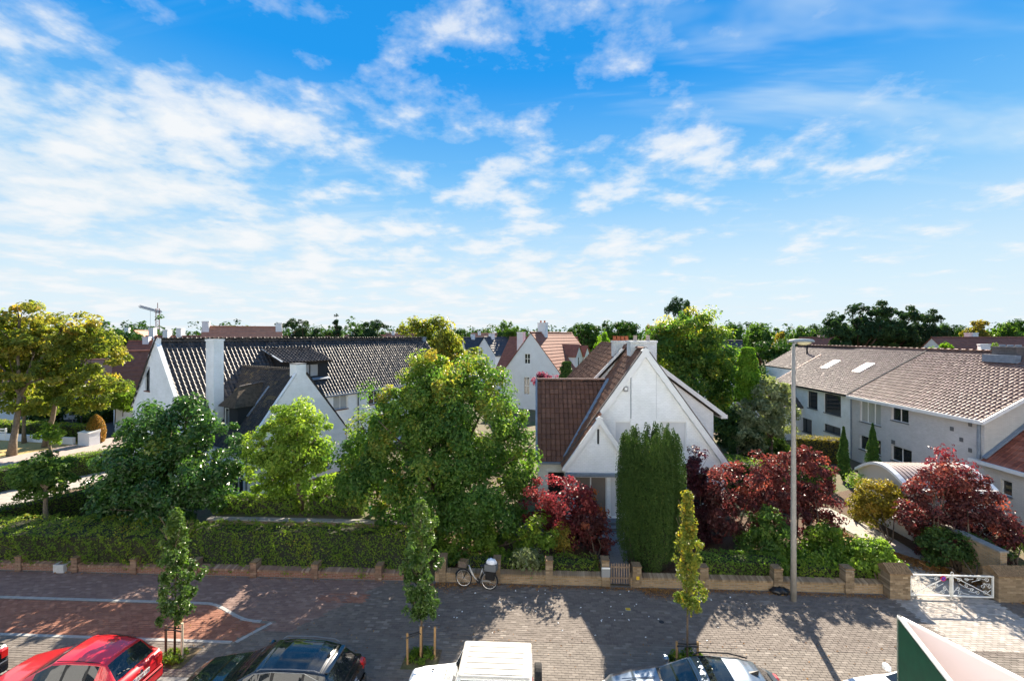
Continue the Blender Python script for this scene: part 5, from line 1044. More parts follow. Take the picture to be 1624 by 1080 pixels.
hedge('row of light green shrubs on the raised bed beside the lime tree trunk, right', gl(486, 21.7), gl(570, 21.7), 1.0, 2.0, 'leaf_privet', 280, .11, z0=1.2, bump=.16, name='shrub_row', tint0=.6)

# ------------------------------------------------------------------ trees across the side street and behind the houses
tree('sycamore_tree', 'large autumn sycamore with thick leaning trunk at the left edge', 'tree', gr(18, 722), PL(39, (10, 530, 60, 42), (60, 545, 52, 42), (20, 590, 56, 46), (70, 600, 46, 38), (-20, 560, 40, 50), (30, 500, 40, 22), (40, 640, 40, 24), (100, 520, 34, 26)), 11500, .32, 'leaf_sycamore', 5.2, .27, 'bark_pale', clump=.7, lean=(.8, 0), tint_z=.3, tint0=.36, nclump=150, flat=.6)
tree('sycamore_tree', 'slim sycamore trunk between the two larger sycamores', 'tree', gr(38, 702), PL(42, (45, 600, 30, 30), (35, 560, 34, 34), (60, 640, 30, 18)), 4200, .32, 'leaf_sycamore', 5.5, .15, 'bark_pale', clump=.65, tint_z=.3, tint0=.33, nclump=50)
tree('sycamore_tree', 'autumn sycamore with curved trunk right of the other two sycamores', 'tree', gr(72, 708), PL(40.5, (120, 530, 44, 36), (150, 575, 42, 36), (105, 590, 44, 42), (165, 545, 28, 36), (130, 625, 46, 26), (172, 610, 24, 24), (85, 560, 40, 40)), 10500, .32, 'leaf_sycamore', 5.0, .23, 'bark_pale', clump=.7, lean=(1.2, 0), tint_z=.25, tint0=.32, nclump=140, flat=.6)
tree('sapling_tree', 'small yellow green sapling on the dry verge', 'tree', gr(79, 727), PL(37, (84, 682, 15, 12), (74, 692, 12, 8), (90, 694, 12, 8)), 900, .26, 'leaf_lime', 1.6, .14, 'bark_pale', clump=.4)
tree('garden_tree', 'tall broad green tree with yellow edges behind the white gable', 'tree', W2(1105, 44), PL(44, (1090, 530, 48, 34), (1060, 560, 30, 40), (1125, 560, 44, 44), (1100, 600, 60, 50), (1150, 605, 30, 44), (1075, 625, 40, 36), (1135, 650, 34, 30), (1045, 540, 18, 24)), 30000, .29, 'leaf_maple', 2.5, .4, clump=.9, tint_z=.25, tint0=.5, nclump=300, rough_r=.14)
tree('autumn_tree', 'golden autumn tree behind the far end of the dark roof', 'tree', W2(690, 56), PL(56, (655, 530, 26, 22), (690, 530, 30, 24), (712, 555, 26, 30), (670, 560, 40, 26), (735, 570, 24, 24), (640, 520, 12, 10)), 9000, .40, 'leaf_sycamore', 3, .3, clump=.95, tint0=.4)
tree('olive_tree', 'pale grey green bushy tree left of the lamp post by the white terrace', 'tree', W2(1222, 37), PL(37, (1225, 625, 30, 28), (1205, 660, 34, 34), (1238, 665, 24, 34), (1190, 690, 26, 24)), 13000, .22, 'leaf_silver', 1.6, .2, clump=.5, tint0=.6)
shrub('dark shrubs filling the gap right of the white house', 1165, 37, 38, [(1160, 680, 24, 34), (1185, 695, 40, 26), (1215, 705, 36, 20)], 7000, .26, 'leaf_yew', clump=.6)
shrub('dark garden shrubs behind the side street entrance', 165, 52, 54, [(130, 640, 30, 18), (170, 650, 40, 20), (200, 655, 26, 18), (205, 625, 20, 20)], 5000, .36, 'leaf_yew', clump=.8)
shrub('light green small tree beside the left end of the long white house', 196, 46, 47, [(196, 632, 20, 20), (186, 618, 16, 12)], 2600, .3, 'leaf_lime', clump=.6, r=.1)
shrub('tall dark yew hedge block under the sycamores on the left', 68, 50, 51, [(62, 640, 16, 30), (72, 660, 20, 26)], 4200, .34, 'leaf_yew', clump=.7)
shrub('pink leaved shrub in front of the far white gable', 862, 40, 41, [(858, 600, 12, 9), (870, 606, 10, 8)], 900, .24, 'leaf_redpink', clump=.45) if mat_leaf('leaf_redpink', [(0, (.13, .035, .05)), (1, (.26, .10, .12))], .4, .42, .25, 1.7, (1.0, .55, .8)) else None
def topiary():
    b = gr(152, 702); T = thing('topiary', 'orange tinged egg shaped topiary beside the white gate block', 'topiary', b); n = 5200; t = RNG.random(n); prof = np.interp(t, [0, .15, .4, .7, .9, 1], [.8, .95, 1, .8, .45, .02]); a = RNG.random(n) * 2 * np.pi
    rr = .72 * prof + RNG.normal(0, .02, n); pos = np.stack([b.x + np.cos(a) * rr, b.y + np.sin(a) * rr, .1 + t * 2.55], 1); mb = MB(); mb.tube([b, b + Z3 * 2.2], [.5, .2], 10); mb.build('inner_twigs', 'twig_dark', T)
    foliage(T, 'foliage', (pos, np.stack([np.cos(a), np.sin(a), t], 1) + RNG.normal(0, .4, (n, 3)), .12 * RNG.uniform(.7, 1.3, n), np.clip(.5 + .25 * np.cos(a) + RNG.normal(0, .15, n), 0, 1)), 'leaf_topiary')
mat_leaf('leaf_topiary', [(0, (0.072, 0.109, 0.020)), (.5, (0.203, 0.145, 0.026)), (1, (0.522, 0.232, 0.039))], 0.25, .45, 0.21, 1.5); topiary()

# prototypes for the skyline
def proto(kind):
    T = thing(kind, 'x', 'tree'); 
    if kind == 'pine_tree':
        lob = [(random.uniform(-3, 3), random.uniform(-3, 3), random.uniform(5.5, 10.5), random.uniform(1.3, 2.3), random.uniform(1.3, 2.3), random.uniform(.8, 1.3)) for _ in range(18)] + [(0, 0, 10.6, 1.6, 1.6, .9), (0, 0, 8, 3, 3, 1.4)]
        limbs(T, (0, 0, 0), 5, .3, lob, sub=1); foliage(T, 'crown', crown_cloud(lob, 13000, .5, .75, up=.9, flat=.6, shell=.25), 'leaf_pine', .4)
    elif kind == 'cedar_tree':
        lob = []
        for i in range(9):
            z = 2.5 + i * .95; r = 3.6 * (1 - i / 10.5)
            for k in range(6): a = random.uniform(0, 6.28); lob.append((math.cos(a) * r * .62, math.sin(a) * r * .62, z, r * .55, r * .55, .4))
        lob.append((0, 0, 11, .5, .5, .8)); limbs(T, (0, 0, 0), 9, .28, lob, sub=0); foliage(T, 'crown', crown_cloud(lob, 10000, .5, .6, up=1.2, flat=.5, shell=.2), 'leaf_pine', .4)
    else:
        lob = [(random.uniform(-2.4, 2.4), random.uniform(-2.4, 2.4), random.uniform(4.5, 9.4), random.uniform(1.4, 2.3), random.uniform(1.4, 2.3), random.uniform(1.1, 1.8)) for _ in range(11)] + [(0, 0, 9.6, 1.6, 1.6, 1.3)]
        limbs(T, (0, 0, 0), 4, .28, lob, sub=1); foliage(T, 'crown', crown_cloud(lob, 7600, .46, .75, tint_z=.2), {'broad_tree': 'leaf_mid', 'ochre_tree': 'leaf_ochre', 'dark_tree': 'leaf_cypress', 'bright_tree': 'leaf_bright'}[kind])
    return T
PROTO = {}
def far_tree(kind, label, px, ytop, wpx, D, group='trees on the skyline'):
    if kind not in PROTO: PROTO[kind] = proto(kind); T = PROTO[kind]
    else: T = copy_tree(PROTO[kind])
    b = W2(px, D); zt = at(px, ytop, D).z; tag(T, label, 'tree', group); T.location = b; s = max(.4, zt / 11.2); sw = wpx * D / FPX / 8.0; T.scale = (sw, sw, s); T.rotation_euler = (0, 0, random.uniform(0, 6.28)); return T
for a in (('dark_tree', 'dark round tree over the red roof left of the crane', 196, 521, 70, 75), ('broad_tree', 'green tree just left of the crane mast', 215, 530, 40, 82), ('broad_tree', 'small green tree right of the salmon roofed house', 413, 519, 34, 120),
          ('dark_tree', 'dark round tree on the skyline between the salmon roof and the first pine', 432, 517, 30, 150), ('pine_tree', 'broad dark pine on the skyline above the long ridge', 480, 510, 46, 115), ('cedar_tree', 'conical cedar on the skyline above the long ridge', 534, 503, 38, 118), ('dark_tree', 'low dark tree at the left foot of the cedar', 515, 521, 28, 125),
          ('pine_tree', 'twin topped dark pine on the skyline right of the cedar', 585, 512, 46, 125), ('dark_tree', 'small dark tree on the skyline left of the cream house', 733, 519, 28, 140), ('broad_tree', 'pale green tree on the skyline left of the tall far chimney', 806, 509, 46, 95), ('dark_tree', 'dark low tree on the skyline left of the pale green tree', 760, 521, 44, 150),
          ('dark_tree', 'dark tree on the skyline over the red hipped roof', 928, 509, 62, 120), ('dark_tree', 'broad dark tree on the skyline left of the big garden tree', 990, 505, 72, 115), ('bright_tree', 'bright yellow green tree left of the white chimneys', 960, 523, 36, 66), ('ochre_tree', 'ochre tree edge on the skyline between dark trees and the big garden tree', 1030, 512, 26, 80),
          ('pine_tree', 'dark pine top rising behind the big garden tree', 1085, 479, 46, 70), ('dark_tree', 'dark spiky tree right of the big garden tree', 1168, 508, 34, 85), ('broad_tree', 'green round tree on the skyline right of the big garden tree', 1206, 512, 60, 90), ('ochre_tree', 'reddish brown tree crown left of the street lamp', 1236, 524, 36, 80),
          ('dark_tree', 'large blue green cedar mass left of the street lamp', 1228, 534, 100, 62), ('broad_tree', 'green trees on the skyline above the street lamp', 1278, 517, 50, 130), ('pine_tree', 'dark pine on the skyline right of the street lamp', 1322, 510, 52, 105), ('pine_tree', 'tall broad pine at the centre of the right skyline', 1362, 486, 84, 72), ('pine_tree', 'tall dark pine right of the tallest one on the right skyline', 1412, 494, 70, 74),
          ('pine_tree', 'rounded dark pine left of the long red roof', 1455, 498, 60, 76), ('dark_tree', 'dark low tree behind the brown chimney on the right', 1508, 510, 60, 110), ('ochre_tree', 'pale ochre tree on the right skyline', 1556, 505, 54, 100), ('broad_tree', 'green tree on the right skyline next to the ochre tree', 1592, 512, 44, 105), ('dark_tree', 'dark tree at the right end of the skyline', 1618, 503, 40, 110),
          ('bright_tree', 'light green bushes before the long red roof on the right', 1500, 541, 50, 60), ('broad_tree', 'green bush before the white dormer on the right', 1572, 545, 40, 58), ('dark_tree', 'dark trees at the left edge behind the sycamores', 30, 515, 120, 90), ('dark_tree', 'dark tree behind the left roofs', 120, 525, 60, 95),
          ('broad_tree', 'green tree behind the white terrace at the fence', 1150, 620, 50, 50), ('dark_tree', 'dark tree filling the gap behind the big garden tree', 1195, 575, 60, 55)):
    far_tree(*a)
lob = []
for k in range(380):
    an = R(-62 + 124 * k / 380) + random.uniform(-.01, .01); D = random.uniform(150, 320); h = random.uniform(10.5, 15); lob.append((math.sin(an) * D, math.cos(an) * D, h * .55, random.uniform(5, 9), random.uniform(5, 9), h * .5))
V, F = leaf_quads(*(lambda c: (c[0], c[1], c[2]))(cw := crown_cloud(lob, 110000, 1.1, 1.9, nclump=6500)))
tag(np_mesh('far_wood', V, F, 'leaf_cypress', None, np.repeat(np.clip(cw[3] - .1, 0, 1), 4)), 'distant band of mixed trees along the whole skyline', 'trees', kind='stuff')

# fallen leaves along the wall foot and the garden path
def litter(name, label, segs, n, size=.06, m='leaf_fallen', z=.012):
    P = []
    for (x0, y0, x1, y1, sp, w) in segs:
        k = int(n * w); t = RNG.random(k); P.append(np.stack([x0 + (x1 - x0) * t, y0 + (y1 - y0) * t + np.abs(RNG.normal(0, abs(sp), k)) * (-1 if sp > 0 else 1), np.full(k, z) + RNG.random(k) * .02], 1))
    P = np.concatenate(P); nn = len(P); V, F = leaf_quads(P, np.array((0, 0, 1.)) + RNG.normal(0, .3, (nn, 3)), size * RNG.uniform(.6, 1.4, nn)); return tag(np_mesh(name, V, F, m, None, np.repeat(np.clip(RNG.normal(.45, .25, nn), 0, 1), 4)), label, 'leaves', kind='stuff')
x = lambda px, Y: atY(px, Y).x
litter('fallen_leaves', 'brown fallen leaves drifted along the foot of the wall', [(x(690, 18), 18.3, x(1250, 18), 18.3, .12, .55), (x(1020, 18), 18.25, x(1085, 18), 18.2, .28, .25), (x(0, 18), 18.3, x(690, 18), 18.3, .1, .12), (x(1250, 18), 18.3, x(1440, 18), 18.2, .12, .15), (-14, 15.5, 12, 15.5, 1.4, .10), (x(680, 18), 18.2, x(740, 18), 18.2, .25, .1)], 2600)
litter('garden_leaves', 'dry leaves scattered under the plum shrubs and along the path', [(x(1330, 24), 23.6, x(1440, 20.5), 20.4, -.8, .5), (x(1400, 22), 22.6, x(1560, 19.5), 19.8, .9, .6), (x(1100, 21), 20.5, x(1300, 21), 20.8, .8, .3), (x(760, 20), 20, x(960, 20), 20.4, .7, .3)], 5200, .09, z=.0)
# ------------------------------------------------------------------ low garden walls with brick piers
mat_attr('brick_piece', [(0, (.13, .080, .058)), (.4, (.20, .125, .088)), (.75, (.27, .18, .125)), (1, (.36, .27, .20))], .85, .25, .14, 5, .3, 60)
mat_attr('brick_piece_tan', [(0, (.16, .115, .070)), (.5, (.24, .175, .11)), (1, (.36, .28, .185))], .85, .25, .16, 4, .3, 60)
mat('mortar', (.22, .19, .15), .95, .25, 9); mat('coping_stone', (.22, .21, .19), .85, .25, 5, .2, 40)
def bricks(parent, lo, hi, m, name='brickwork', bw=.20, bh=.062, gap=.012, jog=.006):
    """a pier or wall block faced with separate bricks round a mortar core"""
    lo = Vector(lo); hi = Vector(hi); mb = MB(); mb.box(lo + Vector((.012, .012, 0)), hi - Vector((.012, .012, .005))); core = mb.build(name, 'mortar', parent)
    V, F, T = [], [], []; nc = int((hi.z - lo.z) / (bh + gap))
    def one(x0, x1, y0, y1, z0, z1):
        j = random.uniform(-jog, jog); b = len(V); x0 -= j; x1 += j * .5; y0 -= j
        V.extend([(x0, y0, z0), (x1, y0, z0), (x1, y1, z0), (x0, y1, z0), (x0, y0, z1), (x1, y0, z1), (x1, y1, z1), (x0, y1, z1)]); F.extend([tuple(b + i for i in f) for f in ((4, 5, 6, 7), (0, 1, 5, 4), (1, 2, 6, 5), (2, 3, 7, 6), (3, 0, 4, 7))]); T.extend([min(1, max(0, random.gauss(.45, .22)))] * 8)
    for c in range(nc):
        z0 = lo.z + c * (bh + gap) + gap; z1 = z0 + bh; n = max(1, round((hi.x - lo.x) / (bw + gap))); off = .5 if c % 2 else 0; w = (hi.x - lo.x) / n; x = lo.x - (w * off)
        for i in range(n + (1 if off else 0)):
            a, b_ = max(lo.x, x + i * w), min(hi.x, x + (i + 1) * w)
            if b_ - a > .03: one(a + gap / 2, b_ - gap / 2, lo.y, hi.y, z0, z1)
    o = np_mesh('brick_course', V, F, m, core, T, origin=wl(core)); o['kind'] = 'stuff'; return core
def coping(parent, x0, x1, y0, y1, z, m, th=.07, lift=.0):
    V, F, T = [], [], []; n = int((x1 - x0) / .078)
    for i in range(n):
        a = x0 + i * .078; b = a + .066; j = random.uniform(-.006, .006); k = len(V); zz = z + th + random.uniform(-.004, .004)
        V += [(a, y0 + j, z), (b, y0 + j, z), (b, y1 + j, z), (a, y1 + j, z), (a, y0 + j, zz), (b, y0 + j, zz), (b, y1 + j, zz + lift), (a, y1 + j, zz + lift)]; F += [tuple(k + q for q in f) for f in ((4, 5, 6, 7), (0, 1, 5, 4), (1, 2, 6, 5), (2, 3, 7, 6), (3, 0, 4, 7))]; T += [min(1, max(0, random.gauss(.5, .22)))] * 8
    o = np_mesh('coping', V, F, m, parent, T, origin=wl(parent)); o['kind'] = 'stuff'; return o
def X_(px, Y=18.4): return atY(px, Y).x
def garden_wall(name, label, px0, px1, piers, m, wm, h=.34, pw=.40, ph=.88, skip=()):
    x0 = px0 if px0 < -20 else X_(px0); x1 = X_(px1); T = thing(name, label, 'wall', (x0, WALL_Y, 0)); mb = MB(); mb.box((x0, WALL_Y + .02, -.05), (x1, WALL_Y + .24, h)); mb.build('wall', wm, T)
    coping(T, x0, x1, WALL_Y - .02, WALL_Y + .28, h + .002, m, .075, .05)
    for p_, hh in piers:
        xp = X_(p_); b = bricks(T, (xp - pw / 2, WALL_Y - .06, -.04), (xp + pw / 2, WALL_Y + .32, hh), m, 'pier')
        mb = MB(); mb.box((xp - pw / 2 - .01, WALL_Y - .08, hh), (xp + pw / 2 + .01, WALL_Y + .34, hh + .05)); mb.build('pier_cap', 'mossy_cap', b)
    return T
mat('mossy_cap', (.20, .13, .07), .95, .45, 14, .5, 60)
garden_wall('garden_wall', 'low brick wall with reddish piers below the clipped hedge at the left', -29, 640, [(p_, .56) for p_ in (31, 120, 213, 309, 403, 500, 601)], 'brick_piece', 'brick_plinth', .22, .27)
garden_wall('garden_wall', 'low weathered wall with tan piers behind the bicycle', 690, 968, [(702, .98), (788, .95), (871, .95), (960, 1.02)], 'brick_piece_tan', 'brick_yellow', .32, .30)
garden_wall('garden_wall', 'low brick wall with tan piers between the yew and the driveway gate', 1000, 1425, [(1010, .80), (1116, .82), (1233, .85), (1346, .92)], 'brick_piece_tan', 'brick_yellow', .32, .34)
mb = MB(); xp = X_(960); mb.bevbox((xp - .17, WALL_Y - .135, .42), (xp + .17, WALL_Y - .062, .80), .012); T = thing('letterbox', 'grey letterbox with pale slot fixed on the pier left of the picket gate', 'letterbox', (xp, WALL_Y - .1, .4)); mb.build('box', 'frame_grey', T)
mb = MB(); mb.box((xp - .165, WALL_Y - .15, .76), (xp + .165, WALL_Y - .136, .82)); mb.build('slot_flap', 'trim_white', T)
mb = MB(); xp = X_(1012); mb.box((xp - .09, WALL_Y - .083, .34), (xp + .03, WALL_Y - .07, .47)); tag(mb.build('yellow_plate', mat('yellow_plate', (.55, .36, .03), .6, .2, 12)), 'small yellow plate fixed low on the pier right of the picket gate', 'plate')
# picket gate
x0, x1 = X_(968), X_(1001); T = thing('picket_gate', 'weathered wooden picket gate between two tan piers', 'gate', (x0, WALL_Y + .1, 0)); mat('old_wood', (.23, .17, .12), .9, .3, 12, .3, 50)
for i in range(8):
    x = x0 + .06 + (x1 - x0 - .12) * i / 7; mb = MB(); mb.add([(x - .026, WALL_Y + .1, .08), (x + .026, WALL_Y + .1, .08), (x + .026, WALL_Y + .1, .84), (x, WALL_Y + .1, .90), (x - .026, WALL_Y + .1, .84), (x - .026, WALL_Y + .125, .08), (x + .026, WALL_Y + .125, .08), (x + .026, WALL_Y + .125, .84), (x, WALL_Y + .125, .90), (x - .026, WALL_Y + .125, .84)], [(0, 1, 2, 3, 4), (9, 8, 7, 6, 5), (0, 5, 6, 1), (1, 6, 7, 2), (2, 7, 8, 3), (3, 8, 9, 4), (4, 9, 5, 0)]); mb.build('picket', 'old_wood', T)
for z in (.24, .68): mb = MB(); mb.box((x0 + .02, WALL_Y + .126, z), (x1 - .02, WALL_Y + .16, z + .07)); mb.build('rail', 'old_wood', T)
# driveway gate pillars
def gate_pillar(label, xa, xb, h, m='brick_piece_tan', dep=.62):
    T = thing('gate_pillar', label, 'pillar', ((xa + xb) / 2, WALL_Y, 0), 'brick pillars of the driveway gate'); bricks(T, (xa, WALL_Y - .35, -.04), (xb, WALL_Y - .35 + dep, h), m, 'pier'); V, F, Ti = [], [], []
    n = int((xb - xa + .1) / .09)
    for i in range(n):                                             # pitched cap of tiles on edge
        a = xa - .05 + i * (xb - xa + .1) / n; b = a + (xb - xa + .1) / n - .012; k = len(V); y0, y1, ym = WALL_Y - .41, WALL_Y - .29 + dep, WALL_Y - .35 + dep / 2; j = random.uniform(-.006, .006)
        V += [(a, y0, h + .01), (b, y0, h + .01), (b, ym, h + .27 + j), (a, ym, h + .27 + j), (a, y1, h + .01), (b, y1, h + .01), (a, y0, h - .03), (b, y0, h - .03)]; F += [(k, k + 1, k + 2, k + 3), (k + 3, k + 2, k + 5, k + 4), (k + 6, k + 7, k + 1, k), (k + 1, k + 7, k + 5, k + 2), (k, k + 3, k + 4, k + 6)]; Ti += [min(1, max(0, random.gauss(.25, .2)))] * 8
    np_mesh('cap', V, F, 'brick_piece', T, Ti, origin=wl(T)) if False else None
    mb = MB(); mb.v = [tuple(q) for q in V]; mb.f = F; mb.uv = [[(0, 0)] * len(f) for f in F]; mb.build('cap', 'mossy_cap', T)
    return T
GX0, GX1 = X_(1443, 18.1), X_(1579, 18.1)
gate_pillar('tan brick pillar with pitched tile cap on the left of the white gate', GX0 - .78, GX0 - .02, .98); gate_pillar('broad tan brick pillar with mossy pitched cap right of the white gate', GX1 + .04, GX1 + 1.9, .98)
gp = Vector((GX1 + 1.9, WALL_Y + .3, 0)); T = thing('yard_wall', 'tall brick side wall with white coping behind the right gate pillar', 'wall', (GX1 + .8, WALL_Y + .35, 0)); mb = MB(); mb.box((GX1 + .75, WALL_Y + .32, -.04), (GX1 + 1.0, WALL_Y + 3.4, 1.55)); mb.build('wall', 'brick_yellow', T); mb = MB(); mb.box((GX1 + .7, WALL_Y + .3, 1.551), (GX1 + 1.06, WALL_Y + 3.45, 1.62)); mb.build('coping', 'coping_stone', T)
# wrought iron gate
def spiral(c, r, a0, turns, flip, Y):
    return [Vector((c[0] + math.cos(a0 + flip * t * turns * 2 * math.pi) * r * (1 - .78 * t), Y, c[1] + math.sin(a0 + flip * t * turns * 2 * math.pi) * r * (1 - .78 * t))) for t in [i / 16 for i in range(17)]]
def iron_gate():
    T = thing('driveway_gate', 'low white wrought iron double gate with scrolls across the driveway', 'gate', (GX0, 18.15, 0)); Y = 18.15; xm = (GX0 + GX1) / 2; z0, z1 = .10, .92
    mat('gate_white', (.66, .66, .63), .5, .12, 9)
    for a, b, sg in ((GX0 + .03, xm - .012, 1), (xm + .012, GX1 - .03, -1)):
        f = MB(); t = .024
        f.box((a, Y - t, z0), (a + .05, Y + t, z1)); f.box((b - .05, Y - t, z0), (b, Y + t, z1)); f.box((a + .05, Y - t, z1 - .045), (b - .05, Y + t, z1)); f.box((a + .05, Y - t, z0), (b - .05, Y + t, z0 + .045)); g = f.build('gate_leaf', 'gate_white', T)
        f = MB(); p0, p1 = ((a + .05, z0 + .05), (b - .05, z1 - .05)) if sg > 0 else ((a + .05, z1 - .05), (b - .05, z0 + .05)); f.tube([(p0[0], Y, p0[1]), (p1[0], Y, p1[1])], .017, 6); f.build('brace', 'gate_white', g)
        W = b - a
        for (u, v, r, a0, tr, fl, u2, v2) in ((.18, .78, .085, 0, 1.3, 1, .34, .62), (.36, .80, .08, 3.1, 1.3, -1, .52, .84), (.64, .82, .075, 0, 1.3, 1, .48, .70), (.84, .80, .09, 3.1, 1.3, -1, .66, .90), (.14, .36, .08, 1.5, 1.3, -1, .05, .20), (.20, .18, .085, 0, 1.3, 1, .42, .12), (.34, .52, .07, 4.5, 1.2, 1, .18, .60), (.62, .20, .085, 3.1, 1.3, -1, .40, .26), (.80, .22, .085, 0, 1.3, 1, .94, .36), (.74, .52, .09, 1.5, 1.3, -1, .92, .62), (.90, .52, .07, 4.5, 1.2, 1, .78, .66), (.48, .34, .075, 0, 1.3, 1, .30, .46)):
            cx, cz = a + W * (u if sg < 0 else 1 - u), z0 + (z1 - z0) * v; f = MB(); pts = spiral((cx, cz), r, a0 if sg < 0 else math.pi - a0, tr, fl * -sg, Y); ex = Vector((a + W * (u2 if sg < 0 else 1 - u2), Y, z0 + (z1 - z0) * v2)); f.tube([ex, ex.lerp(pts[0], .6)] + pts, .0095, 5); f.build('scroll', 'gate_white', g)
    f = MB(); f.tube([Vector((xm + .045 * math.cos(q), Y - .03, z1 + .07 + .06 * math.sin(q))) for q in [i * math.pi / 5 for i in range(10)]], .012, 6, closed=True); f.build('latch_ring', 'gate_white', T); f = MB(); f.tube([(xm - .03, Y - .035, z1 - .05), (xm - .03, Y - .035, -.02)], .011, 6); f.build('drop_bolt', 'gate_white', T)
    S = thing('no_parking_sign', 'small round blue and red no parking sign hung on the white gate', 'sign', (xm - .34, Y - .05, .8)); c = Vector((xm - .33, Y - .04, .80)); mat('sign_red', (.55, .02, .04), .4); mat('sign_blue', (.05, .05, .42), .4)
    f = MB(); f.lathe([(0, -.012), (.10, -.012), (.10, .006), (0, .006)], c, 20, 'y'); f.build('disc', 'sign_red', S); f = MB(); f.lathe([(0, -.016), (.074, -.016), (.074, -.0121)], c, 20, 'y'); f.build('face', 'sign_blue', S)
    for sg in (1,): f = MB(); f.tube([c + Vector((-.052, -.018, .052)), c + Vector((.052, -.018, -.052))], .010, 4); f.build('red_bar', 'sign_red', S)
iron_gate()

# ------------------------------------------------------------------ gardens and side street surfaces
def sheet(name, m, pts, z=-.02): g = MB(); g.add([(q[0], q[1], z) for q in pts], [tuple(range(len(pts)))]); return tag(g.build(name, m), kind='structure')
sheet('driveway', 'drive_paving', [(GX0 - .1, 18.3), (GX1 + .1, 18.3), gr(1575, 905), gr(1490, 897), gr(1420, 855), gr(1365, 828), gr(1310, 803), gr(1290, 806), gr(1330, 833), gr(1385, 863), gr(1440, 900)], -.012)
sheet('dry_strip', 'dry_grass', [gr(1432, 900), gr(1375, 866), gr(1320, 834), gr(1290, 815), gr(1300, 842), gr(1345, 875), gr(1415, 915)], -.02)
sheet('leaf_bed', mat('leaf_soil', (.085, .05, .028), .95, .5, 16, .6, 60), [gr(1490, 896), gr(1600, 905), gr(1600, 815), gr(1390, 765), gr(1330, 780), gr(1312, 802), gr(1366, 827), gr(1421, 854)], -.022)
sheet('shrub_bed', 'leaf_soil', [(X_(690, 18.7), 18.7), (X_(1430, 18.7), 18.7), gr(1385, 865), gr(1300, 820), gr(1120, 815), gr(990, 835), gr(700, 835)], -.028)
sheet('garden_path', 'sill_stone', [(X_(967, 18.6), 18.6), (X_(1000, 18.6), 18.6), (4.6, 23.6), (2.6, 23.6)], -.012)
V1 = lambda s, o: LH(s, o)
sheet('side_verge', 'dry_grass', [gr(-60, 745), gr(150, 706), gr(150, 700), gr(-60, 690)], -.024)
sheet('side_pavement', 'side_paving', [gr(-60, 752), gr(220, 704), gr(260, 690), gr(230, 684), gr(-60, 737)], -.018)
sheet('side_drive', 'drive_paving', [gr(-80, 815), gr(0, 812), gr(200, 748), gr(215, 728), gr(-60, 775)], -.02)
sheet('side_road', 'asphalt', [gr(150, 698), gr(235, 684), gr(240, 655), gr(110, 650), gr(100, 668)], -.022)
sheet('left_lawn', 'lawn', [gr(-60, 830), gr(160, 800), gr(330, 828), (-13, 19.0), (-28, 19.0)], -.026) if mat('lawn', (.06, .10, .02), .95, .35, 9, .5, 50) else None
# raised bed behind its retaining wall
bx0, bx1 = X_(330, 20.7), X_(650, 20.7); T = thing('retaining_wall', 'grey stone topped retaining wall above the ivy hedge', 'wall', (bx0, 20.7, 0)); mb = MB(); mb.box((bx0, 20.62, -.04), (bx1, 20.86, 1.36)); mb.build('wall', 'brick_yellow', T)
for i in range(8):
    w = (bx1 - bx0) / 8; mb = MB(); mb.bevbox((bx0 + i * w + .01, 20.57, 1.361), (bx0 + (i + 1) * w - .01, 20.93, 1.44), .015); mb.build('coping', 'coping_stone', T)
mb = MB(); mb.box((bx0, 20.861, -.05), (bx1, 23.2, 1.27)); tag(mb.build('planting_bed', 'soil'), kind='structure')
# low white wall, block, little fence, bench over the side street
T = thing('white_wall', 'low white rendered wall under the sycamores', 'wall', C(-40.3, 42.3)); a, b = C(-54, 45), C(-40.6, 42.2); slab(T, 'wall', 'bgwall', a + Z3 * -.02, b + Z3 * -.02, .62, .25)
q = gr(135, 706); T = thing('white_block', 'square white gate block with sloping cap beside the topiary', 'gate post', q); d1 = (b - a).normalized(); n1 = d1.cross(Z3); M = lambda v: q + d1 * v.x - n1 * v.y + Z3 * v.z
mb = MB(); mb.box((-.70, -.1, -.02), (.62, .8, 1.1), M); mb.build('block', 'bgwall', T); mb = MB(); mb.add([M(Vector(v)) for v in ((-.74, -.14, 1.101), (.66, -.14, 1.101), (.66, .84, 1.101), (-.74, .84, 1.101), (-.74, -.14, 1.16), (.66, -.14, 1.16), (.66, .84, 1.34), (-.74, .84, 1.34))], [(3, 2, 1, 0), (4, 5, 6, 7), (0, 1, 5, 4), (1, 2, 6, 5), (2, 3, 7, 6), (3, 0, 4, 7)]); mb.build('cap', 'trim_white', T)
T = thing('rail_fence', 'short white rail fence at the left edge under the sycamores', 'fence', C(-50, 44)); 
for i in range(3): f = MB(); c_ = C(-50.5 + i * .9, 44.1 - i * .15); f.box((c_.x - .06, c_.y - .06, 0), (c_.x + .06, c_.y + .06, 1.15)); f.build('post', 'trim_white', T)
for z in (.75, 1.0): slab(T, 'rail', 'trim_white', C(-50.6, 44.0, z), C(-48.6, 43.7, z), .1, .05)
q = gr(126, 668); T = thing('garden_bench', 'white garden bench in the shade across the side street', 'bench', q); f = MB()
for i in range(3): f.box((q.x - .8, q.y - .2 + i * .16, .42), (q.x + .8, q.y - .08 + i * .16, .46))
f.build('seat', 'trim_white', T); f = MB()
for i in range(3): f.box((q.x - .8, q.y + .27, .55 + i * .14), (q.x + .8, q.y + .31, .65 + i * .14))
f.build('backrest', 'trim_white', T)
for sx in (-.74, .68):
    for sy in (-.18, .24): f = MB(); f.box((q.x + sx, q.y + sy, -.03), (q.x + sx + .06, q.y + sy + .06, .42)); f.build('leg', 'trim_white', T)
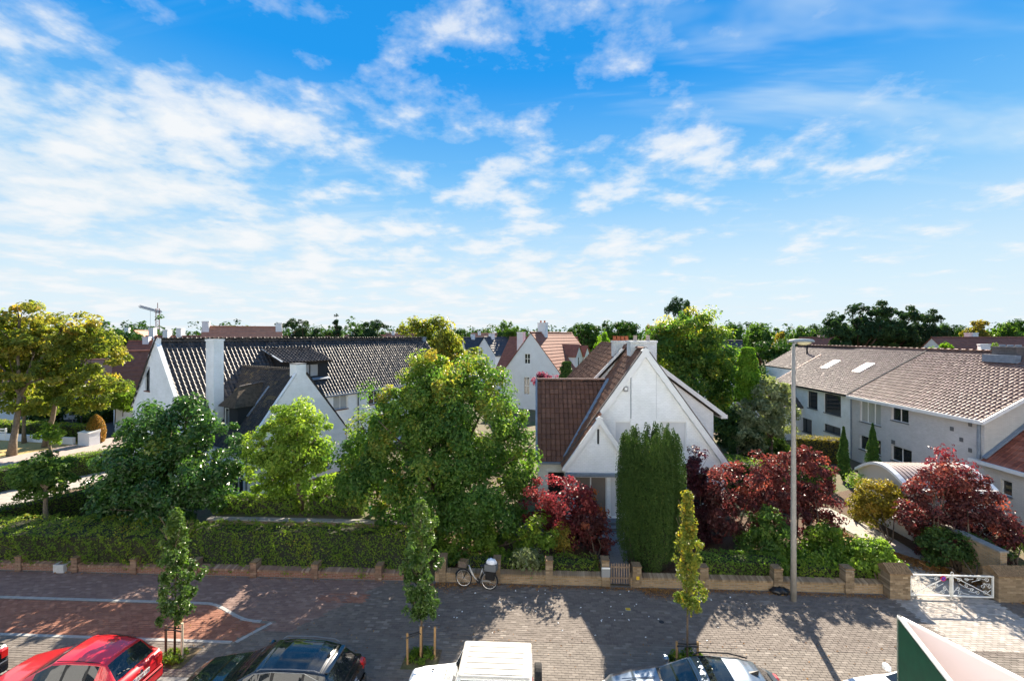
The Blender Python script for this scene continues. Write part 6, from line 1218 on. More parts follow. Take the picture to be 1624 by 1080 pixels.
q = gr(129, 692); T = thing('garden_lamp', 'slim black garden lamp post behind the white gate block', 'lamp', q); f = MB(); f.tube([q, q + Z3 * 2.3], .05, 8); f.build('post', 'trim_dark', T); f = MB(); f.lathe([(.05, 2.3), (.13, 2.36), (.16, 2.6), (.02, 2.75)], q, 8); f.build('lantern', 'trim_dark', T)
T = thing('fence_panel', 'white rail fence between the hedges left of the cypresses', 'fence', at(1285, 730, 37.5)); a, b = at(1284, 708, 37.5), at(1330, 707.5, 37.0); slab(T, 'rail', 'trim_white', a, b, .14, .05)
for t in (.02, .5, .98): c_ = a.lerp(b, t); f = MB(); f.box((c_.x - .05, c_.y + .03, -.03), (c_.x + .05, c_.y + .13, c_.z + .1)); f.build('post', 'trim_white', T)
# garden odds and ends by the wing
q = gr(450, 806); T = thing('garden_tub', 'blue plastic tub by the plinth of the white wing', 'tub', q + Z3 * 0); f = MB(); zt = 1.0; f.lathe([(.0, 0), (.30, 0), (.42, .62), (.45, .62), (.45, .66), (.40, .66), (.28, .05), (0, .05)], q, 16); f.build('tub', mat('plastic_blue', (.03, .20, .32), .4), T)
q = (W2(591, 22.3)); T = thing('bucket', 'green bucket on the raised bed under the maple', 'bucket', q + Z3 * 1.27); f = MB(); f.lathe([(0, 1.27), (.15, 1.27), (.20, 1.62), (.215, 1.63), (.18, 1.63), (.14, 1.30), (0, 1.30)], q, 14); f.build('pail', mat('plastic_green', (.02, .20, .07), .4), T); f = MB(); f.tube([q + Vector((.2 * math.cos(t), 0, 1.62 + .18 * math.sin(t))) for t in [i * math.pi / 8 for i in range(9)]], .008, 5); f.build('handle', 'frame_grey', T)
q = gr(508, 792); T = thing('ride_on_toy', 'small pink ride-on toy beside the wing wall', 'toy', q); f = MB(); f.bevbox((q.x - .42, q.y - .18, .16), (q.x + .42, q.y + .18, .42), .07); f.bevbox((q.x - .1, q.y - .15, .40), (q.x + .3, q.y + .15, .56), .06); f.build('body', mat('plastic_pink', (.55, .04, .20), .35), T)
for sx in (-.28, .28):
    for sy in (-.2, .16): f = MB(); f.lathe([(0, 0), (.15, 0), (.15, .05), (0, .05)], (q.x + sx, q.y + sy, .13), 12, 'y'); f.build('wheel', 'trim_white', T)
f = MB(); f.tube([(q.x - .3, q.y, .4), (q.x - .36, q.y, .72)], .03, 6); f.tube([(q.x - .36, q.y - .16, .72), (q.x - .36, q.y + .16, .72)], .025, 6); f.build('handlebar', 'trim_white', T)

# ------------------------------------------------------------------ street furniture
q = atY(1258.5, 17.75); T = thing('street_lamp', 'tall grey street lamp post beside the red plum shrubs', 'street lamp', q); mat('lamp_concrete', (.28, .268, .245), .8, .15, 5, .15, 40); zt = 9.62
f = MB(); f.tube([q + Z3 * -.02, q + Z3 * 3, q + Z3 * 6.5, q + Z3 * zt], [.105, .095, .08, .058], 14); f.build('pole', 'lamp_concrete', T, smooth=True); f = MB(); f.tube([q + Z3 * (zt - .05), q + Z3 * (zt + .08), q + Vector((.10, 0, zt + .14))], .05, 8); f.build('bracket', 'frame_grey', T)
f = MB(); vs = []; prof = [(-.20, .05, .04), (-.12, .10, .07), (.05, .14, .10), (.30, .155, .11), (.55, .14, .10), (.70, .10, .08), (.76, .04, .04)]
for (x, w, h) in prof:
    for k in range(12): t = 2 * math.pi * k / 12; vs.append((q.x + x, q.y + w * math.cos(t), zt + .17 + (h * math.sin(t) if math.sin(t) > 0 else .03 * math.sin(t))))
f.add(vs, [(i * 12 + k, i * 12 + (k + 1) % 12, (i + 1) * 12 + (k + 1) % 12, (i + 1) * 12 + k) for i in range(6) for k in range(12)] + [tuple(range(11, -1, -1)), tuple(72 + k for k in range(12))]); f.build('head', mat('lamp_head', (.20, .23, .25), .45), T, smooth=True)
f = MB(); vs = []
for (x, w, h) in [(.12, .08, .05), (.25, .12, .12), (.45, .12, .13), (.62, .07, .06)]:
    for k in range(10): t = math.pi + math.pi * k / 9; vs.append((q.x + x, q.y + w * math.cos(t), zt + .15 + h * math.sin(t)))
f.add(vs, [(i * 10 + k, i * 10 + k + 1, (i + 1) * 10 + k + 1, (i + 1) * 10 + k) for i in range(3) for k in range(9)]); f.build('lens', mat('lamp_lens', (.55, .50, .32), .3), T, smooth=True)
q = gr(93, 908); T = thing('concrete_block', 'grey hollow concrete block against the left wall', 'block', q); f = MB(); w, d_, h = .46, .36, .34
f.box((q.x - w / 2, q.y - .02, -.02), (q.x + w / 2, q.y + .04, h)); f.box((q.x - w / 2, q.y + .04, -.02), (q.x - w / 2 + .06, q.y + d_, h - .002)); f.box((q.x + w / 2 - .06, q.y + .04, -.02), (q.x + w / 2, q.y + d_, h - .002)); f.box((q.x - w / 2 + .06, q.y + d_ - .05, -.02), (q.x + w / 2 - .06, q.y + d_ - .001, h - .003)); f.build('block', mat('concrete_pale', (.42, .43, .43), .9, .15, 8), T)
q = gr(1236, 939); f = MB(); bm = bmesh.new(); bmesh.ops.create_icosphere(bm, subdivisions=3, radius=1)
for v in bm.verts: n_ = v.co.copy(); k = 1 + .22 * math.sin(n_.x * 7 + 1) * math.sin(n_.y * 9) + .12 * math.sin(n_.z * 15 + n_.x * 11); v.co = Vector((n_.x * .34 * k, n_.y * .2 * k, max(n_.z, -.3) * .17 * k + .05))
f.add([v.co + Vector((q.x, q.y, 0)) for v in bm.verts], [tuple(v.index for v in fc.verts) for fc in bm.faces]); bm.free(); T = thing('rubbish_bag', 'crumpled black rubbish bag at the wall foot left of the lamp post', 'bag', q); f.build('bag', mat('black_plastic', (.012, .012, .013), .35, spec=.5), T, smooth=True)
q = gr(996, 966); f = MB(); f.box((q.x - .10, q.y - .09, .002), (q.x + .10, q.y + .09, .012)); T = thing('valve_cover', 'small yellow square valve cover set in the grey pavement', 'cover', q); f.build('frame', 'frame_grey', T); f = MB(); f.box((q.x - .085, q.y - .075, .0121), (q.x + .085, q.y + .075, .016)); f.build('lid', 'yellow_plate', T)
q = gr(1049, 986); f = MB(); f.lathe([(0, .003), (.09, .003), (.09, .010), (.07, .013), (0, .013)], q, 16); T = thing('drain_cover', 'small dark round cover in the grey pavement', 'cover', q); f.build('lid', 'trim_dark', T)
# white scraps
q0 = atY(880, 17.6); P = np.array([(random.uniform(-4, 8), random.uniform(15.2, 18.1), .012) for _ in range(46)]); V, F = leaf_quads(P, np.array((0, 0, 1.)) + RNG.normal(0, .2, (46, 3)), RNG.uniform(.05, .10, 46)); tag(np_mesh('pale_litter', V, F, 'trim_white', None), 'pale leaves and scraps scattered on the grey pavement', 'litter', kind='stuff')
# tower crane far off
def crane():
    b = W2(250, 240); T = thing('tower_crane', 'red and white tower crane with raised jib on the left skyline', 'crane', b); mat('crane_red', (.45, .12, .10), .6); mat('crane_blue', (.10, .14, .22), .6); s = .75; zt = 24.5
    def lattice(p0, p1, w, seg, m, name, r=.13):
        f = MB(); d = (p1 - p0); L = d.length; d.normalize(); u = d.orthogonal().normalized(); v = d.cross(u); cs = [u * w + v * w, u * w - v * w, -u * w - v * w, -u * w + v * w]
        for c_ in cs: f.tube([p0 + c_, p1 + c_], r, 4)
        for i in range(seg):
            a, e = p0 + d * (L * i / seg), p0 + d * (L * (i + 1) / seg)
            for k in range(4): f.tube([a + cs[k], e + cs[(k + 1) % 4]], r * .7, 3)
        f.build(name, m, T)
    lattice(b, b + Z3 * zt, s, 16, 'crane_red', 'mast'); jr = C(-1, .1).normalized(); lattice(b + Z3 * (zt - 1.5), b + jr * 10.5 + Z3 * (zt + 1.2), .45, 12, 'crane_blue', 'jib', .11); lattice(b + Z3 * (zt - 1.5), b - jr * 2.0 + Z3 * (zt - 1.8), .45, 3, 'crane_blue', 'counter_jib'); f = MB(); f.box((b.x - .8, b.y - .8, zt - 2.4), (b.x + .8, b.y + .8, zt - .9)); f.build('cab', 'trim_white', T); f = MB(); f.tube([b + Z3 * zt, b + Z3 * (zt + 3)], .2, 4); f.build('peak', 'crane_red', T)
    f = MB(); f.tube([b + jr * 4.2 + Z3 * (zt - .6), b + jr * 4.2 + Z3 * 12], .07, 4); f.build('hoist_rope', 'trim_dark', T)
crane()
# V-shaped sign fixed to the balcony
def vsign():
    k = 1.5; ax, ad = .849 * 1.62 * k, 1.62 * k; zt = CAMZ - k; h = 1.25; T = thing('v_sign', 'dark green V-shaped sign board with white edges and pale inside', 'sign', C(ax, ad, zt - h)); mat('sign_green', (.006, .055, .032), .35, .25, 20); mat('sign_white', (.80, .78, .76), .35); mat('sign_inside', (.78, .68, .66), .5)
    for nm, dx, dy in (('left', -.114, -.31), ('right', .104, -.30)):
        L = 6.1; a = C(ax, ad, zt); b = C(ax + dx * L, ad + dy * L, zt); d = (b - a).normalized(); nrm = d.cross(Z3).normalized()
        if (nm == 'left') == (nrm.x > 0): nrm = -nrm                  # outward
        if nm == 'right' and nrm.x < 0: nrm = -nrm
        f = MB(); t = .0065
        f.prism([a - nrm * t, b - nrm * t, b - nrm * t - Z3 * h, a - nrm * t - Z3 * h], nrm * t); bd = f.build('board', 'sign_inside', T)
        f = MB(); f.prism([a + nrm * .0005 - Z3 * .006, b + nrm * .0005 - Z3 * .006, b + nrm * .0005 - Z3 * (h - .006), a + nrm * .0005 - Z3 * (h - .006)], nrm * .004); f.build('green_face', 'sign_green', bd)
        f = MB(); f.prism([a - nrm * (t + .004) + Z3 * .001, a + nrm * .006 + Z3 * .001, b + nrm * .006 + Z3 * .001, b - nrm * (t + .004) + Z3 * .001], Z3 * .012); f.build('edge_trim', 'sign_white', bd)
    f = MB(); f.tube([C(ax, ad + .002, zt - .004), C(ax, ad + .002, zt - h)], .006, 6); f.build('corner_joint', 'sign_green', T)
    f = MB(); f.box((C(ax, .45).x - .8, .351, zt - .75), (C(ax, .45).x + .8, .62, zt - .70)); f.build('bracket', 'frame_grey', T)
vsign()

# ------------------------------------------------------------------ bicycle
def bicycle():
    T = thing('bicycle', 'silver step-through bicycle with baskets leaning by the tan pier', 'bicycle'); mat('tyre', (.015, .015, .016), .85); mat('rim_silver', (.6, .6, .6), .3, metal=.8); mat('frame_silver', (.45, .45, .44), .35, metal=.6); mat('crate_grey', (.12, .13, .14), .6); mat('cloth_white', (.72, .74, .78), .8, .08, 30)
    # local: x to the rear, y across, z up
    for x in (0, 1.06):
        c = Vector((x, 0, .345)); ring = lambda r, n=32: [c + Vector((r * math.cos(2 * math.pi * i / n), 0, r * math.sin(2 * math.pi * i / n))) for i in range(n)]
        f = MB(); f.tube(ring(.325), .02, 6, closed=True); w = f.build('wheel', 'tyre', T); f = MB(); f.tube(ring(.298), .012, 5, closed=True); f.build('rim', 'rim_silver', w); f = MB()
        for i in range(16): t = 2 * math.pi * i / 16; f.tube([c + Vector((0, .02 * (-1) ** i, 0)), c + Vector((.296 * math.cos(t), 0, .296 * math.sin(t)))], .0018, 3)
        f.tube([c - Vector((0, .05, 0)), c + Vector((0, .05, 0))], .02, 8); f.build('spoke', 'rim_silver', w); f = MB(); f.tube([c + Vector((.36 * math.cos(t), 0, .36 * math.sin(t))) for t in [R(a) for a in range(-10 if x else 20, 171, 12)]], .022, 5); f.build('mudguard', 'trim_dark', T)
    hd = Vector((.20, 0, .86)); bb = Vector((.62, 0, .30)); st = Vector((.78, 0, .80)); f = MB()
    f.tube([hd, Vector((.30, 0, .66)), Vector((.45, 0, .40)), bb], .026, 8); f.tube([hd - Vector((-.02, 0, .12)), Vector((.36, 0, .48)), bb], .018, 8); f.tube([bb, st], .018, 8); f.tube([bb, Vector((1.06, .05, .345))], .012, 6); f.tube([bb, Vector((1.06, -.05, .345))], .012, 6); f.tube([st - Vector((.02, 0, .1)), Vector((1.06, .05, .345))], .010, 6); f.tube([st - Vector((.02, 0, .1)), Vector((1.06, -.05, .345))], .010, 6); f.build('frame', 'frame_silver', T, smooth=True)
    f = MB(); f.tube([Vector((0, .06, .345)), Vector((.13, .05, .66)), hd + Vector((-.01, 0, .02))], .014, 6); f.tube([Vector((0, -.06, .345)), Vector((.13, -.05, .66)), hd + Vector((-.01, 0, .02))], .014, 6); f.build('fork', 'trim_dark', T)
    f = MB(); f.tube([hd, hd + Vector((.03, 0, .20))], .016, 6); f.tube([hd + Vector((.24, .30, .16)), hd + Vector((.10, .28, .22)), hd + Vector((.03, .10, .22)), hd + Vector((.03, -.10, .22)), hd + Vector((.10, -.28, .22)), hd + Vector((.24, -.30, .16))], .012, 6); f.build('handlebar', 'trim_dark', T)
    f = MB(); f.lathe([(0, .86), (.10, .87), (.115, .91), (.06, .935), (0, .94)], (.80, 0, 0), 14, M=Matrix.Diagonal((1.25, .9, 1))); f.tube([st, Vector((.80, 0, .87))], .014, 6); f.build('saddle', 'trim_dark', T)
    f = MB(); f.lathe([(0, -.02), (.10, -.02), (.10, .02), (0, .02)], bb, 14, 'y'); f.tube([bb + Vector((0, -.05, 0)), bb + Vector((.10, -.08, -.12))], .011, 5); f.tube([bb + Vector((0, .05, 0)), bb + Vector((-.10, .08, .12))], .011, 5); f.build('crank', 'trim_dark', T)
    f = MB()
    for i in range(8): z = .80 + i * .03; f.tube([(-.20, -.16, z), (.12, -.16, z), (.12, .16, z), (-.20, .16, z)], .006, 4, closed=True)
    for i in range(7): u = -.2 + .32 * i / 6; f.tube([(u, -.16, .80), (u, -.16, 1.01)], .005, 4); f.tube([(u, .16, .80), (u, .16, 1.01)], .005, 4)
    f.box((-.2, -.16, .795), (.12, .16, .802)); f.build('front_basket', 'old_wood', T)
    f = MB(); f.box((.86, -.08, .74), (1.32, .08, .76)); f.tube([(1.2, .08, .74), (1.08, .07, .37)], .008, 5); f.tube([(1.2, -.08, .74), (1.08, -.07, .37)], .008, 5); f.build('rear_rack', 'trim_dark', T)
    f = MB(); lo, hi = Vector((.90, -.17, .765)), Vector((1.36, .17, 1.02)); f.box(lo, (hi.x, hi.y, lo.z + .02)); f.box(lo, (lo.x + .015, hi.y, hi.z)); f.box((hi.x - .015, lo.y, lo.z), hi); f.box((lo.x + .015, lo.y, lo.z + .02), (hi.x - .015, lo.y + .015, hi.z)); f.box((lo.x + .015, hi.y - .015, lo.z + .02), (hi.x - .015, hi.y, hi.z)); f.build('rear_crate', 'crate_grey', T)
    f = MB(); bm = bmesh.new(); bmesh.ops.create_icosphere(bm, subdivisions=3, radius=1)
    for v in bm.verts: n_ = v.co; k = 1 + .12 * math.sin(n_.x * 6 + 2) * math.sin(n_.y * 8 + 1) + .06 * math.sin(n_.z * 13); v.co = Vector((n_.x * .21 * k + 1.13, n_.y * .155 * k, max(n_.z, -.2) * .17 * k + 1.04))
    f.add([v.co for v in bm.verts], [tuple(v.index for v in fc.verts) for fc in bm.faces]); bm.free(); f.build('white_cover', 'cloth_white', T, smooth=True)
    for sg in (-1, 1): f = MB(); f.bevbox((.92, sg * .10 - .045, .42), (1.30, sg * .10 + .045 + .05 * sg * 0, .745), .03); f.build('pannier', 'black_plastic', T)
    f = MB(); f.tube([(.66, .03, .28), (.78, .20, .02)], .010, 5); f.build('kickstand', 'frame_silver', T)
    p0 = gr(735, 930); p1 = gr(777, 936); T.location = (p0.x, p0.y, 0.0); T.rotation_euler = (R(-5), 0, math.atan2(p1.y - p0.y, p1.x - p0.x) * .9); return T
bicycle()

# ------------------------------------------------------------------ cars
mat_glass('car_glass', (.012, .016, .02), .03, .7); mat('car_black', (.012, .012, .013), .5); mat('lamp_red', (.40, .012, .01), .2, spec=.6, coat=.6); mat('lamp_clear', (.6, .62, .62), .12, spec=.8); mat('plate_white', (.75, .75, .72), .4); mat('plate_red', (.35, .01, .02), .5); mat('plate_blue', (.01, .03, .3), .5); mat('chrome', (.65, .66, .67), .15, metal=1); mat('satin', (.22, .23, .24), .4, metal=.8)
def paint(name, col, metal=.3, rough=.32): return mat(name, col, rough, metal=metal, coat=1.0, spec=.5)
def car(name, label, spec, paintm, X, Y=11.9, rot=math.pi, extra=None, group='cars parked along the kerb', cat='car', scale=(1, 1, 1)):
    """lofted body; local x forward"""
    T = thing(name, label, cat, (0, 0, 0), group); L = spec['L']; kx = [p_[0] for p_ in spec['prof']]
    cols = list(zip(*spec['prof']))
    xs = np.unique(np.concatenate([np.linspace(0, L, 84), np.array(kx), np.array([v for r_ in spec['cuts'] for v in r_])])); ip = lambda c: np.interp(xs, kx, cols[c])
    def sm(a):
        b = a.copy(); b[1:-1] = .25 * a[:-2] + .5 * a[1:-1] + .25 * a[2:]; return b
    zt, zb, wt, wb = sm(ip(1)), sm(ip(2)), sm(ip(3)), sm(ip(4)); crown = np.interp(xs, kx, cols[5])
    ts = [0, .07, .36, .66, .93, 1]; rt = [0, .07, .28, .52, .76, 1.0]; rings = []
    for i, x in enumerate(xs):
        ze = max(zt[i] - crown[i], zb[i] + .005); w_, e_ = wb[i], wt[i]; end = min(1, min(x, L - x) / .10) ** .5; tuck = .06 * (1 - end)
        half = [(w_ * .90 - tuck, .20 + .08 * (1 - end)), (w_ + .005 - tuck, .27), (w_ + .035 - tuck, .52), (w_ + .02 - tuck, zb[i] - .10), (w_ - tuck, zb[i])]
        half += [(w_ - tuck + (e_ - w_ + tuck) * t + .022 * math.sin(math.pi * t) * (ze - zb[i]), zb[i] + (ze - zb[i]) * t) for t in ts[1:]]
        half += [(e_ * (1 - t), ze + (zt[i] - ze) * (1 - (1 - t) ** 2)) for t in rt[1:]]
        ring = [(L / 2 - x, y, z) for y, z in half] + [(L / 2 - x, -y, z) for y, z in reversed(half[:-1])]; rings.append(ring)
    n = len(rings[0]); hn = (n + 1) // 2; V = [q for r_ in rings for q in r_]; parts = {}
    for i in range(len(xs) - 1):
        xm = (xs[i] + xs[i + 1]) / 2
        for j in range(n - 1):
            jj = j if j < hn - 1 else n - 2 - j; side = 'l' if j < hn - 1 else 'r'; key = ('body',)
            if 5 <= jj <= 7:
                if spec['side'][0][0] < xm < spec['side'][-1][1]: key = ('window_pillar',)
                for k, (a, b) in enumerate(spec['side']):
                    if a < xm < b: key = ('side_window', k, side)
            elif jj >= 10:
                if spec['ws'][0] < xm < spec['ws'][1]: key = ('windscreen',)
                elif spec['rw'] and spec['rw'][0] < xm < spec['rw'][1]: key = ('rear_window',)
                elif spec.get('pano') and spec['pano'][0] < xm < spec['pano'][1]: key = ('roof_glass',)
            elif jj == 9 and (spec.get('blackroof') and spec['blackroof'][0] < xm < spec['blackroof'][1]): key = ('roof_trim',)
            parts.setdefault(key, []).append((i * n + j, i * n + j + 1, (i + 1) * n + j + 1, (i + 1) * n + j))
    parts[('body',)].append(tuple(range(n - 1, -1, -1))); parts[('body',)].append(tuple((len(xs) - 1) * n + j for j in range(n)))
    for key, fs in parts.items():
        used = sorted({v for f in fs for v in f}); re = {v: k for k, v in enumerate(used)}; mb = MB(); mb.add([V[v] for v in used], [tuple(re[v] for v in f)[::-1] for f in fs]); o = mb.build(key[0], paintm if key[0] == 'body' else 'car_black' if key[0] in ('roof_trim', 'window_pillar') else 'car_glass', T, smooth=True)
        if key[0] == 'body':
            me = o.data; nb = len(me.polygons); me.polygons[nb - 1].use_smooth = False; me.polygons[nb - 2].use_smooth = False
    r = spec.get('wr', .32)
    for x in (spec.get('fx', .80), L - spec.get('rx', .75)):
        for sg in (-1, 1):
            y = sg * (max(wb) - .16); c = Vector((L / 2 - x, y, r - .012)); f = MB(); f.lathe([(.19, -.11), (r - .03, -.11), (r, -.07), (r, .07), (r - .03, .11), (.19, .11)], c, 22, 'y'); w = f.build('wheel', 'tyre', T, smooth=False); f = MB(); f.lathe([(0, -.06), (.19, -.10), (.195, .10), (0, .06)], c, 22, 'y'); f.build('rim', 'rim_silver', w)
    f = MB(); f.box((-L / 2 + .35, -max(wb) + .25, .16), (L / 2 - .35, max(wb) - .25, .45)); f.build('underbody', 'car_black', T)
    for sg in (-1, 1):                                             # mirrors, lamps, bumper
        mx = L / 2 - spec['ws'][0] - .32; mb = MB(); yb = np.interp(spec['ws'][0] + .3, xs, wb); zz = np.interp(spec['ws'][0] + .3, xs, zb); mb.bevbox((mx - .06, sg * yb - .10 + sg * .15, zz - .01), (mx + .08, sg * yb + .10 + sg * .15, zz + .15), .035); mb.tube([(mx, sg * (yb - .05), zz), (mx, sg * (yb + .12), zz + .05)], .02, 6); mb.build('mirror', paintm if not spec.get('blackmirror') else 'car_black', T)
        if spec.get('rear'):
            x0, y0, z0, z1 = spec['rear']; mb = MB(); mb.bevbox((-L / 2 - .012, min(sg * y0, sg * (y0 + .22)), z0), (-L / 2 + .20, max(sg * y0, sg * (y0 + .22)), z1), .03); mb.build('tail_light', 'lamp_red', T)
        mb = MB(); mb.bevbox((L / 2 - .34, sg * (wb[4] - .16) - .10, zt[3] - .20), (L / 2 - .03, sg * (wb[4] - .16) + .10, zt[3] - .07), .03); mb.build('headlight', 'lamp_clear', T)
    mb = MB(); zbmp = .42; mb.bevbox((-L / 2 - .05, -wb[-1] - .02, .30), (-L / 2 + .05, wb[-1] + .02, .62), .04); mb.build('bumper', paintm, T)
    mb = MB(); mb.bevbox((L / 2 - .04, -wb[0] - .02, .28), (L / 2 + .05, wb[0] + .02, .56), .04); mb.build('bumper', paintm, T)
    for x in spec.get('doors', ()):                                 # shut lines of the doors
        i = int(np.argmin(abs(xs - x)))
        for sg in (-1, 1): mb = MB(); mb.tube([(L / 2 - x, sg * (rings[i][k][1] + .001), rings[i][k][2]) for k in (1, 2, 3, 4)], .005, 4); mb.build('door_gap', 'car_black', T)
    for sg in (-1, 1):
        for (a, b) in spec['side'][:2]: x = b - .14; i = int(np.argmin(abs(xs - x))); mb = MB(); mb.bevbox((L / 2 - x - .07, sg * (wb[i] + .018) - .02, zb[i] - .13), (L / 2 - x + .07, sg * (wb[i] + .018) + .02, zb[i] - .10), .008); mb.build('door_handle', paintm, T)
    if extra: extra(T, L, xs, zt, zb, wt, wb)
    T.location = (X, Y, -.146); T.rotation_euler = (0, 0, rot); T.scale = scale; return T
def text_mesh(s, size, m, name, M, parent, ext=.001):
    cu = bpy.data.curves.new(name, 'FONT'); cu.body = s; cu.size = size; cu.align_x = 'CENTER'; cu.align_y = 'CENTER'; cu.extrude = ext; tmp = bpy.data.objects.new(name, cu); COL.objects.link(tmp); dg = bpy.context.evaluated_depsgraph_get(); me = bpy.data.meshes.new_from_object(tmp.evaluated_get(dg)); bpy.data.objects.remove(tmp); me.transform(M); me.materials.clear(); me.materials.append(MATS[m]); o = bpy.data.objects.new(name, me); link(o, parent); return o
HATCH = dict(L=4.03, prof=[(0, .60, .52, .40, .56, .03), (.06, .70, .60, .48, .64, .03), (.25, .80, .70, .60, .76, .03), (.7, .90, .80, .66, .83, .03), (1.25, 1.0, .90, .68, .84, .03), (1.35, 1.03, .91, .68, .84, .03), (2.1, 1.41, .95, .56, .845, .035), (2.5, 1.465, .96, .56, .845, .05), (3.1, 1.46, .98, .55, .84, .05), (3.48, 1.41, .99, .53, .82, .04), (3.56, 1.38, .99, .53, .82, .04), (3.90, .98, .955, .62, .76, .012), (4.0, .90, .86, .60, .72, .02), (4.03, .84, .80, .56, .68, .02)], cuts=[(1.38, 2.08), (3.56, 3.88), (1.72, 2.50), (2.58, 3.12), (3.18, 3.42)], ws=(1.38, 2.08), doors=(1.5, 2.54, 3.3), rw=(3.56, 3.88), side=[(1.72, 2.50), (2.58, 3.12), (3.18, 3.42)], rear=(0, .50, .66, .93))
SUV = dict(L=4.65, prof=[(0, .72, .62, .50, .66, .03), (.06, .84, .72, .58, .74, .03), (.3, .96, .84, .68, .86, .03), (.9, 1.04, .94, .74, .91, .03), (1.30, 1.09, 1.0, .76, .92, .03), (1.42, 1.12, 1.02, .76, .92, .03), (2.25, 1.57, 1.06, .62, .925, .035), (2.7, 1.64, 1.07, .63, .925, .05), (3.6, 1.62, 1.09, .61, .92, .05), (4.05, 1.55, 1.10, .58, .90, .045), (4.12, 1.52, 1.10, .57, .90, .04), (4.50, 1.10, 1.07, .68, .84, .012), (4.60, 1.0, .96, .66, .80, .02), (4.65, .94, .88, .62, .76, .02)], cuts=[(1.46, 2.22), (4.13, 4.48), (1.85, 2.75), (2.83, 3.55), (3.62, 3.98), (2.42, 3.62)], ws=(1.46, 2.22), doors=(1.65, 2.79, 3.7), rw=(4.13, 4.48), side=[(1.85, 2.75), (2.83, 3.55), (3.62, 3.98)], pano=(2.42, 3.62), wr=.36, rear=(0, .58, .80, 1.04))
SEDAN = dict(L=4.45, prof=[(0, .60, .52, .46, .62, .03), (.06, .70, .60, .54, .70, .03), (.25, .80, .70, .64, .82, .03), (.8, .92, .82, .70, .88, .03), (1.30, .99, .90, .72, .90, .03), (1.42, 1.02, .91, .72, .90, .03), (2.20, 1.40, .95, .58, .905, .035), (2.6, 1.46, .96, .59, .905, .05), (3.4, 1.43, .98, .57, .90, .05), (3.72, 1.37, .99, .55, .88, .045), (3.78, 1.35, .99, .55, .88, .04), (4.20, 1.0, .98, .66, .82, .012), (4.40, .92, .90, .64, .78, .02), (4.45, .86, .82, .58, .74, .02)], cuts=[(1.45, 2.16), (3.78, 4.18), (1.75, 2.65), (2.73, 3.40), (3.46, 3.66), (2.42, 2.98)], ws=(1.45, 2.16), doors=(1.6, 2.69, 3.5), rw=(3.78, 4.18), side=[(1.75, 2.65), (2.73, 3.40), (3.46, 3.66)], pano=(2.42, 2.98), wr=.34, rear=(0, .56, .68, .92))
JEEP = dict(L=3.3, prof=[(0, .95, .80, .56, .62, .02), (.05, .99, .90, .58, .66, .02), (.3, 1.03, .96, .60, .70, .02), (1.02, 1.07, 1.02, .62, .76, .02), (1.16, 1.09, 1.04, .62, .77, .02), (1.44, 1.66, 1.06, .60, .775, .03), (1.52, 1.70, 1.06, .63, .775, .03), (2.4, 1.71, 1.06, .64, .775, .03), (3.18, 1.70, 1.06, .63, .775, .03), (3.24, 1.68, 1.06, .62, .775, .03), (3.29, 1.40, 1.05, .63, .77, .02), (3.3, 1.02, .98, .66, .76, .02)], cuts=[(1.19, 1.42), (1.52, 2.18), (2.30, 3.10), (3.245, 3.285)], ws=(1.19, 1.42), doors=(1.3, 2.24), rw=None, side=[(1.52, 2.18), (2.30, 3.10)], wr=.35, fx=.55, rx=.62, rear=(0, .50, .62, .80))
def red_extra(T, L, xs, zt, zb, wt, wb):
    M0 = lambda q: Vector(q); x = -L / 2 - .014
    mb = MB(); mb.box((x - .004, -.26, .70), (x + .004, .26, .815)); p_ = mb.build('number_plate', 'plate_white', T); mb = MB(); mb.box((x - .006, .215, .702), (x - .0041, .258, .813)); mb.build('plate_band', 'plate_blue', p_)
    Mt = Matrix.Translation((x - .006, -.02, .757)) @ Matrix(((0, 0, -1, 0), (-1, 0, 0, 0), (0, 1, 0, 0), (0, 0, 0, 1))); text_mesh('2-JDW-190', .098, 'plate_red', 'plate_text', Mt, p_)
    mb = MB(); mb.lathe([(0, -.006), (.05, -.006), (.05, .006), (0, .006)], (x, 0, .87), 14, 'x'); mb.build('badge', 'chrome', T)
    mb = MB(); mb.box((-L / 2 - .056, -.62, .53), (-L / 2 - .048, .62, .575)); mb.build('bumper_strip', 'car_black', T)
    mb = MB(); mb.tube([(-L / 2 + .155, 0, .975), (-L / 2 + .20, .25, 1.075), (-L / 2 + .22, .46, 1.105)], .012, 5); mb.build('rear_wiper', 'car_black', T)
    for sg in (-1, 1): mb = MB(); mb.tube([(L / 2 - 2.2, sg * .535, 1.425), (L / 2 - 2.7, sg * .54, 1.455), (L / 2 - 3.4, sg * .525, 1.41)], .009, 5); mb.build('roof_seam', 'car_black', T)
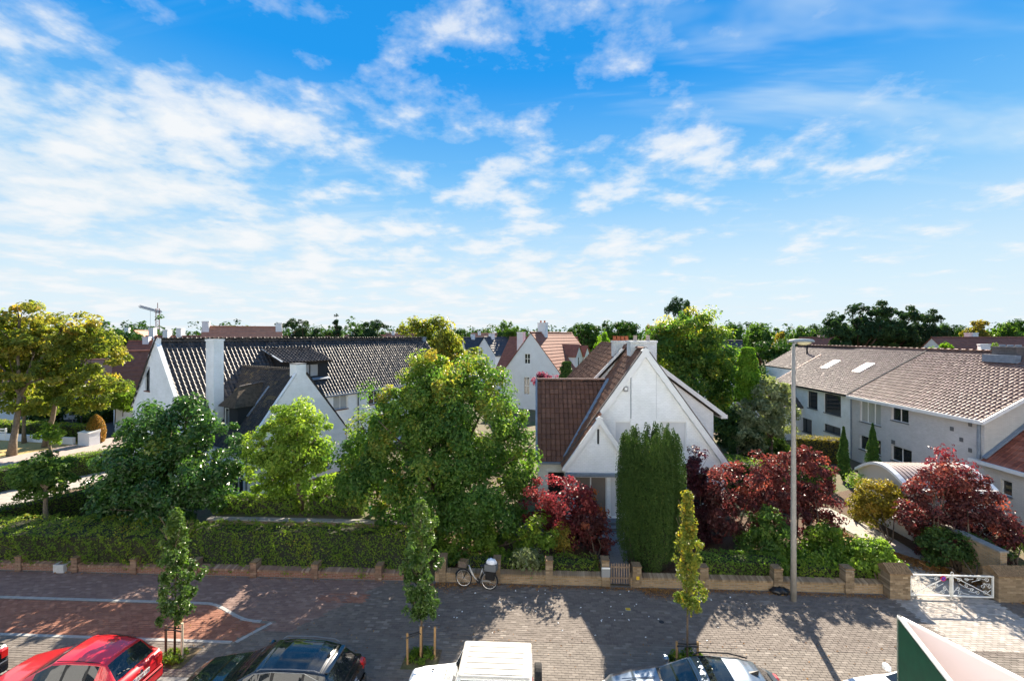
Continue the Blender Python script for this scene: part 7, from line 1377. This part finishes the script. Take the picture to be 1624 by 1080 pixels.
def suv_extra(T, L, xs, zt, zb, wt, wb):
    for sg in (-1, 1):
        mb = MB(); mb.tube([(L / 2 - 2.35, sg * .63, 1.57), (L / 2 - 2.45, sg * .645, 1.635), (L / 2 - 3.2, sg * .64, 1.655), (L / 2 - 3.85, sg * .615, 1.62), (L / 2 - 3.98, sg * .60, 1.56)], .013, 6); mb.build('roof_rail', 'satin', T)
        mb = MB(); mb.tube([(L / 2 - 1.75, sg * .915, 1.075), (L / 2 - 2.3, sg * .675, 1.52), (L / 2 - 2.8, sg * .655, 1.575), (L / 2 - 3.6, sg * .64, 1.555), (L / 2 - 4.0, sg * .70, 1.42)], .009, 5); mb.build('window_trim', 'satin', T)
    x = -L / 2 - .014
    for i in range(4): mb = MB(); mb.tube([Vector((x, -.105 + .07 * i + .045 * math.cos(t), .93 + .045 * math.sin(t) - .02)) for t in [k * math.pi / 8 for k in range(16)]], .007, 5, closed=True); mb.build('badge', 'chrome', T)
    mb = MB(); mb.box((x - .004, -.26, .66), (x + .004, .26, .77)); mb.build('number_plate', 'plate_white', T)
    mb = MB(); mb.lathe([(0, 0), (.05, 0), (.02, .05), (0, .055)], (L / 2 - 3.95, 0, 1.575), 10); mb.build('antenna', 'car_black', T)
    mb = MB(); mb.bevbox((-L / 2 + .44, -.54, 1.485), (-L / 2 + .58, .54, 1.525), .015); mb.build('spoiler', 'paint_black', T)
def sedan_extra(T, L, xs, zt, zb, wt, wb):
    for sg in (-1, 1): mb = MB(); mb.tube([(L / 2 - 2.3, sg * .60, 1.40), (L / 2 - 2.5, sg * .615, 1.465), (L / 2 - 3.2, sg * .61, 1.46), (L / 2 - 3.65, sg * .575, 1.38)], .018, 6); mb.build('roof_rail', 'car_black', T)
    mb = MB(); mb.add([(L / 2 - 3.45, -.03, 1.42), (L / 2 - 3.45, .03, 1.42), (L / 2 - 3.66, .035, 1.38), (L / 2 - 3.66, -.035, 1.38), (L / 2 - 3.68, 0, 1.475)], [(0, 1, 4), (1, 2, 4), (2, 3, 4), (3, 0, 4)]); mb.build('shark_fin', 'car_black', T)
    for sg in (-1, 1): mb = MB(); mb.tube([(L / 2 - 1.30, sg * .36, 1.0), (L / 2 - .5, sg * .42, .885)], .012, 5); mb.build('bonnet_crease', 'paint_silver', T)
    mb = MB(); mb.box((L / 2 - 1.50, -.62, 1.02), (L / 2 - 1.40, .62, 1.035)); mb.build('wiper_cowl', 'car_black', T)
def jeep_extra(T, L, xs, zt, zb, wt, wb):
    mb = MB(); mb.bevbox((-L / 2 + .03, -.665, 1.69), (L / 2 - 1.44, .665, 1.745), .03); rf = mb.build('roof_panel', 'paint_cream_top', T)
    for i in range(6): y = -.50 + i * .20; mb = MB(); mb.bevbox((-L / 2 + .22, y - .088, 1.744), (L / 2 - 1.60, y + .088, 1.762), .006); mb.build('roof_rib', 'paint_cream_top', rf)
    for i in range(5): y = -.40 + i * .20; mb = MB(); mb.box((-L / 2 + .24, y - .011, 1.7445), (L / 2 - 1.62, y + .011, 1.749)); mb.build('roof_groove', mat('groove_grey', (.10, .10, .095), .8), rf)
    for y in (-.30, .05): 
        mb = MB(); mb.box((L / 2 - 1.14, y, 1.078), (L / 2 - 1.00, y + .26, 1.094)); v = mb.build('cowl_vent', 'paint_white', T)
        for k in range(6): mb = MB(); mb.box((L / 2 - 1.13, y + .02 + k * .04, 1.0941), (L / 2 - 1.01, y + .04 + k * .04, 1.097)); mb.build('slot', 'car_black', v)
    mb = MB(); c = Vector((-L / 2 - .15, -.18, 1.12)); mb.lathe([(.2, -.10), (.33, -.10), (.355, -.06), (.355, .06), (.33, .10), (.2, .10)], c, 24, 'x'); w = mb.build('spare_wheel', 'tyre', T); mb = MB(); mb.lathe([(0, -.05), (.2, -.08), (.205, .08), (0, .07)], c, 20, 'x'); mb.build('rim', 'rim_silver', w)
    for k, y in enumerate((-.25, .15)): mb = MB(); mb.tube([(L / 2 - 1.17, y, 1.10), (L / 2 - 1.27, y + .38, 1.30)], .010, 4); mb.build('wiper', 'car_black', T)
    mb = MB(); mb.box((L / 2 - .98, -.585, 1.075), (L / 2 - .96, .585, 1.085)); mb.build('bonnet_gap', 'car_black', T)
    for sg in (-1, 1): mb = MB(); mb.bevbox((L / 2 - .95, min(sg * .62, sg * .80), .66), (L / 2 - .14, max(sg * .62, sg * .80), .76), .03); mb.build('front_wing', 'paint_white', T); mb = MB(); mb.box((L / 2 - .62, sg * .45 - .02, 1.055), (L / 2 - .56, sg * .45 + .02, 1.075)); mb.build('bonnet_catch', 'car_black', T)
paint('paint_red', (.52, .012, .02), .15); paint('paint_black', (.012, .016, .022), .4, .25); paint('paint_silver', (.17, .21, .26), .7, .28); paint('paint_white', (.72, .73, .74), .0, .35); mat('paint_cream_top', (.52, .50, .45), .6, .12, 3); paint('paint_blue', (.03, .10, .22), .3)
car('parked_car', 'red hatchback parked with its rear window towards the street tree', HATCH, 'paint_red', -12.85, 12.0, extra=red_extra, scale=(1, 1.02, 1.07))
car('parked_car', 'black estate car with panoramic glass roof between the red car and the jeep', SUV, 'paint_black', -7.15, 11.95, extra=suv_extra)
car('parked_jeep', 'small white boxy jeep with ribbed roof and spare wheel', JEEP, 'paint_white', -1.72, 11.85, extra=jeep_extra)
car('parked_car', 'silver blue car with black roof rails below the yellowing street tree', SEDAN, 'paint_silver', 4.15, 11.9, extra=sedan_extra, scale=(1.06, 1.03, 1.11))
car('parked_car', 'white car mostly cut off below the green sign', HATCH, 'paint_white', 10.0, 12.0, scale=(1.04, 1.04, 1.05))
car('parked_car', 'dark car whose tail just shows at the left edge', HATCH, 'paint_black', -17.65, 12.05)
b = gr(-6, 812); car('parked_car', 'blue car nose showing on the side driveway at the left edge', HATCH, 'paint_blue', b.x - 1.7, b.y - 1.6, math.atan2(hdir.y, hdir.x), group='cars on the side street')
